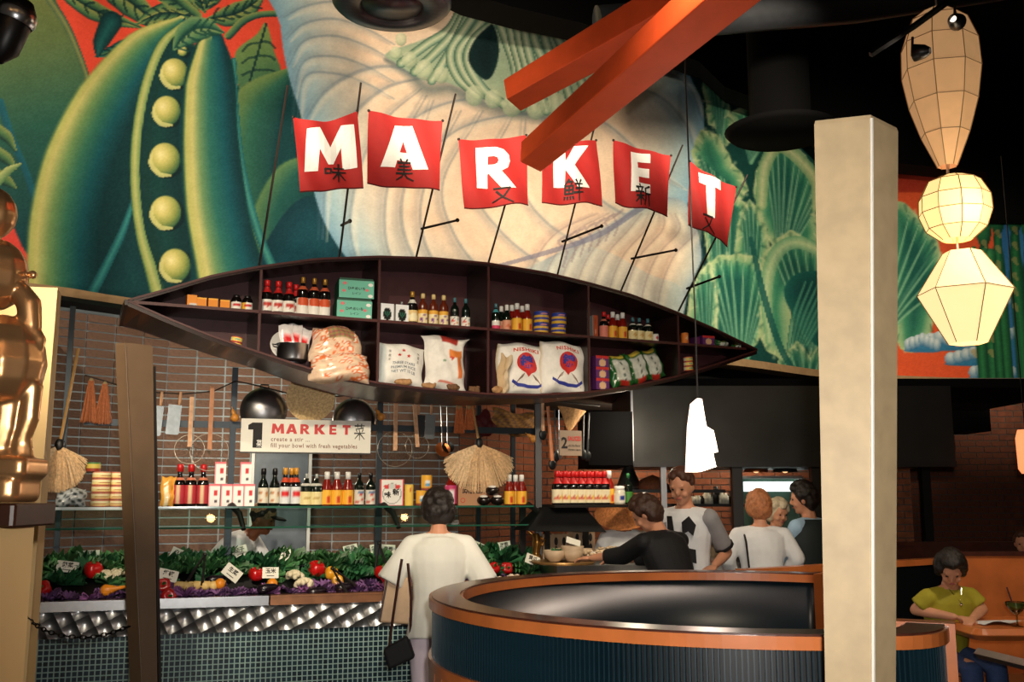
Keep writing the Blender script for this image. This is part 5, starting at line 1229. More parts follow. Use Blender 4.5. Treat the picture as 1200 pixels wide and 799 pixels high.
def broom(px, y0, y1, wt, wb, m, label, group=None):
    r = tool('hand_broom', label, 'broom', px, y0, group); H_ = (y1 - y0) * PXM; mb = MB(); rr = random.Random(px)
    for k in range(90):
        a = rr.uniform(-1, 1); b = rr.uniform(-1, 1); mb.tube([(a * wt * PXM / 2, b * .012, 0), (a * wb * PXM / 2, b * .03, -H_ * rr.uniform(.93, 1.0))], [.003, .002], 4)
    mb.obj('bristles', m, r, kind='stuff'); mb = MB(); mb.sm = True; mb.lathe([(wt * PXM * .62, -.035), (wt * PXM * .62, .0), (.008, .02)], 10, sy=.6); mb.obj('binding', M('broom_binding', (150, 130, 90), rough=.7), r)
broom(107, 446, 495, 5, 18, M_red_straw, 'reddish hand broom on the left rail, left of the pair', 'hand brooms left'); broom(123, 450, 497, 5, 20, M_red_straw, 'reddish hand broom on the left rail, right of the pair', 'hand brooms left')
M_ostraw = mat('orange_straw', (206, 118, 66), .8, var=.12, scale=60)
broom(538, 475, 511, 7, 14, M_ostraw, 'orange hand broom right of the hanging ladles, left of the pair', 'hand brooms middle'); broom(550, 475, 507, 7, 13, M_ostraw, 'orange hand broom right of the hanging ladles, right of the pair', 'hand brooms middle')
def fan_broom(px, y0, xk, yk, xs, yb, xw, label):
    r = tool('fan_broom', label, 'broom', px, y0); a0, z0 = 0, 0; K = Vector(((xk - px) * PXM, 0, -(yk - y0) * PXM))
    mb = MB(); mb.tube([(0, 0, 0), K], .011, 8); mb.obj('cane_handle', M_bamb, r)
    mb = MB(); mb.sm = True; mb.ball(K, (.035, .025, .05), 12, 8); mb.obj('collar', M_brk, r)
    mb = MB(); rr = random.Random(px); L = (yb - yk) * PXM
    for k in range(560):
        an = rr.uniform(-1.75, 1.75); q = rr.uniform(.9, 1.0); bx = math.sin(an) * xw * PXM / 2 * q; dz = -L * .4 - L * .6 * math.cos(an) * q
        y = rr.uniform(-.03, .03); mid = K + Vector((bx * .6, y, dz * .36 - .005 - .02 * abs(math.sin(an)))); mb.tube([K + Vector((bx * .12, y * .4, -.015)), mid, K + Vector((bx, y * 1.4, dz))], [.0042, .0045, .0025], 3, cap=False)
    mb.obj('bristles', M_straw, r, kind='stuff')
fan_broom(92, 408, 79, 520, 0, 574, 62, 'round fan broom with long cane handle in the left corner')
fan_broom(553, 474, 563, 524, 0, 588, 92, 'wide pale fan broom behind the brown cardboard box')
def ladle(px, y0, y1, x1, yb, rr, label, m=None):
    r = tool('wok_ladle', label, 'ladle', px, y0); L = (y1 - y0) * PXM
    mb = MB(); mb.tube([(0, 0, 0), ((x1 - px) * PXM, 0, -L)], .006, 8); mb.obj('handle', M_steel, r)
    mb = MB(); mb.sm = True; R = rr * PXM; mb.lathe([(.001, -.035), (R * .7, -.028), (R, 0), (R * .97, 0), (R * .66, -.022), (.001, -.029)], 18, c=((x1 - px) * PXM, -.02, -L - R * .5), M=Matrix.Rotation(math.radians(68), 3, 'X'), cap=False); mb.obj('bowl', m or mat('coppery_bowl', (196, 112, 60), .35, .8), r)
ladle(517, 476, 526, 519, 535, 10, 'long-handled ladle with coppery bowl hanging mid-rack'); ladle(524, 476, 524, 525, 531, 8, 'dark ladle hanging just behind the coppery one', M_dblade)
# woks and woven mat behind the sign
def wok(px, py, rr, label, off):
    a, z = ST.hit(px, py, VP_ + off); r = thing('wok', label, 'wok', ST.pt(a, VP_ + off, z), ST.rz); R = rr * PXM * 1.02
    mb = MB(); mb.sm = True; mb.lathe([(R * math.sin(t), -R * .62 * math.cos(t)) for t in [math.pi / 2 * k / 10 for k in range(11)]] + [(R * .97, .004), (R * .96, .0)], 32, M=Matrix.Rotation(math.radians(-90), 3, 'X'), cap=False)
    mb.obj('pan', mat('wok_steel', (128, 128, 130), .34, .95, var=.15, scale=6), r)
    mb = MB(); mb.tube([(-.03, -.01, R * .97), (-.03, -.02, R * 1.1), (.03, -.02, R * 1.1), (.03, -.01, R * .97)], .006, 6); mb.obj('handle', M_dblade, r)
wok(309, 481, 28, 'round dark steel wok hanging left of the woven mat', .06); wok(415, 492, 27, 'round dark steel wok hanging right of the woven mat', .06)
a, z = ST.hit(364, 466, VP_ - .04); mb = MB(); mb.sm = False
R = 30 * PXM
mb.lathe([(R, 0), (R * .8, -.012), (R * .55, -.03), (R * .2, -.055), (.001, -.062)], 32, M=Matrix.Rotation(math.radians(-82), 3, 'X'), cap=False)
o_ = mb.obj('woven_mat', mat('woven_straw', (244, 200, 146), .8, var=.16, scale=70, bump=.5), loc=ST.pt(a, VP_ - .05, z), rot=(0, 0, ST.rz)); o_['label'] = 'round woven straw mat hanging behind the top of the market sign'; o_['category'] = 'mat'
# gourds tied to the posts
M_gourd = mat('orange_gourd', (206, 138, 56), .4, var=.08)
for px, py, lb in ((275, 489, 'small orange gourd tied to the second rack post'), (446, 488, 'small orange gourd tied to the rack post right of the sign'), (625, 514, 'small yellow gourd tied to the right end post')):
    a, z = ST.hit(px, py, VP_ - .06); mb = MB(); mb.sm = True; Mt = Matrix.Rotation(math.radians({275: -18, 446: 28, 625: -55}[px]), 3, 'Y') if px != 446 else Matrix.Rotation(math.radians(-35), 3, 'Y')
    mb.lathe([(.001, -.035), (.026, -.026), (.034, -.005), (.026, .014), (.014, .026), (.018, .038), (.014, .052), (.004, .066), (.003, .085)], 14, M=Mt, cap=False); o_ = mb.obj('gourd', M_gourd, loc=ST.pt(a, VP_ - .07, z)); o_['label'] = lb; o_['category'] = 'gourd'
# ---------------------------------------------------------------- the market sign board
(a0, z0), (a1, z1) = ST.hit(283, 490, VP_ - .12), ST.hit(434, 530, VP_ - .12)
W_ = a1 - a0; (_, zb) = ST.hit(283, 529, VP_ - .12); H_ = z0 - zb
sign = thing('market_sign', 'white board sign reading 1 MARKET hanging in front of the woks', 'sign', ST.pt(a0, VP_ - .12, zb), ST.rz)
mb = MB(); mb.box((W_ / 2, .012, H_ / 2), (W_, .02, H_)); mb.obj('board', M('sign_cream', (232, 230, 218), rough=.5, var=.01), sign)
mb = MB(); mb.box((W_ / 2, .02, -.004), (W_ + .01, .03, .012)); mb.obj('lower_rail', M_brk, sign)
def place2d(name, vs, fs, m, parent, ox, oz, sx, sz, y=-.0005):
    me = bpy.data.meshes.new(name); me.from_pydata([(ox + v[0] * sx, y, oz + v[1] * sz) for v in vs], [], fs); me.materials.append(m); return link(name, me, parent)
u_ = W_ / 151.0
def sx_(px): return (px - 283) * u_
vs, fs = loops2d([[(.35, 0), (.35, .72), (.0, .72), (.0, .9), (.3, 1), (1, 1), (1, 0)]]); place2d('numeral', vs, fs, I_black, sign, sx_(291), H_ * .12, 16 * u_, H_ * .76)
vs, fs = strokes2d('cai', .12); place2d('small_character', vs, fs, I_white, sign, sx_(301), H_ * .14, 6 * u_, H_ * .22, -.001)
I_sred = M('sign_red', (200, 34, 34), rough=.5, var=0)
for ch, px, wd in (('M', 317.5, 14.5), ('A', 334, 13), ('R', 350.5, 11.5), ('K', 367, 13), ('E', 384.5, 10.5), ('T', 400, 11)):
    vs, fs = loops2d(LET[ch]); place2d('letter', vs, fs, I_sred, sign, sx_(px), H_ * .56, wd * u_, H_ * .3)
vs, fs = text2d('create a stir ...', 1, 'LEFT', .012, 1.15); place2d('small_lettering', vs, fs, M('brown_print', (130, 84, 60), var=0), sign, sx_(317), H_ * .33, .042, .046)
vs, fs = text2d('fill your bowl with fresh vegetables', 1, 'LEFT', .012, 1.12); k2 = (418 - 317) * u_ / max(v[0] for v in vs); place2d('small_lettering', vs, fs, M('brown_print', (130, 84, 60), var=0), sign, sx_(317), H_ * .14, k2, .046)
vs, fs = strokes2d('cai', .08); place2d('brush_character', vs, fs, M('brush_grey', (70, 72, 60), var=0), sign, sx_(414), H_ * .4, 13 * u_, H_ * .5)

# ---------------------------------------------------------------- kale, vegetables, labels, tongs
def bedz(b): return .925 + (b - .05) * .15
def kale_mesh(seed, m, R=.1, n=15, up=.09):
    r = random.Random(seed); mb = MB(); mb.sm = True
    for k in range(n):
        an = r.uniform(0, 6.28); tilt = r.uniform(.15, 1.35); L = R * r.uniform(.8, 1.15); W0 = R * .75
        c, s_ = math.cos(an), math.sin(an); ph = r.uniform(0, 6)
        def P(s, t):
            w_ = W0 * (.3 + .9 * t) * (s - .5); rf = .018 * t * math.sin(s * 16 + ph) * (R / .1); d = t * L; el = (1.4 - tilt) * (1 - .35 * t)
            x = d * math.cos(el); z = d * math.sin(el) + rf; y = w_ + .5 * rf
            return (x * c - y * s_, x * s_ + y * c, z)
        vs, fs, _ = sheet(P, 7, 3); mb.add(vs, fs)
    return mb.mesh('kale', m)
M_kale = mat('kale_green', (44, 104, 62), .6, var=.2, scale=18); M_kale2 = mat('kale_light_green', (74, 130, 76), .6, var=.2, scale=18); M_pk = mat('purple_kale', (156, 98, 158), .6, var=.22, scale=22); M_pk2 = mat('dusky_purple_kale', (122, 84, 136), .6, var=.22, scale=22)
KG = [kale_mesh(i, M_kale if i % 3 else M_kale2) for i in range(4)]; KP = [kale_mesh(20 + i, M_pk if i % 2 else M_pk2, R=.075, n=13) for i in range(3)]
r_ = random.Random(11)
def nth(i): i += 1; return str(i) + ('th' if 10 < i < 20 else {1: 'st', 2: 'nd', 3: 'rd'}.get(i % 10, 'th'))
def put(me, name, a, b, z, s, label, cat, group, rz=None, rot=None):
    o = link(name, me, None, ST.pt(a, b, z), rot or (r_.uniform(-.2, .2), r_.uniform(-.2, .2), r_.uniform(0, 6.28) if rz is None else rz), label, cat, group); o.scale = (s, s, s * r_.uniform(.85, 1.1)); return o
for i in range(21):
    for b, sc in ((.86, 1.5), (.68, 1.35), (.5, 1.15)):
        a = .08 + i * .172 + r_.uniform(-.04, .04)
        if b == .5 and i % 2: continue
        zoff = .035 if b > .6 else 0
        put(r_.choice(KG), 'green_kale', a, b + r_.uniform(-.03, .03), bedz(b) + zoff, sc * r_.uniform(.85, 1.15), 'ruffled green kale, %s from the left in the %s row' % (nth(i), {.86: 'back', .68: 'middle', .5: 'front'}[b]), 'kale', 'green kale on the counter')
for i in range(30):
    a = .07 + i * .117 + r_.uniform(-.02, .02)
    put(r_.choice(KP), 'purple_kale', a, .12 + r_.uniform(-.02, .03), bedz(.12) - .01, r_.uniform(.8, 1.15), 'ruffled purple kale on the counter edge, %s from the left' % nth(i), 'kale', 'purple kale along the edge')
    if i % 3 == 0: put(r_.choice(KP), 'purple_kale', a, .26, bedz(.26) - .005, r_.uniform(.8, 1.2), 'ruffled purple kale set behind the edge row, %s from the left' % nth(i // 3), 'kale', 'purple kale along the edge')
mb = MB()
M_vr = mat('red_pepper', (186, 22, 22), .25, var=.08, spec=.7); M_vy = mat('yellow_pepper', (226, 160, 40), .3, var=.08); M_vo = mat('orange_citrus', (230, 140, 30), .4, var=.05)
M_stem = mat('pepper_stem', (60, 100, 40), .6); M_sq = mat('pale_squash', (222, 190, 120), .5, var=.1); M_cauli = mat('cauliflower', (222, 212, 180), .7, var=.08, scale=60, bump=.8); M_mush = mat('mushroom_pale', (214, 192, 172), .6, var=.1); M_aub = mat('dark_aubergine', (24, 16, 26), .25, var=.05)
def pepper_mesh(m, seed=0):
    mb = MB(); mb.sm = True; vs = []; n, k = 20, 12
    for i in range(k + 1):
        t = math.pi * min(max(i / k, .01), .99)
        for j in range(n):
            a = 2 * math.pi * j / n; lob = 1 + .1 * math.cos(4 * a + seed) * math.sin(t) ** .5; r = .045 * math.sin(t) ** .72 * lob
            z = .045 - math.cos(t) * .042 - (.012 if t > 2.6 else 0) * math.sin((t - 2.6) * 3); vs.append((r * math.cos(a), r * math.sin(a), z))
    fs = [(i * n + j, i * n + (j + 1) % n, (i + 1) * n + (j + 1) % n, (i + 1) * n + j) for i in range(k) for j in range(n)] + [tuple(range(n))[::-1], tuple(range(k * n, k * n + n))]
    mb.add(vs, fs); mb.cur = 1; mb.tube([(0, 0, .08), (.004, 0, .095), (.012, 0, .105)], [.009, .006, .007], 7); return mb.mesh('pepper', [m, M_stem])
PR = pepper_mesh(M_vr); PY = pepper_mesh(M_vy, 1)
def hb(px, py):   # where a sight line meets the vegetable bed (slightly above it)
    d = ray(px, py); best = None
    for k in range(200):
        b = .06 + k * .0045; a, z = ST.hit(px, py, b)
        if z <= bedz(b) + .07: return a, b, z
    return a, b, z
def veg(me, name, px, py, s, label, cat, rot=(0.4, .2, 0), dz=-.04, group=None):
    a, b, z = hb(px, py); o = link(name, me, None, ST.pt(a, b, z + dz), rot, label, cat, group); o.scale = (s, s, s); return o
for px, py, s, lb, rt in ((54, 684, 1.1, 'red pepper at the far left of the counter', (1.2, .3, 0)), (109, 671, 1.4, 'large red pepper beside the cauliflower', (.2, .1, 0)), (191, 683, 1.2, 'red pepper just right of the slim post, upper', (1.0, .6, 0)),
        (197, 692, 1.1, 'red pepper just right of the slim post, lower', (1.4, .2, .4)), (299, 674, 1.15, 'red pepper left of the upright white label', (.2, .2, 0)), (368, 668, 1.35, 'glossy red pepper above the purple kale', (.3, .4, 0)),
        (446, 672, 1.15, 'red pepper beside the tongs, left of two', (.2, .2, 0)), (458, 678, 1.15, 'red pepper beside the tongs, right of two', (.2, -.3, 0)), (577, 664, 1.1, 'red pepper right of the woman in white', (.9, .3, 0)), (592, 661, 1.1, 'red pepper next to the pile of mushrooms', (1.2, .8, 0))):
    veg(PR, 'red_pepper', px, py, s, lb, 'pepper', rt)
for px, py, s, lb, rt in ((310, 684, 0, 'orange sphere', 0),): pass
veg(PY, 'yellow_pepper', 386, 671, 1.1, 'yellow pepper, left of the yellow pair', 'pepper', (.5, .5, 0)); veg(PY, 'yellow_pepper', 396, 676, 1.0, 'yellow pepper, right of the yellow pair', 'pepper', (1.2, .3, 0))
mb = MB(); mb.sm = True; mb.ball((0, 0, .032), .034, 14, 10); OR = mb.mesh('orange', M_vo)
veg(OR, 'orange', 319, 683, 1.1, 'round orange under the upright white label', 'orange', (0, 0, 0)); veg(OR, 'orange', 258, 683, 1.1, 'round orange at the end of the squash slices', 'orange', (0, 0, 0))
mb = MB(); mb.sm = True; mb.lathe([(.001, 0), (.03, .008), (.042, .035), (.03, .07), (.014, .11), (.01, .16), (.001, .165)], 14, cap=False); SQ = mb.mesh('squash', M_vo); SQ2 = mb.mesh('squash', M_sq)
veg(SQ, 'yellow_squash', 118, 689, .95, 'yellow squash lying with its neck to the right', 'squash', (0, 1.4, .2), -.02)
for i, px in enumerate((204, 214, 224, 236, 246)): veg(SQ2, 'pale_squash', px, 684, .8, 'pale yellow squash in the row, ' + ordn(i, 5), 'squash', (0, 1.35, .1 + .2 * i), -.02, 'pale squashes in a row')
mb = MB(); mb.sm = True; rr = random.Random(4)
for k in range(34):
    t, p_ = rr.uniform(0, 1.3), rr.uniform(0, 6.28); mb.ball((math.sin(t) * math.cos(p_) * .06, math.sin(t) * math.sin(p_) * .06, math.cos(t) * .05), .02, 7, 5)
CF = mb.mesh('cauliflower', M_cauli)
for px, py, lb in ((124, 672, 'cream cauliflower head left of the slim post, left one'), (137, 670, 'cream cauliflower head left of the slim post, right one'), (345, 672, 'small pale cauliflower behind the purple kale'), (357, 681, 'pale cut cauliflower beside the purple kale')): veg(CF, 'cauliflower', px, py, 1.0, lb, 'cauliflower', (0, 0, rr.uniform(0, 6)))
mb = MB(); mb.sm = True; mb.lathe([(.001, 0), (.012, 0), (.01, .02), (.026, .022), (.028, .03), (.018, .044), (.001, .048)], 9, cap=False); MU = mb.mesh('mushroom', M_mush)
a, b, z = hb(602, 678)
for k in range(46):
    u1, u2 = rr.uniform(-1, 1), rr.uniform(-1, 1); o = link('mushroom', MU, None, ST.pt(a + u1 * .17, b + .03 + u2 * .1, z - .05 + .05 * (1 - abs(u1)) * (1 - abs(u2)) + rr.uniform(0, .01)), (rr.uniform(-1.2, 1.2), rr.uniform(-1.2, 1.2), 0), 'button mushroom in the heap beside the booth rim', 'mushroom', 'heap of button mushrooms')
mb = MB(); mb.sm = True; mb.lathe([(.001, 0), (.03, .01), (.036, .06), (.022, .14), (.001, .165)], 12, cap=False); AU = mb.mesh('aubergine', M_aub)
for px, py, lb in ((301, 686, 'dark aubergine lying under the round labels'), (240, 676, 'dark aubergine lying behind the pale squashes'), (359, 690, 'dark aubergine tucked in the purple kale'), (392, 685, 'dark aubergine below the yellow peppers')): veg(AU, 'aubergine', px, py, .9, lb, 'aubergine', (0, 1.4, .3), -.03)
# black tongs
def tongs(px, py, h, spread, lean, label):
    a, b, z = hb(px, py); r = thing('serving_tongs', label, 'tongs', ST.pt(a, b - .03, z), ST.rz + .1); r.rotation_euler = (0, lean, ST.rz)
    for sg in (-1, 1):
        mb = MB(); mb.tube([(0, 0, h), (sg * spread * .6, 0, h * .45), (sg * spread, 0, 0)], [.008, .009, .012], 6); mb.obj('arm', M_brk, r)
    mb = MB(); mb.sm = True; mb.ball((0, 0, h), .014, 8, 6); mb.obj('hinge', M_brk, r)
tongs(228, 683, .2, .05, .3, 'black serving tongs standing open over the squashes'); tongs(411, 690, .0 + .2, .04, -.75, 'black serving tongs leaning over the yellow vegetables'); tongs(446, 668, .2, .045, -.1, 'black serving tongs upright beside the red peppers')
# label cards on the vegetables
M_card = M('label_card', (232, 230, 216), rough=.6, var=.01); M_ctan = M('label_card_tan', (196, 170, 140), rough=.6, var=.01)
CH = ['菠菜', '花菜', '紅椒', '白瓜', '生菜', '玉米', '茄子', '芥蘭', '豆苗', '冬菇', '青葱', '大蒜', '洋葱', '黄瓜']
cards = [(79, 664, 24, 13, 8, 'at the far left'), (105, 650.5, 23, 12, -2, 'second from the left, higher up'), (197, 674, 22, 13, 14, 'beside the slim post, lower'), (209, 650, 20, 15, 24, 'beside the slim post, upper'), (238, 650, 0, 0, 0, ''), (272, 671, 22, 15, 38, 'tilted above the squashes'),
         (317, 671, 19, 13, 1, 'level one above the orange'), (281, 646, 19, 14, -16, 'in front of the cook'), (334, 651, 11, 20, 22, 'upright narrow one among the kale'), (411, 644, 19, 13, -12, 'right of the door panel'), (440, 644, 14, 15, -8, 'behind the woman in white, left'), (455, 645, 19, 16, 4, 'behind the woman in white, right'),
         (561, 641, 19, 13, 24, 'just right of the woman in white'), (591, 640, 19, 13, -8, 'above the red peppers on the right'), (624, 656, 20, 13, 22, 'above the mushrooms')]
k_ = 0
for px, py, w_, h_, ro, lb in cards:
    if not w_: continue
    a, b, z = hb(px, py + 6); b -= .03; a, z = ST.hit(px, py, b); u = PXM * .93
    r = thing('label_card', 'white vegetable label card with black characters, ' + lb, 'label', ST.pt(a, b, z), 0); r.rotation_euler = (math.radians(-14), math.radians(ro), ST.rz)
    mb = MB(); mb.box((0, 0, 0), (w_ * u, .004, h_ * u)); mb.obj('card', M_card, r)
    mb = MB(); mb.tube([(0, .006, 0), (0, .01, -h_ * u * .5 - .06)], .003, 5); mb.obj('pick', M_brk, r)
    flat_text(CH[k_ % len(CH)], min(w_, 15) * u * .42, I_black, r, (0, -.0028, h_ * u * .0), .001, 'characters'); k_ += 1
    mb = MB(); mb.box((0, -.0028, -h_ * u * .28), (w_ * u * .45, .0006, h_ * u * .06)); mb.obj('underline', I_black, r)
# ---------------------------------------------------------------- red banners on canes
M_ban = mat('banner_red', (176, 30, 28), .75, var=.03, scale=20, sheen=.1); M_hem = M('banner_hem', (96, 16, 16), rough=.8, var=0); M_lw = M('banner_white', (250, 248, 244), rough=.6, var=0, emit=0)
M_cane = mat('dark_cane', (30, 20, 16), .6, var=.1)
OFFB = DB + .12
BANN = [  # corners tl, tr, br, bl ; letter; its quad; brush character + its box
 ((342, 139), (417, 132), (423, 223), (350, 227), 'M', (354, 151, 416, 202), 'mi', (377, 195, 403, 216), -6, .10),
 ((430, 132), (516, 144), (511, 226), (427, 218), 'A', (443, 150, 498, 200), 'mei', (460, 189, 482, 214), 3, .03),
 ((534, 166), (613, 161), (616, 242), (541, 246), 'R', (555, 175, 601, 223), 'you', (573, 221, 596, 240), -2, .02),
 ((631, 166), (696, 166), (703, 243), (632, 239), 'K', (646, 173, 687, 222), 'xian', (657, 213, 677, 238), 2, .02),
 ((716, 166), (783, 184), (779, 255), (718, 239), 'E', (735, 182, 763, 228), 'xin', (739, 219, 757, 244), 6, .02),
 ((804, 191), (858, 221), (850, 290), (805, 264), 'T', (815, 209, 845, 257), 'you', (816, 253, 832, 274), 14, .02)]
def bil(q, s, t, sag):
    tl, tr, br, bl = q; top = (tl[0] + (tr[0] - tl[0]) * s, tl[1] + (tr[1] - tl[1]) * s + sag * 90 * math.sin(math.pi * s)); bot = (bl[0] + (br[0] - bl[0]) * s, bl[1] + (br[1] - bl[1]) * s + 1.5 * math.sin(math.pi * s * 2))
    return (bot[0] + (top[0] - bot[0]) * t, bot[1] + (top[1] - bot[1]) * t)
for i, (tl, tr, br, bl, ch, lq, han, hq, slant, sag) in enumerate(BANN):
    def P(s, t, q=(tl, tr, br, bl), sag=sag, i=i):
        px, py = bil(q, s, t, sag); a, z = BO.hit(px, py, OFFB)
        rip = .018 * math.sin(s * 7 + i) * (1.1 - t) + .012 * math.sin(s * 13 + t * 4 + i * 2) + .02 * math.sin(math.pi * s) * (1 - t)
        return BO.pt(a, OFFB - .05 - rip, z)
    org = P(.5, 0)
    root = thing('banner', {'M': 'red cloth banner with white letter M, first on the left', 'A': 'red cloth banner with white letter A', 'R': 'red cloth banner with white letter R', 'K': 'red cloth banner with white letter K', 'E': 'red cloth banner with white letter E', 'T': 'red cloth banner with white letter T, last on the right'}[ch], 'banner', org)
    Q = lambda s, t: P(s, t) - org
    vs, fs, _ = sheet(Q, 24, 20); vb = [tuple(Vector(v) + BO.v * .004) for v in vs]; n0 = len(vs)
    mb = MB(); mb.sm = True; mb.add(vs, fs); mb.add(vb, [f[::-1] for f in fs]); mb.obj('cloth', M_ban, root)
    mb = MB(); mb.tube([Q(k / 24, 0) for k in range(25)], .006, 5); mb.obj('hem', M_hem, root)
    # letter, mapped into the cloth's own coordinates
    def st(px, py):
        s, t = .5, .5
        for _ in range(6):
            x, y = bil((tl, tr, br, bl), s, t, sag); s += (px - x) / (tr[0] - tl[0]); t -= (py - y) / (bl[1] - tl[1])
        return s, t
    x0, y0, x1, y1 = lq; sk = math.radians(slant)
    def onto(name, vs, fs, box, m, eps, ang, nx=8, ny=8):
        x0, y0, x1, y1 = box; vs, fs = cut(vs, fs, nx, ny); W = []
        for v in vs:
            px = x0 + v[0] * (x1 - x0); py = y1 - v[1] * (y1 - y0) + (px - (x0 + x1) / 2) * math.tan(math.radians(ang)); s, t = st(px, py)
            W.append(tuple(Q(s, t) - BO.v * eps))
        me = bpy.data.meshes.new(name); me.from_pydata(W, [], fs); me.materials.append(m); link(name, me, root)
    vs, fs = loops2d(LET[ch]); onto('letter', vs, fs, lq, M_lw, .004, {'M': -5, 'A': 4, 'R': 0, 'K': 1, 'E': 8, 'T': 20}[ch])
    vs, fs = strokes2d(han, .085); onto('brush_character', vs, fs, hq, I_black, .008, {'E': 8, 'T': 20}.get(ch, 0), 3, 3)
    for c_ in ((0, 1), (1, 1)):
        mb = MB(); mb.ball(Q(*c_), .012, 6, 4); mb.obj('corner_knot', M_cane, root)
# canes rising from the boat behind the banners, with stand-off arms to the wall
CANES = [((337, 100), (303, 312), None), ((423, 97), (397, 302), ((400, 264), (410, 259))), ((534, 110), (486, 302), ((494, 268), (536, 258))), ((602, 205), (571, 306), None), ((700, 135), (652, 320), ((659, 283), (705, 265))), ((800, 170), (726, 338), ((740, 303), (792, 293))), ((876, 205), (795, 358), ((805, 338), (843, 324)))]
for i, (tp, bt, arm) in enumerate(CANES):
    A = BO.pt(*[BO.hit(*bt, OFFB)[0], OFFB, BO.hit(*bt, OFFB)[1] - .05]); B = BO.pt(BO.hit(*tp, OFFB)[0], OFFB, BO.hit(*tp, OFFB)[1])
    r = thing('banner_cane', 'thin dark cane rising behind the boat, ' + ordn(i, 7), 'cane', A); mb = MB(); mb.tube([Vector((0, 0, 0)), B - A], .009, 6); mb.obj('cane', M_cane, r)
    if arm:
        c0 = BO.pt(BO.hit(*arm[0], OFFB)[0], OFFB, BO.hit(*arm[0], OFFB)[1]); q = arm[1]; dd = ray(q[0], 400); Yw = min(PLAN, key=lambda z: abs(z[0] / z[1] - dd.x / dd.y))[1]
        a2 = BO.hit(q[0], q[1], OFFB + .35); c1 = BO.pt(a2[0], OFFB + .35, a2[1]); mb = MB(); mb.tube([c0 - A, c1 - A], .011, 6); mb.ball(c1 - A, .018, 8, 6); mb.obj('stand_off_arm', M_cane, r)
# hanging cord in front of the T banner, carrying the white pendant lamp
cordY = 5.6
ct = at(802, 84, cordY)
# ---------------------------------------------------------------- giant red chopsticks crossing overhead
M_chop = mat('orange_red_lacquer', (214, 80, 38), .45, var=.05, scale=8, spec=.4); M_chopd = mat('brown_underside', (84, 48, 28), .6, var=.1)
def chop(label, tip, tY, end, eY, w0, w1, roll):
    A = at(*tip, tY); B = at(*end, eY); B = A + (B - A) * 1.0; d = (B - A).normalized(); up = Vector((0, 0, 1)); sd = d.cross(up).normalized(); nu = sd.cross(d)
    c, s_ = math.cos(roll), math.sin(roll); e1 = sd * c + nu * s_; e2 = nu * c - sd * s_
    r = thing('giant_chopstick', label, 'chopstick', A); vs = []
    for p, w_ in ((A, w0), (B, w1)):
        for x, y in ((-1, -1), (1, -1), (1, 1), (-1, 1)): vs.append(p - A + e1 * x * w_ / 2 + e2 * y * w_ / 2)
    mb = MB(); mb.add(vs, [(0, 1, 2, 3), (7, 6, 5, 4), (0, 4, 5, 1), (1, 5, 6, 2), (2, 6, 7, 3), (3, 7, 4, 0)]); o = mb.obj('shaft', M_chop, r)
    bv = o.modifiers.new('bevel', 'BEVEL'); bv.width = .006; bv.segments = 2
chop('giant orange-red chopstick crossing in front, tip beside the letter R', (622, 184), 5.0, (1010, -150), 3.4, .135, .21, .25)
chop('giant orange-red chopstick behind the other, ending higher up', (600, 112), 5.7, (1010, -122), 4.6, .15, .24, .2)
# ---------------------------------------------------------------- round black canopy and ceiling ducts
M_soot = mat('soot_black', (3, 3, 4), .9, var=0, spec=.1)
mb = MB(); mb.sm = True; mb.lathe([(.001, 0), (.3, .015), (.32, .05), (.34, .0), (.58, .02), (.62, .06), (.6, .5), (.001, .52)], 40, cap=False); o = mb.obj('round_ceiling_speaker', mat('canopy_black', (18, 20, 26), .35, var=.1), loc=at(457, 20, 6.9) + Vector((0, .1, .12))); o['label'] = 'big round black fixture hanging over the onion mural'; o['category'] = 'fixture'
o.scale = (.72, .72, .72)
mb = MB(); mb.sm = True; mb.lathe([(.5, 0), (.55, .05), (.3, .12), (.3, 2.2)], 32, cap=True); o = mb.obj('ceiling_duct', M_soot, loc=at(915, 158, 9.5)); o['label'] = 'round black duct with flared mouth behind the gold post'; o['category'] = 'duct'
mb = MB(); mb.sm = True; mb.tube([at(700, 30, 8), at(1000, 5, 8.3), at(1300, -40, 9)], .17, 14); o = mb.obj('ceiling_pipe', mat('pipe_black', (16, 18, 22), .5, var=.1)); o['label'] = 'long black pipe running under the dark ceiling'; o['category'] = 'pipe'
# ---------------------------------------------------------------- lanterns
def lantern_mat(name, c, s): return mat(name, c, .7, var=.05, scale=6, emit=s, ecol=c)
M_rib = mat('lantern_rib', (150, 116, 76), .6, var=0); M_rod = mat('lantern_rod', (190, 180, 170), .3, .8, var=0)
def lantern(name, label, px, ytop, ybot, wpx, Y, prof_, n, m, power, rotd=0):
    c = at(px, (ytop + ybot) / 2, Y); H_ = at(px, ytop, Y).z - at(px, ybot, Y).z; R = wpx / FPX * (Y / 1.0) * .5 * 1.0
    r = thing(name, label, 'lantern', c + Vector((0, 0, -H_ / 2)), math.radians(rotd)); pf = [(q[0] * R, q[1] * H_) for q in prof_]
    mb = MB(); mb.lathe(pf, n, cap=False); mb.obj('paper_shade', m, r)
    for k in range(n):
        a = 2 * math.pi * k / n; mb = MB(); mb.tube([(math.cos(a) * (q[0] * 1.003 + .002), math.sin(a) * (q[0] * 1.003 + .002), q[1]) for q in pf], .0035, 4); mb.obj('rib', M_rib, r)
    for q in pf[1:-1]:
        mb = MB(); mb.tube([(math.cos(2 * math.pi * k / n) * (q[0] * 1.003 + .002), math.sin(2 * math.pi * k / n) * (q[0] * 1.003 + .002), q[1]) for k in range(n + 1)], .003, 4); mb.obj('hoop', M_rib, r)
    return r, H_
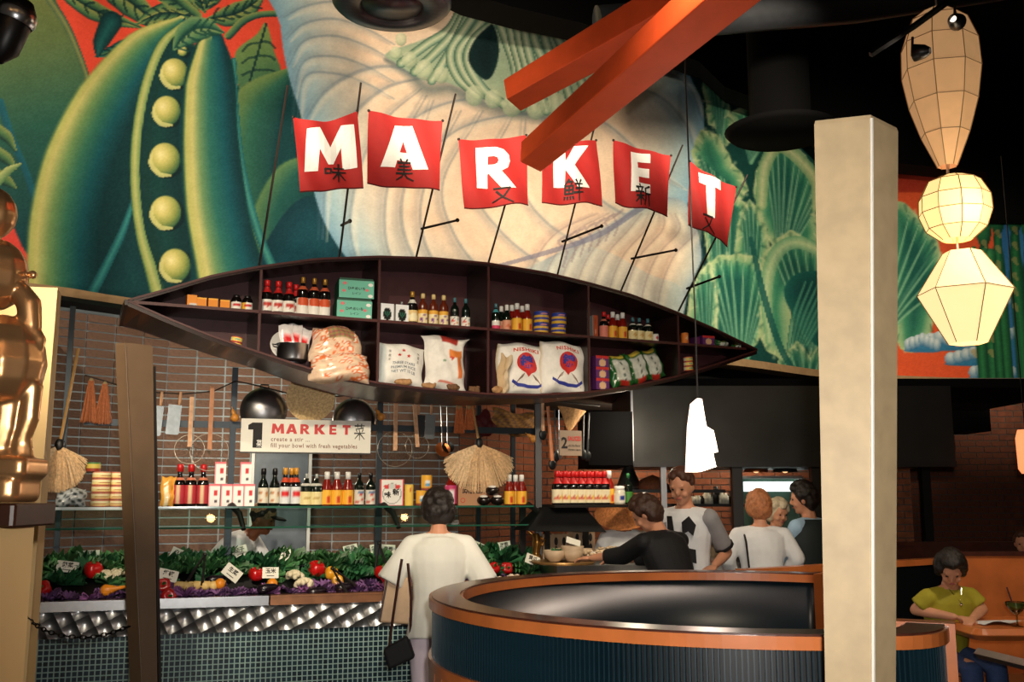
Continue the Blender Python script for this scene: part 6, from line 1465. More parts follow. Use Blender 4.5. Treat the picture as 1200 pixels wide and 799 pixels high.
L1, h1 = lantern('balloon_lantern', 'tall faceted balloon-shaped paper lantern at the top', 1104, 12, 194, 92, 6.4, [(.24, 0), (.6, .2), (.86, .4), (1, .6), (.97, .78), (.74, .93), (.35, 1)], 8, lantern_mat('amber_paper', (206, 158, 108), .5), 0, 12)
L2, h2 = lantern('globe_lantern', 'glowing squat globe paper lantern in the middle', 1119, 206, 281, 82, 6.4, [(.42, 0), (.82, .17), (1, .42), (.98, .66), (.74, .9), (.3, 1)], 10, lantern_mat('glowing_paper', (250, 214, 140), 1.15), 0, 5)
L3, h3 = lantern('diamond_lantern', 'glowing diamond-shaped paper lantern, lowest of the three', 1131, 295, 402, 106, 6.4, [(.4, 0), (1, .56), (.4, 1)], 6, lantern_mat('glowing_paper_pale', (252, 218, 156), 1.05), 0, 30)
for (t_, zt) in ((L1, 0), (L2, 0)):
    mb = MB(); mb.tube([(0, 0, -.12), (0, 0, .02)], .009, 6); mb.obj('rod', M_rod, t_)
mb = MB(); mb.tube([(0, 0, h1), (0, 0, h1 + 3)], .006, 6); mb.obj('rod', M_rod, L1)
light('POINT', 'lantern_bulb', L2.location + Vector((0, -.5, .1)), (0, 0, 0), 18, WARM, .2)
# track heads in front of the balloon lantern
M_track = mat('track_black', (12, 12, 13), .4, var=0)
tr = thing('light_track', 'black track with two small spotlights in front of the top lantern', 'light', at(1070, 40, 5.6)); o0 = tr.location
mb = MB(); mb.tube([at(1020, 64, 5.6) - o0, at(1072, 30, 5.6) - o0, at(1130, -12, 5.6) - o0], .02, 4); mb.obj('track', M_track, tr)
M_lens = mat('lamp_lens', (255, 236, 214), .3, var=0, emit=1.6)
for px, py, tl_ in ((1072, 62, .6), (1122, 26, -.5)):
    c = at(px, py, 5.6) - o0; Mr = Matrix.Rotation(tl_, 3, 'Y') @ Matrix.Rotation(math.radians(-62), 3, 'X')
    mb = MB(); mb.sm = True; mb.lathe([(.02, .09), (.04, .06), (.052, .0), (.048, -.004)], 16, c=c, M=Matrix.Rotation(tl_ * 1.4, 3, 'Z') @ Matrix.Rotation(math.radians(98), 3, 'X') @ Matrix.Scale(1, 3), cap=False)
    h = mb.obj('lamp_head', M_track, tr); M3 = Matrix.Rotation(tl_ * 1.4, 3, 'Z') @ Matrix.Rotation(math.radians(98), 3, 'X')
    mb = MB(); mb.lathe([(.046, .002), (.001, .002)], 16, c=c, M=M3, cap=False); mb.obj('lens', M_lens, h)
    mb = MB(); mb.tube([c + Vector((0, .04, 0)), c + Vector((.01, .04, .12))], .008, 6); mb.obj('arm', M_track, tr)
# white origami pendant
c = at(820, 553, cordY); W1 = .15; r = thing('pendant_lamp', 'folded white glowing pendant lamp hanging on a long cord', 'lamp', c); Hh_ = at(820, 467, cordY).z - c.z
M_pend = mat('pendant_white', (255, 238, 226), .6, var=0, emit=2.6, ecol=(255, 226, 206))
k_ = cordY / FPX
def pz(py): return at(820, py, cordY).z - c.z
poly = [(-15, 553), (-1, 553), (17, 547), (14, 530), (20, 530), (16, 505), (8, 500), (4, 468), (-1, 467), (-8, 473), (-12, 500)]
mb = MB(); f1_ = [(x * k_, pz(y)) for x, y in poly]
vs = [(x, -.055 * (1 - .5 * (z / Hh_)), z) for x, z in f1_] + [(x, .055 * (1 - .5 * (z / Hh_)), z) for x, z in f1_]; n = len(poly)
mb.add(vs, [tuple(range(n)), tuple(range(n, 2 * n))[::-1]] + [(i, i + n, (i + 1) % n + n, (i + 1) % n) for i in range(n)]); mb.obj('paper_shade', M_pend, r)
mb = MB(); mb.tube([Vector((0, 0, Hh_ - .01)), at(815, 380, cordY) - c, at(803, 84, cordY) - c, at(802, -60, cordY) - c], .005, 5); mb.obj('cord', M_track, r)
light('POINT', 'pendant_bulb', c + Vector((0, -.2, .1)), (0, 0, 0), 14, (1, .8, .66), .08)
c = at(1203, 527, 8.5); r = thing('orange_sconce', 'small glowing orange pendant at the right edge of the dining room', 'lamp', c); mb = MB(); mb.sm = True; mb.lathe([(.05, -.2), (.075, -.16), (.08, .1), (.06, .17)], 14); mb.obj('shade', mat('orange_glass', (255, 150, 96), .4, var=0, emit=1.2), r)
mb = MB(); mb.tube([(0, 0, .15), (-.02, 0, 2.6)], .005, 5); mb.obj('cord', M_track, r)

# ---------------------------------------------------------------- round booth
ZB = 1.2; bc = Vector((.955, 4.30, 0)); RO = 1.30
M_bwood = mat('orange_cherry', (200, 112, 56), .35, var=.1, scale=5, coat=.3); M_bcap = mat('dark_cap_rail', (74, 38, 28), .3, var=.1, coat=.5); M_vinyl = mat('black_vinyl', (8, 22, 30), .3, var=.04, spec=.42); M_rubber = mat('ribbed_black', (9, 14, 18), .45, var=.05, spec=.4); M_ribhi = mat('rib_blue_black', (18, 42, 52), .35, var=.05, spec=.6)
pe1 = atz(927, 679, ZB); pe2 = atz(1112, 731, ZB)
ang_start = math.atan2(pe1.y - bc.y, pe1.x - bc.x)                 # back right end
a_lo = ang_start; a_hi = math.radians(278) + 0                      # sweeps over the left to the front
ptsO = []
NB = 96
for k in range(NB + 1):
    t = a_lo + (a_hi - a_lo) * k / NB; ptsO.append(Vector((bc.x + RO * math.cos(t), bc.y + RO * math.sin(t), 0)))
# the front runs on, straightening towards the dining room
last = ptsO[-1]; 
for k in range(1, 9):
    q = k / 8; e_ = Vector((pe2.x, pe2.y, 0)); m_ = Vector((last.x + .16, last.y + .02, 0)); ptsO.append(last * (1 - q) ** 2 + m_ * 2 * q * (1 - q) + e_ * q * q)
def wall_sweep(mb, pts, off0, off1, z0, z1, closed_ends=True, lo=0, hi=None):
    pts = pts[lo:hi]; n = len(pts); vs = []
    for i, p in enumerate(pts):
        d = (pts[min(i + 1, n - 1)] - pts[max(i - 1, 0)]).normalized(); inn = Vector((-d.y, d.x, 0))
        for o_, z in ((off0, z0), (off1, z0), (off1, z1), (off0, z1)): vs.append(p + inn * o_ + Vector((0, 0, z)))
    fs = [(4 * i + k, 4 * i + 4 + k, 4 * i + 4 + (k + 1) % 4, 4 * i + (k + 1) % 4) for i in range(n - 1) for k in range(4)]
    fs = [f[::-1] for f in fs] + [(0, 1, 2, 3)[::-1], (4 * n - 1, 4 * n - 2, 4 * n - 3, 4 * n - 4)[::-1]]
    mb.add([tuple(v) for v in vs], fs)
bo = bc.copy(); booth = thing('round_booth', 'curved high-backed booth with black vinyl inside and ribbed black outside', 'booth', bo)
PB = [p - bo for p in ptsO]
mb = MB(); mb.sm = False; wall_sweep(mb, PB, .0, .14, ZB - .045, ZB - .006); mb.obj('rim', M_bwood, booth)
mb = MB(); wall_sweep(mb, PB, .012, .128, ZB - .006, ZB); mb.obj('cap_rail', M_bcap, booth)
mb = MB(); wall_sweep(mb, PB, .035, .11, .12, ZB - .045); mb.obj('core', M_rubber, booth)
mb = MB(); mb.sm = True; wall_sweep(mb, PB, .11, .135, .3, ZB - .045); mb.obj('inner_upholstery', M_vinyl, booth)
mb = MB(); mb.sm = False; wall_sweep(mb, PB, .0, .04, ZB - .27, ZB - .235); mb.obj('lower_rail', M_bwood, booth)
# vertical ribs round the outside (front half), each a part
ribme = None; seglen = 0; acc = 0; k = 0
mbr = MB(); mbr.box((0, 0, 0), (.0055, .022, .19)); ribme = mbr.mesh('rib', M_ribhi); spacing = .0172; out = 0; i = 0; pos = 0.0
cum = [0]; 
for a, b in zip(ptsO[:-1], ptsO[1:]): cum.append(cum[-1] + (b - a).length)
st0 = None; ribs_n = 0; s_ = cum[int(NB * .47)]
while s_ < cum[-1] - .02:
    j = max(q for q in range(len(cum)) if cum[q] <= s_); j = min(j, len(cum) - 2); q = (s_ - cum[j]) / (cum[j + 1] - cum[j]); p = PB[j].lerp(PB[j + 1], q); d = (PB[j + 1] - PB[j]).normalized()
    o = bpy.data.objects.new('rib', ribme); COL.objects.link(o); o.parent = booth; inn = Vector((-d.y, d.x, 0)); o.location = p + inn * .024 + Vector((0, 0, ZB - .045 - .095)); o.rotation_euler = (0, 0, math.atan2(d.y, d.x)); ribs_n += 1; s_ += spacing
# smooth left band and wooden staves under the lower rail
s_ = cum[int(NB * .30)]
mbr = MB(); mbr.box((0, 0, 0), (.118, .03, .80)); stv = mbr.mesh('stave', M_bwood)
while s_ < cum[-1] - .05:
    j = max(q for q in range(len(cum)) if cum[q] <= s_); j = min(j, len(cum) - 2); q = (s_ - cum[j]) / (cum[j + 1] - cum[j]); p = PB[j].lerp(PB[j + 1], q); d = (PB[j + 1] - PB[j]).normalized()
    o = bpy.data.objects.new('stave', stv); COL.objects.link(o); o.parent = booth; inn = Vector((-d.y, d.x, 0)); o.location = p + inn * .02 + Vector((0, 0, .53)); o.rotation_euler = (0, 0, math.atan2(d.y, d.x)); s_ += .122
for p, nm in ((PB[0], 'end_post'), (PB[-1], 'end_post')):
    mb = MB(); d = (PB[1] - PB[0]).normalized() if p is PB[0] else (PB[-1] - PB[-2]).normalized(); an = math.atan2(d.y, d.x); inn = Vector((-d.y, d.x, 0)); mb.box(p + inn * .07 + d * (-.024 if p is PB[0] else .04) + Vector((0, 0, ZB / 2 - .0)), (.05 if p is PB[0] else .085, .175, ZB + .002), Matrix.Rotation(an, 3, 'Z')); mb.obj('end_post', M_bwood, booth)
# bench inside the booth
mb = MB(); wall_sweep(mb, PB, .14, .6, .30, .47, hi=NB); mb.obj('bench_seat', M_vinyl, booth)

# ---------------------------------------------------------------- gilded statue at the left edge
M_gold = mat('gilded_bronze', (226, 172, 118), .3, .85, var=.14, scale=5); M_dkwood = mat('dark_plinth', (58, 30, 18), .4, var=.1)
YS = 2.7; so = at(-4, 590, YS); st_ = thing('gilded_statue', 'gilded plump statue on a dark plinth at the left edge', 'statue', so)
ks = YS / FPX
def S(px, py, dy=0): return at(px, py, YS) - so + Vector((0, dy, 0))
def remeshed(name, mb_, m, parent, voxel=.008, smooth=4, loc=None):
    me = mb_.mesh(name + '_src', m); o = bpy.data.objects.new('tmp', me); COL.objects.link(o)
    r = o.modifiers.new('r', 'REMESH'); r.mode = 'VOXEL'; r.voxel_size = voxel; r.use_smooth_shade = True
    s = o.modifiers.new('s', 'SMOOTH'); s.iterations = smooth; s.factor = .5
    bpy.context.view_layer.update(); dg = bpy.context.evaluated_depsgraph_get(); out = bpy.data.meshes.new_from_object(o.evaluated_get(dg)); bpy.data.objects.remove(o)
    out.name = name; out.materials.clear(); out.materials.append(m); out.polygons.foreach_set('use_smooth', [True] * len(out.polygons))
    return link(name, out, parent, loc)
mb = MB()
mb.ball(S(-14, 250), (34 * ks, .07, 34 * ks)); mb.ball(S(-6, 322), (38 * ks, .09, 44 * ks)); mb.ball(S(14, 385), (14 * ks, .03, 12 * ks)); mb.ball(S(0, 425), (52 * ks, .12, 58 * ks)); mb.ball(S(36, 388), (12 * ks, .03, 13 * ks)); mb.ball(S(42, 402), (9 * ks, .025, 11 * ks))
mb.tube([S(36, 380), S(46, 398), S(40, 420)], [.018, .02, .02], 8)
mb.tube([S(22, 340), S(34, 356), S(36, 384)], [.03, .034, .03], 10); mb.ball(S(38, 322), (6 * ks, .012, 6 * ks))
mb.tube([S(38, 450), S(34, 490), S(24, 520), S(26, 548)], [.03, .028, .024, .03], 8); mb.tube([S(12, 450), S(6, 500), S(0, 530), S(14, 548)], [.05, .045, .04, .045], 8); mb.tube([S(-20, 450), S(-16, 520), S(-10, 548)], [.06, .05, .04], 8)
mb.tube([S(28, 440), S(18, 486), S(2, 524)], [.018, .018, .014], 6); mb.tube([S(40, 450), S(30, 500), S(34, 544)], [.012, .015, .015], 6)
mb.rbox(S(0, 548), (88 * ks, .16, 22 * ks), .02); mb.rbox(S(-4, 573), (78 * ks, .17, 30 * ks), .03)
remeshed('figure', mb, M_gold, st_, .006, 3)
mb = MB(); mb.rbox(S(-6, 603), (96 * ks, .24, 26 * ks), .012); mb.obj('plinth', M_dkwood, st_)
mb = MB(); z_ = S(0, 616).z; mb.box((S(-20, 616).x, .0, z_ - (so.z + z_) / 2), (.18, .2, so.z + z_)); mb.obj('pedestal', M_cream, st_)
# dark chain from the pier to the slim post
M_chain = mat('dark_chain', (26, 24, 24), .4, .7, var=0)
cpts = [at(18, 705, 4.6), at(34, 726, 4.7), at(60, 741, 4.85), at(95, 747, 4.95), at(125, 743, 5.05), at(151, 734, 5.15)]
P3 = catmull([tuple(p) for p in cpts], 8); cl = thing('chain', 'dark link chain sagging between the cream pier and brown post', 'chain', cpts[0]); n_l = 0
seg_ = [0]
for a, b in zip(P3[:-1], P3[1:]): seg_.append(seg_[-1] + np.linalg.norm(b - a))
mb = MB(); mb.tube([(.017 * math.cos(t), 0, .009 * math.sin(t)) for t in [2 * math.pi * k / 10 for k in range(11)]], .0032, 5); lk = mb.mesh('chain_link', M_chain); s_ = 0
while s_ < seg_[-1]:
    p = Vector([np.interp(s_, seg_, P3[:, c]) for c in range(3)]); p2 = Vector([np.interp(min(s_ + .01, seg_[-1]), seg_, P3[:, c]) for c in range(3)]); d = (p2 - p)
    if d.length < 1e-6: break
    o = bpy.data.objects.new('chain_link', lk); COL.objects.link(o); o.parent = cl; o.location = p - cl.location; qt = d.to_track_quat('X', 'Z'); e_ = qt.to_euler(); o.rotation_euler = (qt.to_matrix() @ Matrix.Rotation(math.pi / 2 * (n_l % 2), 3, 'X')).to_euler(); n_l += 1; s_ += .026
# ---------------------------------------------------------------- people
M_skin = mat('skin_light', (206, 146, 114), .5, var=.04, scale=8, spec=.35); M_skin2 = mat('skin_tan', (150, 92, 62), .5, var=.05, scale=8, spec=.35)
M_eye = M('eye_dark', (24, 18, 16), rough=.3, var=0); M_lip = mat('lip', (164, 84, 76), .5, var=0)
def person(label, x, y, H, face, lean=0, head_pitch=0, head_yaw=0, arms=None, skin=None, shirt=None, sleeve=.5, hem=.0, legs=None, hair=None, hairstyle='short', z0=0.0, seated=False, wide=1.0, lean_side=0, roll=0, legdir=None, voxel=.0085, coat=1.0):
    """face: heading in degrees (90 looks away from the camera). arms: two (elbow, wrist) in metres east, north from (x,y) and height; first is the body's left"""
    skin = skin or M_skin; k = H / 1.7; root = thing('person', label, 'person', (x, y, z0)); fa = math.radians(face); F = Vector((math.cos(fa), math.sin(fa), 0)); L = Vector((-F.y, F.x, 0)); U = Vector((0, 0, 1))
    zp = (.93 if not seated else .52) * k; P = U * zp; la = math.radians(lean); ls = math.radians(lean_side)
    T = (U * math.cos(la) + F * math.sin(la)); T = (T + L * math.sin(ls)).normalized(); Fn = (F * math.cos(la) - U * math.sin(la))
    chest = P + T * .30 * k; neck = P + T * .50 * k; hp = math.radians(head_pitch + lean * .35); hy = math.radians(face + head_yaw)
    HF = Vector((math.cos(hy) * math.cos(hp), math.sin(hy) * math.cos(hp), -math.sin(hp))); HU = (U * math.cos(hp) + Vector((math.cos(hy), math.sin(hy), 0)) * math.sin(hp)); HL = HU.cross(HF).normalized()
    if roll: q = Matrix.Rotation(math.radians(roll), 3, HF); HU = q @ HU; HL = q @ HL
    head = neck + (T * .5 + HU * .5).normalized() * .155 * k + HF * .02 * k
    shl = chest + T * .135 * k + L * .175 * k * wide; shr = chest + T * .135 * k - L * .175 * k * wide
    MH = Matrix((HL, HF, HU)).transposed()          # local x = left, y = forward, z = up
    def hd(a, b, c): return head + (HL * a + HF * b + HU * c) * k
    MT = Matrix((L, Fn, T)).transposed()
    b = MB()
    b.ball(head + HU * .015 * k, (.076 * k, .094 * k, .108 * k), 16, 12, MH); b.ball(hd(0, .03, -.055), (.052 * k, .058 * k, .058 * k), 12, 8, MH)
    b.ball(hd(0, .062, -.088), (.024 * k, .022 * k, .02 * k), 8, 6, MH); b.tube([hd(0, .088, .02), hd(0, .104, -.012), hd(0, .094, -.028)], [.009 * k, .013 * k, .014 * k], 6)
    for s_ in (-1, 1): b.ball(hd(s_ * .076, -.002, -.005), (.011 * k, .02 * k, .03 * k), 8, 6, MH); b.ball(hd(s_ * .04, .066, -.03), (.022 * k,) * 3, 8, 6); b.ball(hd(s_ * .03, .086, .032), (.02 * k, .01 * k, .008 * k), 6, 4, MH)
    b.tube([neck - T * .05 * k, neck + T * .05 * k, head - HU * .05 * k], [.07 * k, .052 * k, .05 * k], 10)
    def trunk(b, g=0.0, z0_=0.0, tail=0.0, flare=0.0):
        prof_ = [(.0, .155, .115), (.1, .135, .1), (.2, .14, .105), (.32, .165, .115), (.42, .165, .1), (.475, .1, .07)]
        vs = []; n = 18; lv = ([(-tail, .165 + flare, .125 + flare)] if tail else []) + prof_
        for h, rx, ry in lv:
            for j in range(n):
                a = 2 * math.pi * j / n; vs.append(P + T * h * k + L * math.cos(a) * (rx * k * wide + g) + Fn * math.sin(a) * (ry * k + g))
        m_ = len(lv); fs = [(i * n + j, i * n + (j + 1) % n, (i + 1) * n + (j + 1) % n, (i + 1) * n + j) for i in range(m_ - 1) for j in range(n)] + [tuple(range(n))[::-1], tuple(range((m_ - 1) * n, m_ * n))]
        b.add(vs, fs)
    trunk(b)
    for q in (shl, shr): b.tube([neck - T * .02 * k, q], [.055 * k, .052 * k], 10)
    A = []
    for i, sh in enumerate((shl, shr)):
        s_ = 1 if i == 0 else -1
        if arms and arms[i]: el, wr = [Vector(q) for q in arms[i]]
        else: el = sh + (L * s_ * .05 - U * .28) * k; wr = el + (F * .1 - U * .24) * k
        ld = (el - sh); el = sh + ld.normalized() * min(ld.length, .31 * k); fd = wr - el; wr = el + fd.normalized() * min(fd.length, .27 * k)
        A.append((sh, el, wr)); b.ball(sh, .056 * k, 10, 8); b.tube([sh, sh.lerp(el, .4), el], [.052 * k, .047 * k, .037 * k], 10); b.ball(el, .037 * k, 8, 6); b.tube([el, el.lerp(wr, .35), wr], [.037 * k, .038 * k, .025 * k], 10)
        fd = (wr - el).normalized(); side = fd.cross(U); side = side.normalized() if side.length > .1 else F.cross(fd).normalized(); nu = side.cross(fd).normalized()
        Mh = Matrix((side, fd, nu)).transposed(); b.ball(wr + fd * .05 * k, (.04 * k, .052 * k, .018 * k), 10, 8, Mh)
        for q, (o_, ln) in enumerate(((-.03, .062), (-.01, .074), (.01, .07), (.029, .055))):
            base = wr + fd * .085 * k + side * o_ * k; b.tube([base, base + (fd * ln * .5 - nu * .006) * k, base + (fd * ln * .85 - nu * .026) * k], [.0098 * k, .0092 * k, .0078 * k], 6)
        b.tube([wr + fd * .025 * k + side * s_ * .03 * k, wr + fd * .055 * k + (side * s_ * .055 - nu * .008) * k, wr + fd * .085 * k + (side * s_ * .058 - nu * .02) * k], [.013 * k, .011 * k, .009 * k], 6)
    lf = F if legdir is None else Vector((math.cos(math.radians(legdir)), math.sin(math.radians(legdir)), 0)); Lh = Vector((-lf.y, lf.x, 0)); LG = []
    for s_ in (-1, 1):
        hip = P + Lh * s_ * .09 * k
        if seated: kn = hip + lf * .42 * k; an = kn + lf * .02 - U * (.44 * k)
        else: kn = hip.lerp(Vector((hip.x, hip.y, 0)), .47) + lf * .02; an = Vector((hip.x, hip.y, .07 * k)) + Lh * s_ * .01
        LG.append((hip, kn, an)); b.tube([hip, hip.lerp(kn, .5), kn], [.088 * k, .078 * k, .055 * k], 12); b.tube([kn, kn.lerp(an, .35), an], [.055 * k, .054 * k, .036 * k], 12); b.tube([an - U * .02 * k - lf * .04 * k, an - U * .035 * k + lf * .14 * k], [.036 * k, .03 * k], 8)
    remeshed('body', b, skin, root, voxel, 3)
    for s_ in (-1, 1):
        mb = MB(); mb.sm = True; mb.ball(hd(s_ * .031, .084, .012), (.012 * k, .007 * k, .007 * k), 8, 6, MH); mb.obj('eye', M_eye, root)
    mb = MB(); mb.sm = True; mb.ball(hd(0, .09, -.052), (.022 * k, .008 * k, .007 * k), 8, 6, MH); mb.obj('mouth', M_lip, root)
    if shirt:
        b = MB(); trunk(b, .016 * coat, 0, hem, .01 * coat)
        for (sh, el, wr) in A:
            b.ball(sh, .064 * k, 10, 8); b.tube([neck - T * .035 * k, sh], [.062 * k, .062 * k], 12)
            if sleeve <= 1: e = sh.lerp(el, sleeve); b.tube([sh, e], [.064 * k, .06 * k * coat], 12)
            else: e = el.lerp(wr, sleeve - 1); b.tube([sh, el, ], [.064 * k, .05 * k * coat], 12); b.ball(el, .05 * k * coat, 8, 6); b.tube([el, e], [.05 * k * coat, .04 * k * coat], 12)
        b.tube([neck - T * .07 * k, neck - T * .0 * k], [.105 * k, .066 * k], 12)
        o = remeshed('shirt', b, shirt, root, .011, 3)
    if legs:
        b = MB(); b.ball(P, (.165 * k * wide, .13 * k, .12 * k), 14, 10, MT)
        for hip, kn, an in LG: b.tube([hip, hip.lerp(kn, .5), kn, kn.lerp(an, .9)], [.1 * k, .092 * k, .072 * k, .07 * k], 12)
        remeshed('trousers', b, legs, root, .013, 2)
    for hip, kn, an in LG:
        mb = MB(); mb.sm = True; d_ = lf; mb.ball(an - U * .03 * k + d_ * .05 * k, (.045 * k, .125 * k, .04 * k), 12, 8, Matrix((Lh, d_, U)).transposed()); mb.obj('shoe', M('shoe_dark', (30, 26, 26), rough=.5, var=0), root)
    if hair:
        b = MB(); r_ = random.Random(int(x * 100)); vol = {'short': .02, 'full': .032, 'bob': .028, 'crop': .01}[hairstyle]
        for q in range(150):
            v = Vector((r_.gauss(0, 1), r_.gauss(0, 1), r_.gauss(0, 1))).normalized()
            lim = {'short': -.28, 'full': -.5, 'bob': -.62, 'crop': .0}[hairstyle]
            if v.z < lim or (v.y > .35 and v.z < .62) or (v.y > .05 and v.z < .1): continue
            b.ball(hd(v.x * (.07 + vol * .5), v.y * (.088 + vol * .5), .018 + v.z * (.1 + vol * .6)), (.022 + vol * .35) * k, 7, 5)
        b.ball(hd(0, -.016, .03), ((.074 + vol * .5) * k, (.082 + vol * .5) * k, (.098 + vol * .5) * k), 14, 10, MH)
        if hairstyle in ('bob', 'full'): b.ball(hd(0, -.05, -.03), ((.075 + vol) * k, .05 * k, .075 * k), 12, 8, MH)
        remeshed('hair', b, hair, root, .007, 7)
    return dict(root=root, hd=hd, MH=MH, P=P, T=T, L=L, F=F, Fn=Fn, A=A, k=k, neck=neck, chest=chest, HF=HF, HU=HU, HL=HL)
M_wshirt = mat('off_white_cotton', (232, 232, 222), .8, var=.03, scale=5, bump=.5, bscale=9); M_lilac = mat('lilac_white_trousers', (226, 212, 224), .8, var=.03, scale=6, bump=.3, bscale=10)
M_dkhair = mat('dark_brown_hair', (26, 18, 14), .5, var=.1, scale=60, bump=.6, bscale=120); M_brhair = mat('brown_hair', (62, 38, 26), .5, var=.12, scale=60, bump=.5, bscale=120); M_blond = mat('reddish_blond_hair', (176, 112, 70), .55, var=.14, scale=50, bump=.6, bscale=120); M_greyh = mat('cropped_brown_hair', (78, 46, 32), .6, var=.1, scale=60)
M_blackcl = mat('black_cloth', (14, 14, 18), .75, var=.05); M_white = mat('white_cloth', (228, 230, 232), .8, var=.02, bump=.3, bscale=12); M_grey_sl = mat('grey_jersey', (150, 148, 150), .8, var=.03); M_jean = mat('denim', (44, 66, 110), .8, var=.08, scale=50)
# woman in white, back to us, at the counter
wx, wy = -.44, 6.15
W = person('woman in a loose white short-sleeved shirt seen from behind at the counter', wx, wy, 1.63, 97, lean=9, head_pitch=12, head_yaw=4, shirt=M_wshirt, sleeve=.98, hem=.14, legs=M_lilac, hair=M_dkhair, hairstyle='full', wide=1.0, coat=1.55,
       arms=[((-.30, .0, 1.08), (-.22, .16, 1.06)), ((.28, .05, 1.07), (.17, .24, 1.06))])
# her shoulder bags
def wpt(px, py, dy): p = at(px, py, wy + dy); return p
hb0 = wpt(462, 730, .02); bag = thing('handbag', 'tan handbag with brown trim hanging from the woman in white', 'bag', hb0, .1)
q = [wpt(px, py, .02) - hb0 for px, py in ((444, 728), (481, 731), (482, 677), (453, 672))]
mb = MB(); mb.add([v + Vector((0, d_, 0)) for d_ in (-.05, .05) for v in q], [(0, 1, 2, 3), (7, 6, 5, 4), (0, 4, 5, 1), (1, 5, 6, 2), (2, 6, 7, 3), (3, 7, 4, 0)]); o = mb.obj('bag_body', mat('tan_leather', (206, 174, 138), .55, var=.04), bag); bv = o.modifiers.new('b', 'BEVEL'); bv.width = .015; bv.segments = 3
M_strap = mat('brown_strap', (58, 28, 24), .5, var=.05)
mb = MB(); mb.tube([wpt(455, 676, -.04) - hb0, wpt(460, 655, -.02) - hb0, wpt(470, 648, 0) - hb0, wpt(478, 660, .02) - hb0, wpt(479, 680, -.0) - hb0], .007, 6); mb.obj('handle', mat('gold_brown_handle', (140, 92, 40), .45, var=.1), bag)
mb = MB(); mb.box((q[0] + q[3]) / 2 + Vector((.008, -.056, 0)), (.012, .006, .27), Matrix.Rotation(.17, 3, 'Y')); mb.obj('trim', M_strap, bag)
pb0 = wpt(467, 782, -.08); pb = thing('black_pouch', 'small black shoulder pouch hanging low from a long dark strap', 'bag', pb0, 0)
q = [wpt(px, py, -.08) - pb0 for px, py in ((456, 784), (487, 770), (478, 744), (449, 760))]
mb = MB(); mb.add([v + Vector((0, d_, 0)) for d_ in (-.04, .04) for v in q], [(0, 1, 2, 3), (7, 6, 5, 4), (0, 4, 5, 1), (1, 5, 6, 2), (2, 6, 7, 3), (3, 7, 4, 0)]); o = mb.obj('pouch_body', M_blackcl, pb); bv = o.modifiers.new('b', 'BEVEL'); bv.width = .018; bv.segments = 3
for pts in ([(456, 758), (461, 720), (468, 672), (471, 655)], [(481, 746), (482, 700), (478, 660)]): mb = MB(); mb.tube([wpt(a, b, -.09) - pb0 for a, b in pts], .009, 6); mb.obj('strap', M_strap, pb)
# cook in cap, stooping behind the counter
cx_, cy_ = -2.46, 8.15
Ck = person('cook in white jacket and tan cap stooping behind the vegetable counter', cx_, cy_, 1.72, -8, lean=47, head_pitch=0, skin=M_skin2, shirt=M_white, sleeve=1.9, hem=.1, legs=M_blackcl, hair=M_dkhair, hairstyle='crop', arms=[((.5, .15, 1.0), (.62, .1, .98)), ((.3, -.25, .98), (.4, -.3, .98))], coat=1.25)
hd = Ck['hd']; mb = MB(); mb.sm = True; mb.ball(hd(0, -.01, .055), (.092, .108, .085), 16, 10, Ck['MH']); mb.obj('cap', mat('tan_cap', (150, 118, 88), .8, var=.2, scale=60), Ck['root'])
mb = MB(); mb.sm = True; mb.ball(hd(0, .12, .045), (.075, .07, .014), 14, 6, Ck['MH']); mb.obj('cap_visor', M_blackcl, Ck['root'])
# cook under the woven hat
Hc = person('cook in white coat under a woven conical hat behind the hot counter', 1.0, 9.0, 1.56, -100, lean=12, head_pitch=30, skin=M_skin2, shirt=M_white, sleeve=1.7, hem=.2, legs=M_blackcl, hair=M_dkhair, hairstyle='short', coat=1.3, arms=[((.26, -.1, 1.05), (.2, -.32, 1.0)), ((-.26, -.1, 1.05), (-.2, -.32, 1.0))])
mb = MB(); mb.sm = False; mb.lathe([(.25, -.03), (.17, .04), (.09, .1), (.01, .15), (.001, .15)], 20, c=Hc['hd'](0, -.01, .06), M=Hc['MH'], cap=False); mb.obj('woven_hat', mat('woven_hat', (186, 116, 62), .8, var=.18, scale=60, bump=.4), Hc['root'])
# man in the patterned polo
Mn = person('tall man in grey, white and black polo shirt looking down', 1.27, 7.3, 1.8, -128, lean=4, head_pitch=20, head_yaw=8, shirt=M_white, sleeve=.15, hem=.06, legs=M_blackcl, hair=M_greyh, hairstyle='crop', arms=[((.27, -.02, 1.2), (.14, -.2, 1.12)), ((-.2, -.05, 1.18), (-.1, -.24, 1.12))])
for (sh, el, wr) in Mn['A']:
    b = MB(); b.ball(sh, .07, 10, 8); b.tube([sh, sh.lerp(el, .8)], [.07, .066], 12); remeshed('grey_sleeve', b, M_grey_sl, Mn['root'], .012, 2)
    b = MB(); b.tube([sh.lerp(el, .78), sh.lerp(el, .84)], [.074, .074], 12); b.obj('dark_cuff', M_blackcl, Mn['root'])
def front_patch(Pn, name, m, pts, off=.012):   # a shaped panel on the chest: pts in (left, up) metres
    vs = []; N = 10
    P_, T_, L_, Fn_, k = Pn['P'], Pn['T'], Pn['L'], Pn['Fn'], Pn['k']
    v2, f2 = cut(*loops2d([pts]), 8, 4)
    for v in v2:
        x, h = v[0], v[1]; rx = .175; q = max(0, 1 - (x / (.2)) ** 2); vs.append(tuple(P_ + T_ * h * k + L_ * x * k + Fn_ * ((.118 * q ** .5 + .028 + off) * k)))
    me = bpy.data.meshes.new(name); me.from_pydata(vs, [], f2); me.materials.append(m); me.update(); o = link(name, me, Pn['root']); so = o.modifiers.new('t', 'SOLIDIFY'); so.thickness = .004; return o
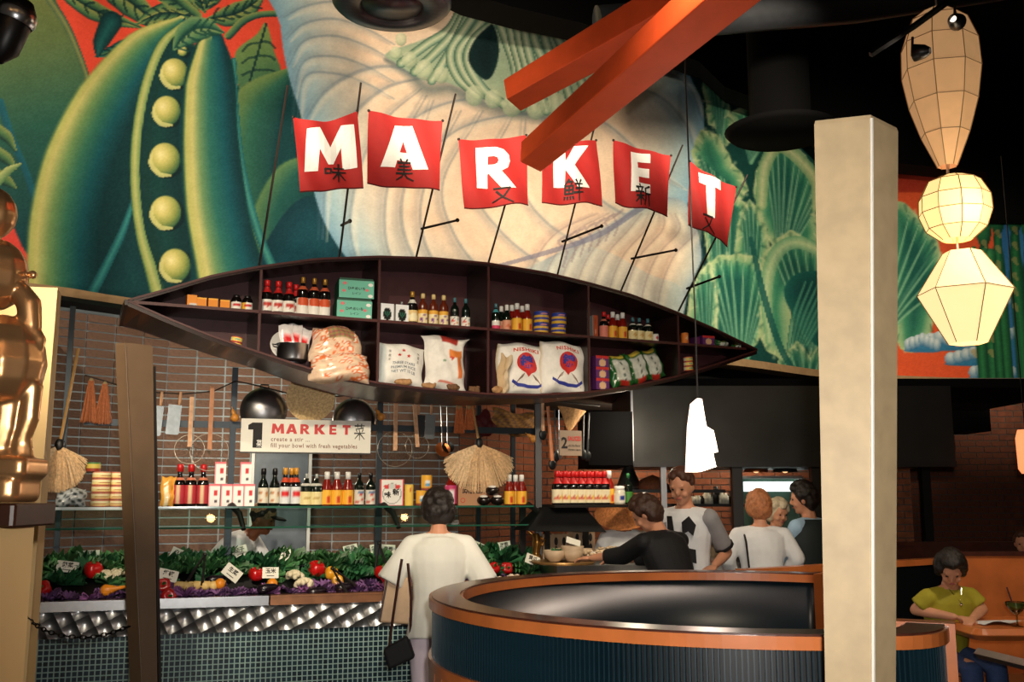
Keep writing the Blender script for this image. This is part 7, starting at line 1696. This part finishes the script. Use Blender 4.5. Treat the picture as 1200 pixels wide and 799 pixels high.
front_patch(Mn, 'black_panel', M_blackcl, [(-.06, .46), (-.02, .46), (.0, .27), (.13, .24), (.13, .15), (-.06, .2)]); front_patch(Mn, 'black_star', M_blackcl, [(.05, .42), (.1, .46), (.14, .4), (.12, .33), (.09, .36), (.05, .34)]); front_patch(Mn, 'grey_side', M_grey_sl, [(-.14, .4), (-.07, .42), (-.08, .1), (-.14, .12)])
# woman in black reaching over the counter
Bk = person('woman in black jacket leaning to reach over the hot counter', 1.12, 6.72, 1.66, 128, lean=24, head_pitch=26, head_yaw=28, shirt=M_blackcl, sleeve=1.55, hem=.16, legs=M_blackcl, hair=M_brhair, hairstyle='bob', coat=1.35, wide=1.05,
    arms=[((-.36, .22, 1.20), (-.58, .40, 1.17)), ((-.12, .4, 1.18), (-.38, .52, 1.15))])
# woman in white sweater with strap
Sw = person('woman with reddish blond hair and white sweater, back turned', 1.93, 7.85, 1.62, 92, lean=2, head_pitch=5, shirt=M_white, sleeve=1.95, hem=.08, legs=M_blackcl, hair=M_blond, hairstyle='bob', coat=1.35, wide=1.08, arms=[((-.27, .0, 1.12), (-.2, .14, .98)), ((.27, .0, 1.12), (.2, .14, .98))])
mb = MB(); mb.tube([Sw['chest'] + Vector((-.13, .06, .2)), Sw['chest'] + Vector((-.15, -.15, .08)), Sw['chest'] + Vector((-.14, -.19, -.15)), Sw['chest'] + Vector((-.15, -.17, -.38))], .008, 5); mb.obj('bag_strap', M_blackcl, Sw['root'])
# woman in dark vest
M_pblue = mat('pale_blue_shirt', (158, 190, 216), .8, var=.03); M_vest = mat('dark_teal_vest', (22, 34, 38), .75, var=.05); M_pale = mat('pale_skirt', (206, 200, 190), .8, var=.03)
Ve = person('black-haired person in dark vest over pale blue shirt', 2.4, 8.1, 1.69, 128, lean=3, head_pitch=8, head_yaw=35, shirt=M_pblue, sleeve=1.9, hem=.06, legs=M_pale, hair=M_dkhair, hairstyle='full', coat=1.2, arms=[((-.22, .05, 1.12), (-.24, .24, 1.08)), ((.2, .0, 1.12), (.12, .2, 1.02))])
b = MB(); n = 18; vs = []
for h, rx, ry in ((.0, .175, .14), (.1, .16, .13), (.2, .165, .135), (.32, .185, .14), (.42, .165, .125), (.48, .1, .09)):
    for j in range(n): a = math.pi + .25 + (math.pi * 1.2 - .5) * j / (n - 1); vs.append(Ve['P'] + Ve['T'] * h + Ve['L'] * math.cos(a) * (rx + .014) + Ve['Fn'] * math.sin(a) * (ry + .014))
mb = MB(); mb.sm = True; mb.add(vs, [(i * n + j, i * n + j + 1, (i + 1) * n + j + 1, (i + 1) * n + j) for i in range(5) for j in range(n - 1)]); o = mb.obj('vest', M_vest, Ve['root']); so = o.modifiers.new('t', 'SOLIDIFY'); so.thickness = .012
person('person in cream top half hidden between the sweater and the vest', 2.28, 8.75, 1.56, -70, head_pitch=15, shirt=mat('cream_top', (226, 216, 196), .8, var=.03), sleeve=1.5, hem=.1, legs=M_blackcl, hair=mat('fair_hair', (206, 190, 160), .6, var=.08, scale=60), hairstyle='bob', coat=1.2)
# seated diners
M_olive = mat('olive_yellow_tee', (158, 148, 34), .8, var=.04, bump=.3, bscale=12)
Ol = person('seated woman in olive yellow tee resting forearms on the table', 2.9, 6.9, 1.62, -75, lean=10, head_pitch=34, head_yaw=-34, shirt=M_olive, sleeve=.7, hem=.04, legs=M_jean, hair=M_dkhair, hairstyle='full', seated=True, z0=.03, coat=1.15, arms=[((.24, -.06, .82), (.08, -.26, .79)), ((-.22, -.08, .82), (.0, -.27, .79))], skin=M_skin, legdir=-80)
mb = MB(); mb.tube([Ol['neck'] + Ol['L'] * .05 + Ol['F'] * .05, Ol['neck'] + Ol['Fn'] * .11 - Ol['T'] * .07, Ol['neck'] - Ol['L'] * .05 + Ol['F'] * .05], .003, 5); mb.ball(Ol['neck'] + Ol['Fn'] * .112 - Ol['T'] * .08, .012, 8, 6); mb.obj('necklace', M('silver_chain', (210, 210, 205), rough=.2, metal=1, var=0), Ol['root'])
person('seated diner in pale top at the far right edge', 4.72, 9.35, 1.7, -120, head_pitch=12, shirt=mat('pinkish_top', (190, 160, 146), .8, var=.03), sleeve=.8, legs=M_jean, hair=M_greyh, hairstyle='crop', seated=True, z0=.0, arms=[((.22, -.1, .86), (.05, -.25, .84)), ((-.22, -.1, .86), (-.05, -.28, .84))])
# ---------------------------------------------------------------- hot line and kitchen behind
M_hood = mat('satin_dark_steel', (46, 46, 44), .42, .5, var=.1, scale=3)
hl_, hr_ = at(742, 545, 8.9), at(1120, 545, 8.9)
hd_ = thing('extraction_hood', 'long dark steel extraction hood above the kitchen pass', 'hood', (hl_.x, 8.9, 0)); zt_, zb_ = at(800, 452, 8.9).z, at(800, 545, 8.9).z
mb = MB(); mb.box(((hr_.x - hl_.x) / 2, .9, (zt_ + zb_) / 2), (hr_.x - hl_.x, 1.8, zt_ - zb_)); mb.obj('hood_body', M_hood, hd_)
mb = MB(); mb.box(((hr_.x - hl_.x) / 2, -.012, zb_ + .01), (hr_.x - hl_.x, .03, .05)); mb.obj('lower_rail', M_brk, hd_)
mb = MB(); mb.box((-.004, -.01, (zt_ + zb_) / 2), (.02, .02, zt_ - zb_)); mb.obj('corner_strip', M_steel, hd_)
q = at(690, 545, 8.6); q2 = at(741, 482, 8.6); mb = MB(); mb.box(((q.x + q2.x) / 2, 9.3, (q.z + q2.z) / 2), (q2.x - q.x, 1.4, q2.z - q.z)); o = mb.obj('black_cabinet', M_soot); o['label'] = 'black wall cabinet left of the long hood'; o['category'] = 'cabinet'
mb = MB(); mb.box((2.75, 10.3, 2.62), (5.4, 2.5, .08)); mb.obj('wall_kitchen_soffit', M_black, kind='structure')
for px, m_, w_ in ((777, M_steel, .05), (863, M_brk, .09), (957, M_brk, .11)):
    c = at(px, 560, 8.95); mb = MB(); mb.box((0, 0, zb_ / 2), (w_, .09, zb_)); o = mb.obj('kitchen_post', m_, loc=(c.x, 8.95, 0)); o['label'] = {777: 'slim steel post left of the man in the polo', 863: 'black post between the man and the sweater woman', 957: 'broad black post right of the vested person'}[px]; o['category'] = 'post'
# window in the kitchen wall with its strip lamp
wl_, wr_ = at(868, 600, 11.3), at(944, 600, 11.3); wt_, wb_ = at(900, 559, 11.3).z, 1.15
mb = MB(); t_ = .03
for c, d_ in (((wl_.x, 11.45, (wt_ + wb_) / 2), (t_, .2, wt_ - wb_)), ((wr_.x, 11.45, (wt_ + wb_) / 2), (t_, .2, wt_ - wb_)), (((wl_.x + wr_.x) / 2, 11.45, wt_), (wr_.x - wl_.x, .2, t_)), (((wl_.x + wr_.x) / 2, 11.45, wb_), (wr_.x - wl_.x, .2, t_))): mb.box(c, d_)
o = mb.obj('window_1', M_steel, kind='structure')
mb = MB(); mb.box(((wl_.x + wr_.x) / 2, 11.5, (wt_ + wb_) / 2), (wr_.x - wl_.x, .02, wt_ - wb_)); mb.obj('window_pane', mat('grey_green_pane', (74, 96, 82), .15, var=.2, scale=3), o)
sl = at(908, 570, 11.33); mb = MB(); mb.box((0, 0, 0), (.62, .12, .085)); mb.box((0, .08, 0), (.66, .06, .11)); o = mb.obj('strip_lamp', mat('strip_glow', (226, 240, 240), .5, var=0, emit=1.3), loc=sl); o['label'] = 'bright white strip lamp across the kitchen window'; o['category'] = 'lamp'
# copper heat lamps over the pass
for px, lb in ((886, 'left copper heat lamp over the pass'), (920, 'right dark heat lamp with glowing bulb over the pass')):
    c = at(px, 553, 10.2); r = thing('heat_lamp', lb, 'lamp', c); mb = MB(); mb.sm = True; mb.lathe([(.02, .12), (.04, .1), (.12, .02), (.125, 0), (.118, .0)], 20, cap=False); mb.obj('shade', mat('copper_shade', (176, 96, 50), .35, .8, var=.05) if px < 900 else M_brk, r)
    mb = MB(); mb.sm = True; mb.ball((0, 0, .03), .04, 10, 8); mb.obj('bulb', mat('warm_bulb', (255, 200, 140), .4, var=0, emit=1.5), r)
    mb = MB(); mb.tube([(0, 0, .1), (0, 0, .22)], .008, 6); mb.obj('stem', M_brk, r)
# kitchen back counter with shelving, bowls and jars
kb = thing('kitchen_counter', 'dim steel kitchen counter and shelf beyond the customers', 'counter', (.6, 10.4, 0)); mb = MB(); mb.box((2.2, .5, .46), (4.6, .7, .92)); mb.obj('carcass', M_black, kb); mb = MB(); mb.box((2.2, .5, .94), (4.6, .74, .04)); mb.obj('worktop', M_steel, kb)
mb = MB(); mb.box((1.0, .7, 1.5), (2.1, .3, .03)); mb.obj('wall_shelf', M_brk, kb)
r_ = random.Random(9); M_bowl = mat('stone_bowl', (188, 164, 136), .6, var=.08); M_jar = mat('pale_jar', (196, 196, 180), .4, var=.1)
def bowl_mesh(R, h, m):
    mb = MB(); mb.sm = True; mb.lathe([(R * .45, 0), (R * .8, h * .35), (R, h), (R * .95, h), (R * .74, h * .4), (.001, h * .15)], 20, cap=False); return mb.mesh('bowl', m)
for k in range(11):
    px = 806 + k * 5.6 + r_.uniform(-1, 1); z_ = 1.515; c = at(px, 600, 11.1)
    mb = MB(); mb.sm = True; h = r_.uniform(.08, .2); rr_ = r_.uniform(.03, .055); mb.lathe([(rr_, 0), (rr_, h * .7), (rr_ * .6, h * .85), (rr_ * .6, h)], 10); o = mb.obj('storage_jar', M_jar if k % 3 else M_brk, loc=(c.x, 11.1, z_)); o['label'] = 'small storage jar on the dim kitchen shelf, %s from the left' % nth(k); o['category'] = 'jar'; o['group'] = 'jars on the kitchen shelf'
for k in range(7):
    px = 800 + k * 9; c = at(px, 610, 10.75); mb = MB(); mb.sm = True; h = r_.uniform(.14, .3); mb.lathe([(.05, 0), (.055, h * .6), (.03, h * .8), (.03, h)], 10); o = mb.obj('pale_bottle', M_jar if k % 2 else M_bowl, loc=(c.x, 10.75, .961)); o['label'] = 'pale bottle on the kitchen worktop, ' + ordn(k, 7); o['category'] = 'bottle'; o['group'] = 'bottles on the kitchen worktop'
# steel cone strainer and basket on the pass
c = at(737, 578, 9.6); mb = MB(); mb.sm = True; mb.lathe([(.13, 0), (.12, .03), (.02, .28), (.01, .3)], 20); o = mb.obj('cone_cover', M_steel, loc=(c.x, 9.6, 1.66)); o['label'] = 'tall pale steel cone standing in front of the orange bricks'; o['category'] = 'cone'
mb = MB(); mb.box((1.25, 9.6, 1.645), (1.5, .34, .03)); o = mb.obj('pass_shelf', M_brk); o['label'] = 'dark pass shelf under the steel cone'; o['category'] = 'shelf'
c = at(765, 578, 9.6); mb = MB(); mb.sm = True; mb.lathe([(.18, 0), (.12, .09), (.001, .14)], 20); o = mb.obj('domed_basket', mat('brown_basket', (120, 66, 36), .7, var=.15, scale=50), loc=(c.x, 9.6, 1.661)); o['label'] = 'brown domed basket beside the steel cone'; o['category'] = 'basket'
# ---------------------------------------------------------------- second station: sauces
SS = Frame(at(640, 591, 8.2), 22); zs2 = SS.hit(690, 591, 0)[1]
def sa(px, py=560, b=0): return SS.hit(px, py, b)
sh2 = thing('sauce_shelf', 'dark shelf of red-capped sauces beyond the right end post', 'shelf', SS.pt(0, 0, zs2), SS.rz); aE = sa(742)[0]
mb = MB(); mb.box((aE / 2, 0, -.012), (aE, .34, .022)); mb.obj('shelf_board', M_brk, sh2)
mb = MB(); mb.add([(-.05, -.05, -.02), (aE * .4, -.05, -.02), (aE * .55, -.2, -.22), (-.25, -.2, -.2), (-.05, .1, -.02), (aE * .4, .1, -.02), (aE * .55, .1, -.22), (-.25, .1, -.2)], [(0, 3, 2, 1), (4, 5, 6, 7), (0, 1, 5, 4), (1, 2, 6, 5), (2, 3, 7, 6), (3, 0, 4, 7)]); mb.obj('canopy', M_black, sh2)
for a_ in (.05, aE * .5):
    mb = MB(); mb.box((a_, .1, -.022 - (zs2 - 1.105) / 2), (.04, .04, zs2 - 1.105)); mb.obj('leg', M_brk, sh2)
sb = bottle('soy', .27, G_dark, C_red, [(.05, .45, label_mix([(200, 90, 60), (230, 190, 90), (60, 90, 60)], (226, 214, 180), 5, 51)), (.62, .8, solid((180, 34, 34)))], cap_r=.022)
row(sb, SS, [(652 + k * 9.0, -.06) for k in range(7)], zs2 + .001, 'red-capped sauce bottle in the front row on the sauce shelf, {}', 'front row of sauces')
sb2 = copy_tree(sb); row(sb2, SS, [(656 + k * 9.0, .1) for k in range(7)], zs2 + .001, 'red-capped sauce bottle in the back row on the sauce shelf, {}', 'back row of sauces')
q = copy_tree(b8); q.scale = (1.25,) * 3; row(q, SS, [(711, .0)], zs2 + .001, 'big chilli sauce bottle with yellow label at the right of the sauces', ''); q['group'] = 'right end of the sauces'
q = copy_tree(b8); q.scale = (1.0,) * 3; row(q, SS, [(699, .12)], zs2 + .001, 'chilli sauce bottle standing behind the front sauce row', ''); q['group'] = 'right end of the sauces'
q = bottle('jar', .15, M('pale_glass', (200, 196, 180), rough=.2, var=0), C_white, [(.1, .6, blob((230, 224, 210), (40, 60, 140), rx=.08, ry=.3))]); row(q, SS, [(723, -.05)], zs2 + .001, 'white jar with blue patch right of the sauces', '', cat='jar')
q = bottle('tall', .26, G_green, M('green_cap', (40, 110, 60), var=0), [(.05, .4, solid((60, 120, 50)))]); row(q, SS, [(733, .05)], zs2 + .001, 'green bottle at the far right of the sauce shelf', '')
# sign 2 SAUCES with tools around it
(a0, z0), (a1, z1) = sa(656, 504, -.1), sa(682, 534, -.1); sg2 = thing('sauces_sign', 'small dim board reading 2 SAUCES among hanging tools', 'sign', SS.pt(a0, -.1, z1), SS.rz); W2, H2 = a1 - a0, z0 - z1
mb = MB(); mb.box((W2 / 2, .01, H2 / 2), (W2, .015, H2)); mb.obj('board', M('sign_taupe', (150, 130, 112), rough=.6, var=.02), sg2)
vs, fs = text2d('2', 1, 'LEFT', .03); place2d('numeral', vs, fs, I_black, sg2, W2 * .06, H2 * .3, H2 * .55, H2 * .6, -.001)
vs, fs = text2d('SAUCES', 1, 'LEFT', .03); place2d('lettering', vs, fs, I_sred, sg2, W2 * .36, H2 * .6, W2 * .6 / max(v[0] for v in vs), H2 * .24, -.001)
for k in range(2): vs, fs = text2d(['add the flavor', 'choose a sauce'][k], 1, 'LEFT', .01); place2d('small_lettering', vs, fs, I_black, sg2, W2 * .36, H2 * (.36 - k * .16), W2 * .58 / max(v[0] for v in vs), H2 * .13, -.001)
for px, y0, y1, m_, w_, ti in ((636, 472, 505, M_wood, .026, 0), (642, 476, 540, mat('orange_wood', (186, 112, 66), .5, var=.1), .03, -.08), (650, 480, 530, M_brk, .016, -.03), (655, 480, 528, M_steel, .014, 0), (684, 480, 528, M_brk, .016, .03), (690, 484, 530, M_dblade, .018, .05)):
    a, z = sa(px, y0, -.04); _, zz = sa(px, y1, -.04); r = thing('hanging_utensil', {636: 'short pale wooden handle at the right corner post', 642: 'long orange wooden paddle hanging left of the sauces sign', 650: 'thin black rod hanging just left of the sauces sign', 655: 'thin steel rod touching the sauces sign', 684: 'black rod hanging right of the sauces sign', 690: 'dark flat utensil right of the sauces sign'}[px], 'utensil', SS.pt(a, -.04, z)); r.rotation_euler = (0, ti, SS.rz)
    mb = MB(); mb.tube([(0, 0, 0), (0, 0, (zz - z) * .5), (0, 0, zz - z)], [w_ * .5, w_ * .45, w_ * .6], 8); mb.obj('handle', m_, r); mb = MB(); mb.sm = True; mb.ball((0, 0, zz - z - .03), (.035, .012, .045), 10, 8); mb.obj('blade', M_dblade if m_ is not M_steel else M_steel, r)
a, z = sa(670, 482, -.07); mb = MB(); mb.sm = False; mb.lathe([(.13, .02), (.09, -.03), (.03, -.14), (.001, -.17)], 16, sy=.5, cap=True); o = mb.obj('cone_straw_basket', mat('cone_straw', (206, 158, 104), .8, var=.14, scale=60), loc=SS.pt(a, -.07, z), rot=(0, .15, SS.rz)); o['label'] = 'cone-shaped straw basket hanging above the sauces sign'; o['category'] = 'basket'
a, z = sa(640, 470, 0); a2, _ = sa(700, 470, 0); mb = MB(); mb.tube([SS.pt(a, -.04, z), SS.pt(a2, -.04, sa(700, 476)[1])], .008, 6); o = mb.obj('utensil_rail', M_brk); o['label'] = 'short black rail holding the tools round the sauces sign'; o['category'] = 'rail'
mb = MB(); mb.box((0, 0, zs2 / 2 + .7), (.05, .05, zs2 + 1.35)); o = mb.obj('corner_post', M_brk, loc=SS.pt(sa(634)[0], .05, 0)); o['label'] = 'black corner post between the rack and the sauces'; o['category'] = 'post'
# dark folded sacks lying above the rack by the right end
p, f = pillow(.42, .2, .2, lambda s, t: (120 + 40 * math.sin(s * 30 + t * 20), 86 + 30 * math.sin(s * 30 + t * 20), 50), 'burlap_sack', 16, 12, M_cloth, wr=.012, seed=90); a, z = ST.hit(602, 509, VP_ + .35); p.location = ST.pt(a, VP_ + .35, z); p.rotation_euler = (0, .1, ST.rz); p['label'] = 'crumpled brown net sack on the rail below the boat'; p['category'] = 'sack'
p, f = pillow(.16, .2, .06, solid((74, 18, 20)), 'cloth_bag', 10, 12, M_cloth, wr=.008, seed=91); a, z = ST.hit(574, 509, VP_ + .2); p.location = ST.pt(a, VP_ + .2, z); p.rotation_euler = (0, -.5, ST.rz); p['label'] = 'dark red cloth hanging left of the brown net sack'; p['category'] = 'cloth'
# ---------------------------------------------------------------- chopstick boxes, bowls and trays on the worktop
WT = 1.081
M_tanbox = mat('tan_box', (166, 138, 108), .6, var=.05)
for i, (x0, x1, yt, bb) in enumerate(((636, 667, 626, .70), (671, 697, 620, .78))):
    (a0, z0) = ST.hit(x0, yt, bb); a1, _ = ST.hit(x1, yt, bb); r = thing('utensil_box', ['tan box with oval slots, left of the two behind the bowls', 'tan box with oval slots, right of the two behind the bowls'][i], 'box', ST.pt((a0 + a1) / 2, bb, WT), ST.rz); Wd = a1 - a0; Hd = z0 - WT
    mb = MB(); mb.box((0, .06, Hd / 2), (Wd, .12, Hd)); mb.obj('box_body', M_tanbox, r)
    for c_ in range(3):
        for k in range(2):
            vs, fs = loops2d([circ(0, 0, .016, 14, .034)]); me = bpy.data.meshes.new('slot'); me.from_pydata([(v[0] + (c_ - 1) * Wd * .3, -.001, v[1] + Hd * (.72 - k * .34)) for v in vs], [], fs); me.materials.append(I_black); link('slot', me, r)
BW = bowl_mesh(.09, .085, M_bowl)
trz = None
a0, _ = ST.hit(640, 668, .25); a1, _ = ST.hit(684, 668, .25); mb = MB(); mb.sm = True; mb.lathe([(.24, 0), (.26, .02), (.25, .02), (.001, .006)], 28, cap=False); o = mb.obj('round_tray', mat('brass_tray', (176, 136, 84), .35, .7, var=.1), loc=ST.pt((a0 + a1) / 2, .28, WT)); o['label'] = 'round brassy tray under the pale bowls'; o['category'] = 'tray'
for i, (px, bb, st, lb) in enumerate(((650, .22, 0, 'pale stone bowl at the left of the tray holding greens'), (660, .40, 0, 'pale stone bowl behind, second from left on the tray'), (671, .2, 0, 'pale stone bowl at the front right of the tray'), (671, .2, 1, 'pale stone bowl nested on the front right bowl'), (681, .38, 0, 'pale stone bowl at the back right of the tray'))):
    a, _ = ST.hit(px, 665, bb); link('bowl', BW, None, ST.pt(a, bb, WT + .022 + st * .03), None, lb, 'bowl', 'pale bowls on the tray')
a, _ = ST.hit(650, 665, .22); o = link('green_kale', KG[1], None, ST.pt(a, .22, WT + .07), (0, 0, 1), 'small tuft of greens in the left pale bowl', 'kale'); o.scale = (.7, .7, .6)
# white slips standing in a bowl
mb = MB(); mb.box((0, 0, 0), (.12, .003, .05)); a, _ = ST.hit(672, 650, .2); o = mb.obj('paper_slip', M_card, loc=ST.pt(a, .2, WT + .17), rot=(-.4, .3, ST.rz)); o['label'] = 'pale paper slip standing in the front right bowl'; o['category'] = 'paper'
# gas-grill pans with food
M_foil = mat('crumpled_foil', (206, 210, 212), .22, 1.0, var=.04, bump=1.0, bscale=18)
M_food = mat('pale_food', (222, 196, 160), .6, var=.15, scale=30); 
for i, (px, bb, lb) in enumerate(((700, .25, 'steel pan of pale food nearest the bowls'), (728, .3, 'steel pan of pale food in the middle of the hot counter'), (756, .35, 'steel pan of pale food at the right of the hot counter'), (716, .68, 'steel pan behind, in front of the hatted cook'))):
    a, _ = ST.hit(px, 660, bb); r = thing('food_pan', lb, 'pan', ST.pt(a, bb, WT), ST.rz); Wd, Dd = .2, .3
    mb = MB(); mb.add([(-Wd / 2, -Dd / 2, .05), (Wd / 2, -Dd / 2, .05), (Wd / 2, Dd / 2, .08), (-Wd / 2, Dd / 2, .08), (-Wd * .4, -Dd * .4, 0), (Wd * .4, -Dd * .4, 0), (Wd * .4, Dd * .4, 0), (-Wd * .4, Dd * .4, 0)], [(0, 1, 5, 4), (1, 2, 6, 5), (2, 3, 7, 6), (3, 0, 4, 7), (7, 6, 5, 4)]); mb.obj('pan', M_steel, r)
    mb = MB(); mb.sm = True
    for k in range(60): mb.ball((r_.uniform(-.09, .09), r_.uniform(-.13, .13), .06 + r_.uniform(0, .035)), (r_.uniform(.012, .022), r_.uniform(.012, .022), .01), 6, 4)
    mb.obj('food', M_food, r, kind='stuff')
for i, (px, bb, s_, lb) in enumerate(((782, .3, 1.0, 'crumpled foil heap on the hot counter left of the man'), (770, .6, .9, 'crumpled foil heap behind the black sleeve'), (738, .62, .7, 'crumpled foil heap in front of the white coat'))):
    a, _ = ST.hit(px, 655, bb); rs = random.Random(i); vs, fs, _ = sheet(lambda s, t: ((s - .5) * .36 * s_, (t - .5) * .3 * s_, max(.002, .12 * s_ * math.sin(math.pi * s) * math.sin(math.pi * t) + rs.uniform(0, .035))), 14, 12)
    mb = MB(); mb.add(vs, fs); o = mb.obj('foil_heap', M_foil, loc=ST.pt(a, bb, WT + .001), rot=(0, 0, ST.rz)); o['label'] = lb; o['category'] = 'foil'
# brass figurine on the counter corner
a, _ = ST.hit(628, 640, .62); r = thing('brass_figurine', 'small brassy standing figurine left of the tan boxes', 'figurine', ST.pt(a, .62, WT)); mb = MB(); mb.tube([(0, 0, 0), (0, 0, .05)], [.05, .045], 10); mb.tube([(0, 0, .05), (.01, 0, .15), (0, 0, .22)], [.03, .04, .025], 8); mb.ball((0, 0, .26), .028, 8, 6); mb.tube([(.02, 0, .2), (.07, 0, .17), (.05, -.02, .12)], .011, 6); mb.tube([(-.02, 0, .2), (-.06, 0, .24)], .011, 6); remeshed('figurine_body', mb, mat('brass', (176, 130, 66), .3, .9, var=.1), r, .006, 2)
# ---------------------------------------------------------------- partition, diner tables, settees
p0 = at(868, 669, 6.95); p1 = at(1104, 656, 8.2); d = Vector((p1.x - p0.x, p1.y - p0.y, 0)); pa = thing('partition', 'low dark partition with an orange wood rail behind the booth', 'partition', (p0.x, p0.y, 0), math.atan2(d.y, d.x))
mb = MB(); mb.box((d.length / 2, 0, 1.06 / 2), (d.length, .07, 1.06)); mb.obj('panel', M_rubber, pa); mb = MB(); mb.box((d.length / 2, 0, 1.085), (d.length, .1, .045)); mb.obj('rail', M_bwood, pa)
# table
tl_ = at(1143, 737, 6.3); tb_ = thing('dining_table', 'orange wooden dining table at the right edge', 'table', (tl_.x, 6.3, 0)); zt2 = .79
mb = MB(); mb.rbox((.62, .36, zt2 - .035), (1.25, .72, .07), .08, n=4); mb.obj('table_top', M_bwood, tb_); mb = MB(); mb.box((.75, .3, .36), (.12, .12, .72)); mb.obj('pedestal', M_brk, tb_); mb = MB(); mb.box((.75, .3, .02), (.6, .5, .04)); mb.obj('foot', M_brk, tb_)
c = at(1187, 722, 6.5); gl = thing('cocktail_glass', 'stemmed cocktail glass holding a greenish drink on the table', 'glass', (c.x, 6.45, zt2)); mb = MB(); mb.sm = True; mb.lathe([(.035, 0), (.034, .003), (.006, .008), (.005, .07), (.03, .09), (.062, .13), (.064, .15), (.06, .15), (.028, .095), (.001, .082)], 20, cap=False); mb.obj('glass', glassmat('drink_glass', (220, 225, 215)), gl)
mb = MB(); mb.sm = True; mb.lathe([(.001, .084), (.026, .096), (.055, .128), (.001, .128)], 16, cap=False); mb.obj('drink', mat('green_drink', (130, 140, 66), .2, var=.1, scale=40), gl); mb = MB(); mb.tube([(-.01, 0, .1), (-.045, .01, .24)], .005, 6); mb.obj('straw', M_redge, gl)
mb = MB(); mb.sm = True; vs, fs, _ = sheet(lambda s, t: ((s - .5) * .3, (t - .5) * .2, .004 + .02 * abs(math.sin(s * 5)) * (1 - t)), 10, 5); mb.add(vs, fs); o = mb.obj('napkin', M_white, loc=(c.x - .06, 6.62, zt2 + .001), rot=(0, 0, .2)); o['label'] = 'white napkin lying on the orange table behind the glass'; o['category'] = 'napkin'
# settee behind the table
s0 = at(1121, 700, 7.45); se = thing('orange_settee', 'high orange wooden settee behind the table on the right', 'settee', (s0.x, 7.45, 0)); zt3 = at(1140, 651, 7.45).z
mb = MB(); mb.box((.8, .05, zt3 / 2), (1.7, .06, zt3)); mb.obj('back', M_bwood, se); mb = MB(); mb.box((.8, .05, zt3 + .012), (1.72, .09, .03)); mb.obj('cap_rail', M_bcap, se); mb = MB(); mb.box((.55, -.35, .22), (2.2, .55, .44)); mb.obj('seat', M_bwood, se)
fr = at(1146, 765, 5.9); f2 = at(1215, 782, 5.5); mb = MB(); mb.tube([fr, f2], .03, 4); o = mb.obj('steel_foot_rail', M_steel); o['label'] = 'pale metal rail below the orange table'; o['category'] = 'rail'
b0 = at(1060, 640, 9.9); mb = MB(); mb.box((b0.x + 1.6, 9.9, .56), (3.6, .1, 1.12)); mb.box((b0.x + 1.6, 9.9, 1.14), (3.6, .14, .04)); o = mb.obj('far_settee', M_bcap); o['label'] = 'dark settee back in front of the dim brick wall'; o['category'] = 'settee'
o0 = at(1095, 640, 9.9)
mb = MB(); q0, q1 = at(1074, 450, 13.6), at(1122, 500, 13.6)
mb.box(((q0.x + q1.x) / 2 - .5, 13.6, 2.75), (2.1, .7, .6)); o = mb.obj('wall_bulkhead_dining', M_black, kind='structure'); dq = at(1086, 600, 12); mb = MB(); mb.box((dq.x, 12, 1.2), (.1, .1, 2.4)); o = mb.obj('dining_post', M_brk); o['label'] = 'dark post in front of the dim dining wall bricks'; o['category'] = 'post'
# ---------------------------------------------------------------- three halogen lamps on the ceiling track behind the viewer, mirrored in the sneeze guard
_pn0 = ST.pt(0, VP_ - .3, z1g); _pn1 = ST.pt(0, VP_ - .28, ZS - .03); _nn = ST.u.cross(_pn1 - _pn0).normalized()
if _nn.y > 0: _nn = -_nn
M_halo = mat('halogen_bulb', (255, 190, 120), .4, var=0, emit=110)
for px, py in ((116, 608), (247, 607), (474, 606)):
    d = ray(px, py).normalized(); k = (_pn0 - EYE).dot(_nn) / d.dot(_nn); hp_ = EYE + d * k; rd = d - 2 * d.dot(_nn) * _nn
    dist = (-.8 - hp_.y) / rd.y; pp = hp_ + rd * dist
    r = thing('halogen_lamp', 'small halogen track lamp mirrored as a warm spot in the glass, ' + {116: 'left', 247: 'middle', 474: 'right'}[px], 'lamp', pp)
    mb = MB(); mb.sm = True; mb.ball((0, 0, 0), .06, 12, 8); mb.obj('bulb', M_halo, r)
    mb = MB(); mb.tube([(0, 0, .06), (0, 0, 8.14 - pp.z)], .01, 6); mb.obj('stem', M_track, r); print('LAMP', px, tuple(pp), flush=True)
# ---------------------------------------------------------------- black and chrome spotlight hanging close by at the top left corner
c = at(12, 34, 2.6); r = thing('hanging_spotlight', 'black and chrome spotlight at the top left corner', 'light', c)
mb = MB(); mb.sm = True; mb.lathe([(.016, -.1), (.045, -.06), (.05, .06), (.03, .09), (.001, .1)], 18, M=Matrix.Rotation(math.radians(18), 3, 'Y'), cap=False); mb.obj('lamp_head', M_track, r)
mb = MB(); mb.sm = True; mb.lathe([(.052, .02), (.056, .03), (.056, .045), (.052, .055)], 18, M=Matrix.Rotation(math.radians(18), 3, 'Y'), cap=False); mb.obj('chrome_ring', M_steel, r)
mb = MB(); mb.tube([(.02, 0, .08), (.03, 0, .3), (.03, 0, 8.14 - c.z)], .012, 6); mb.obj('stem', M_track, r)
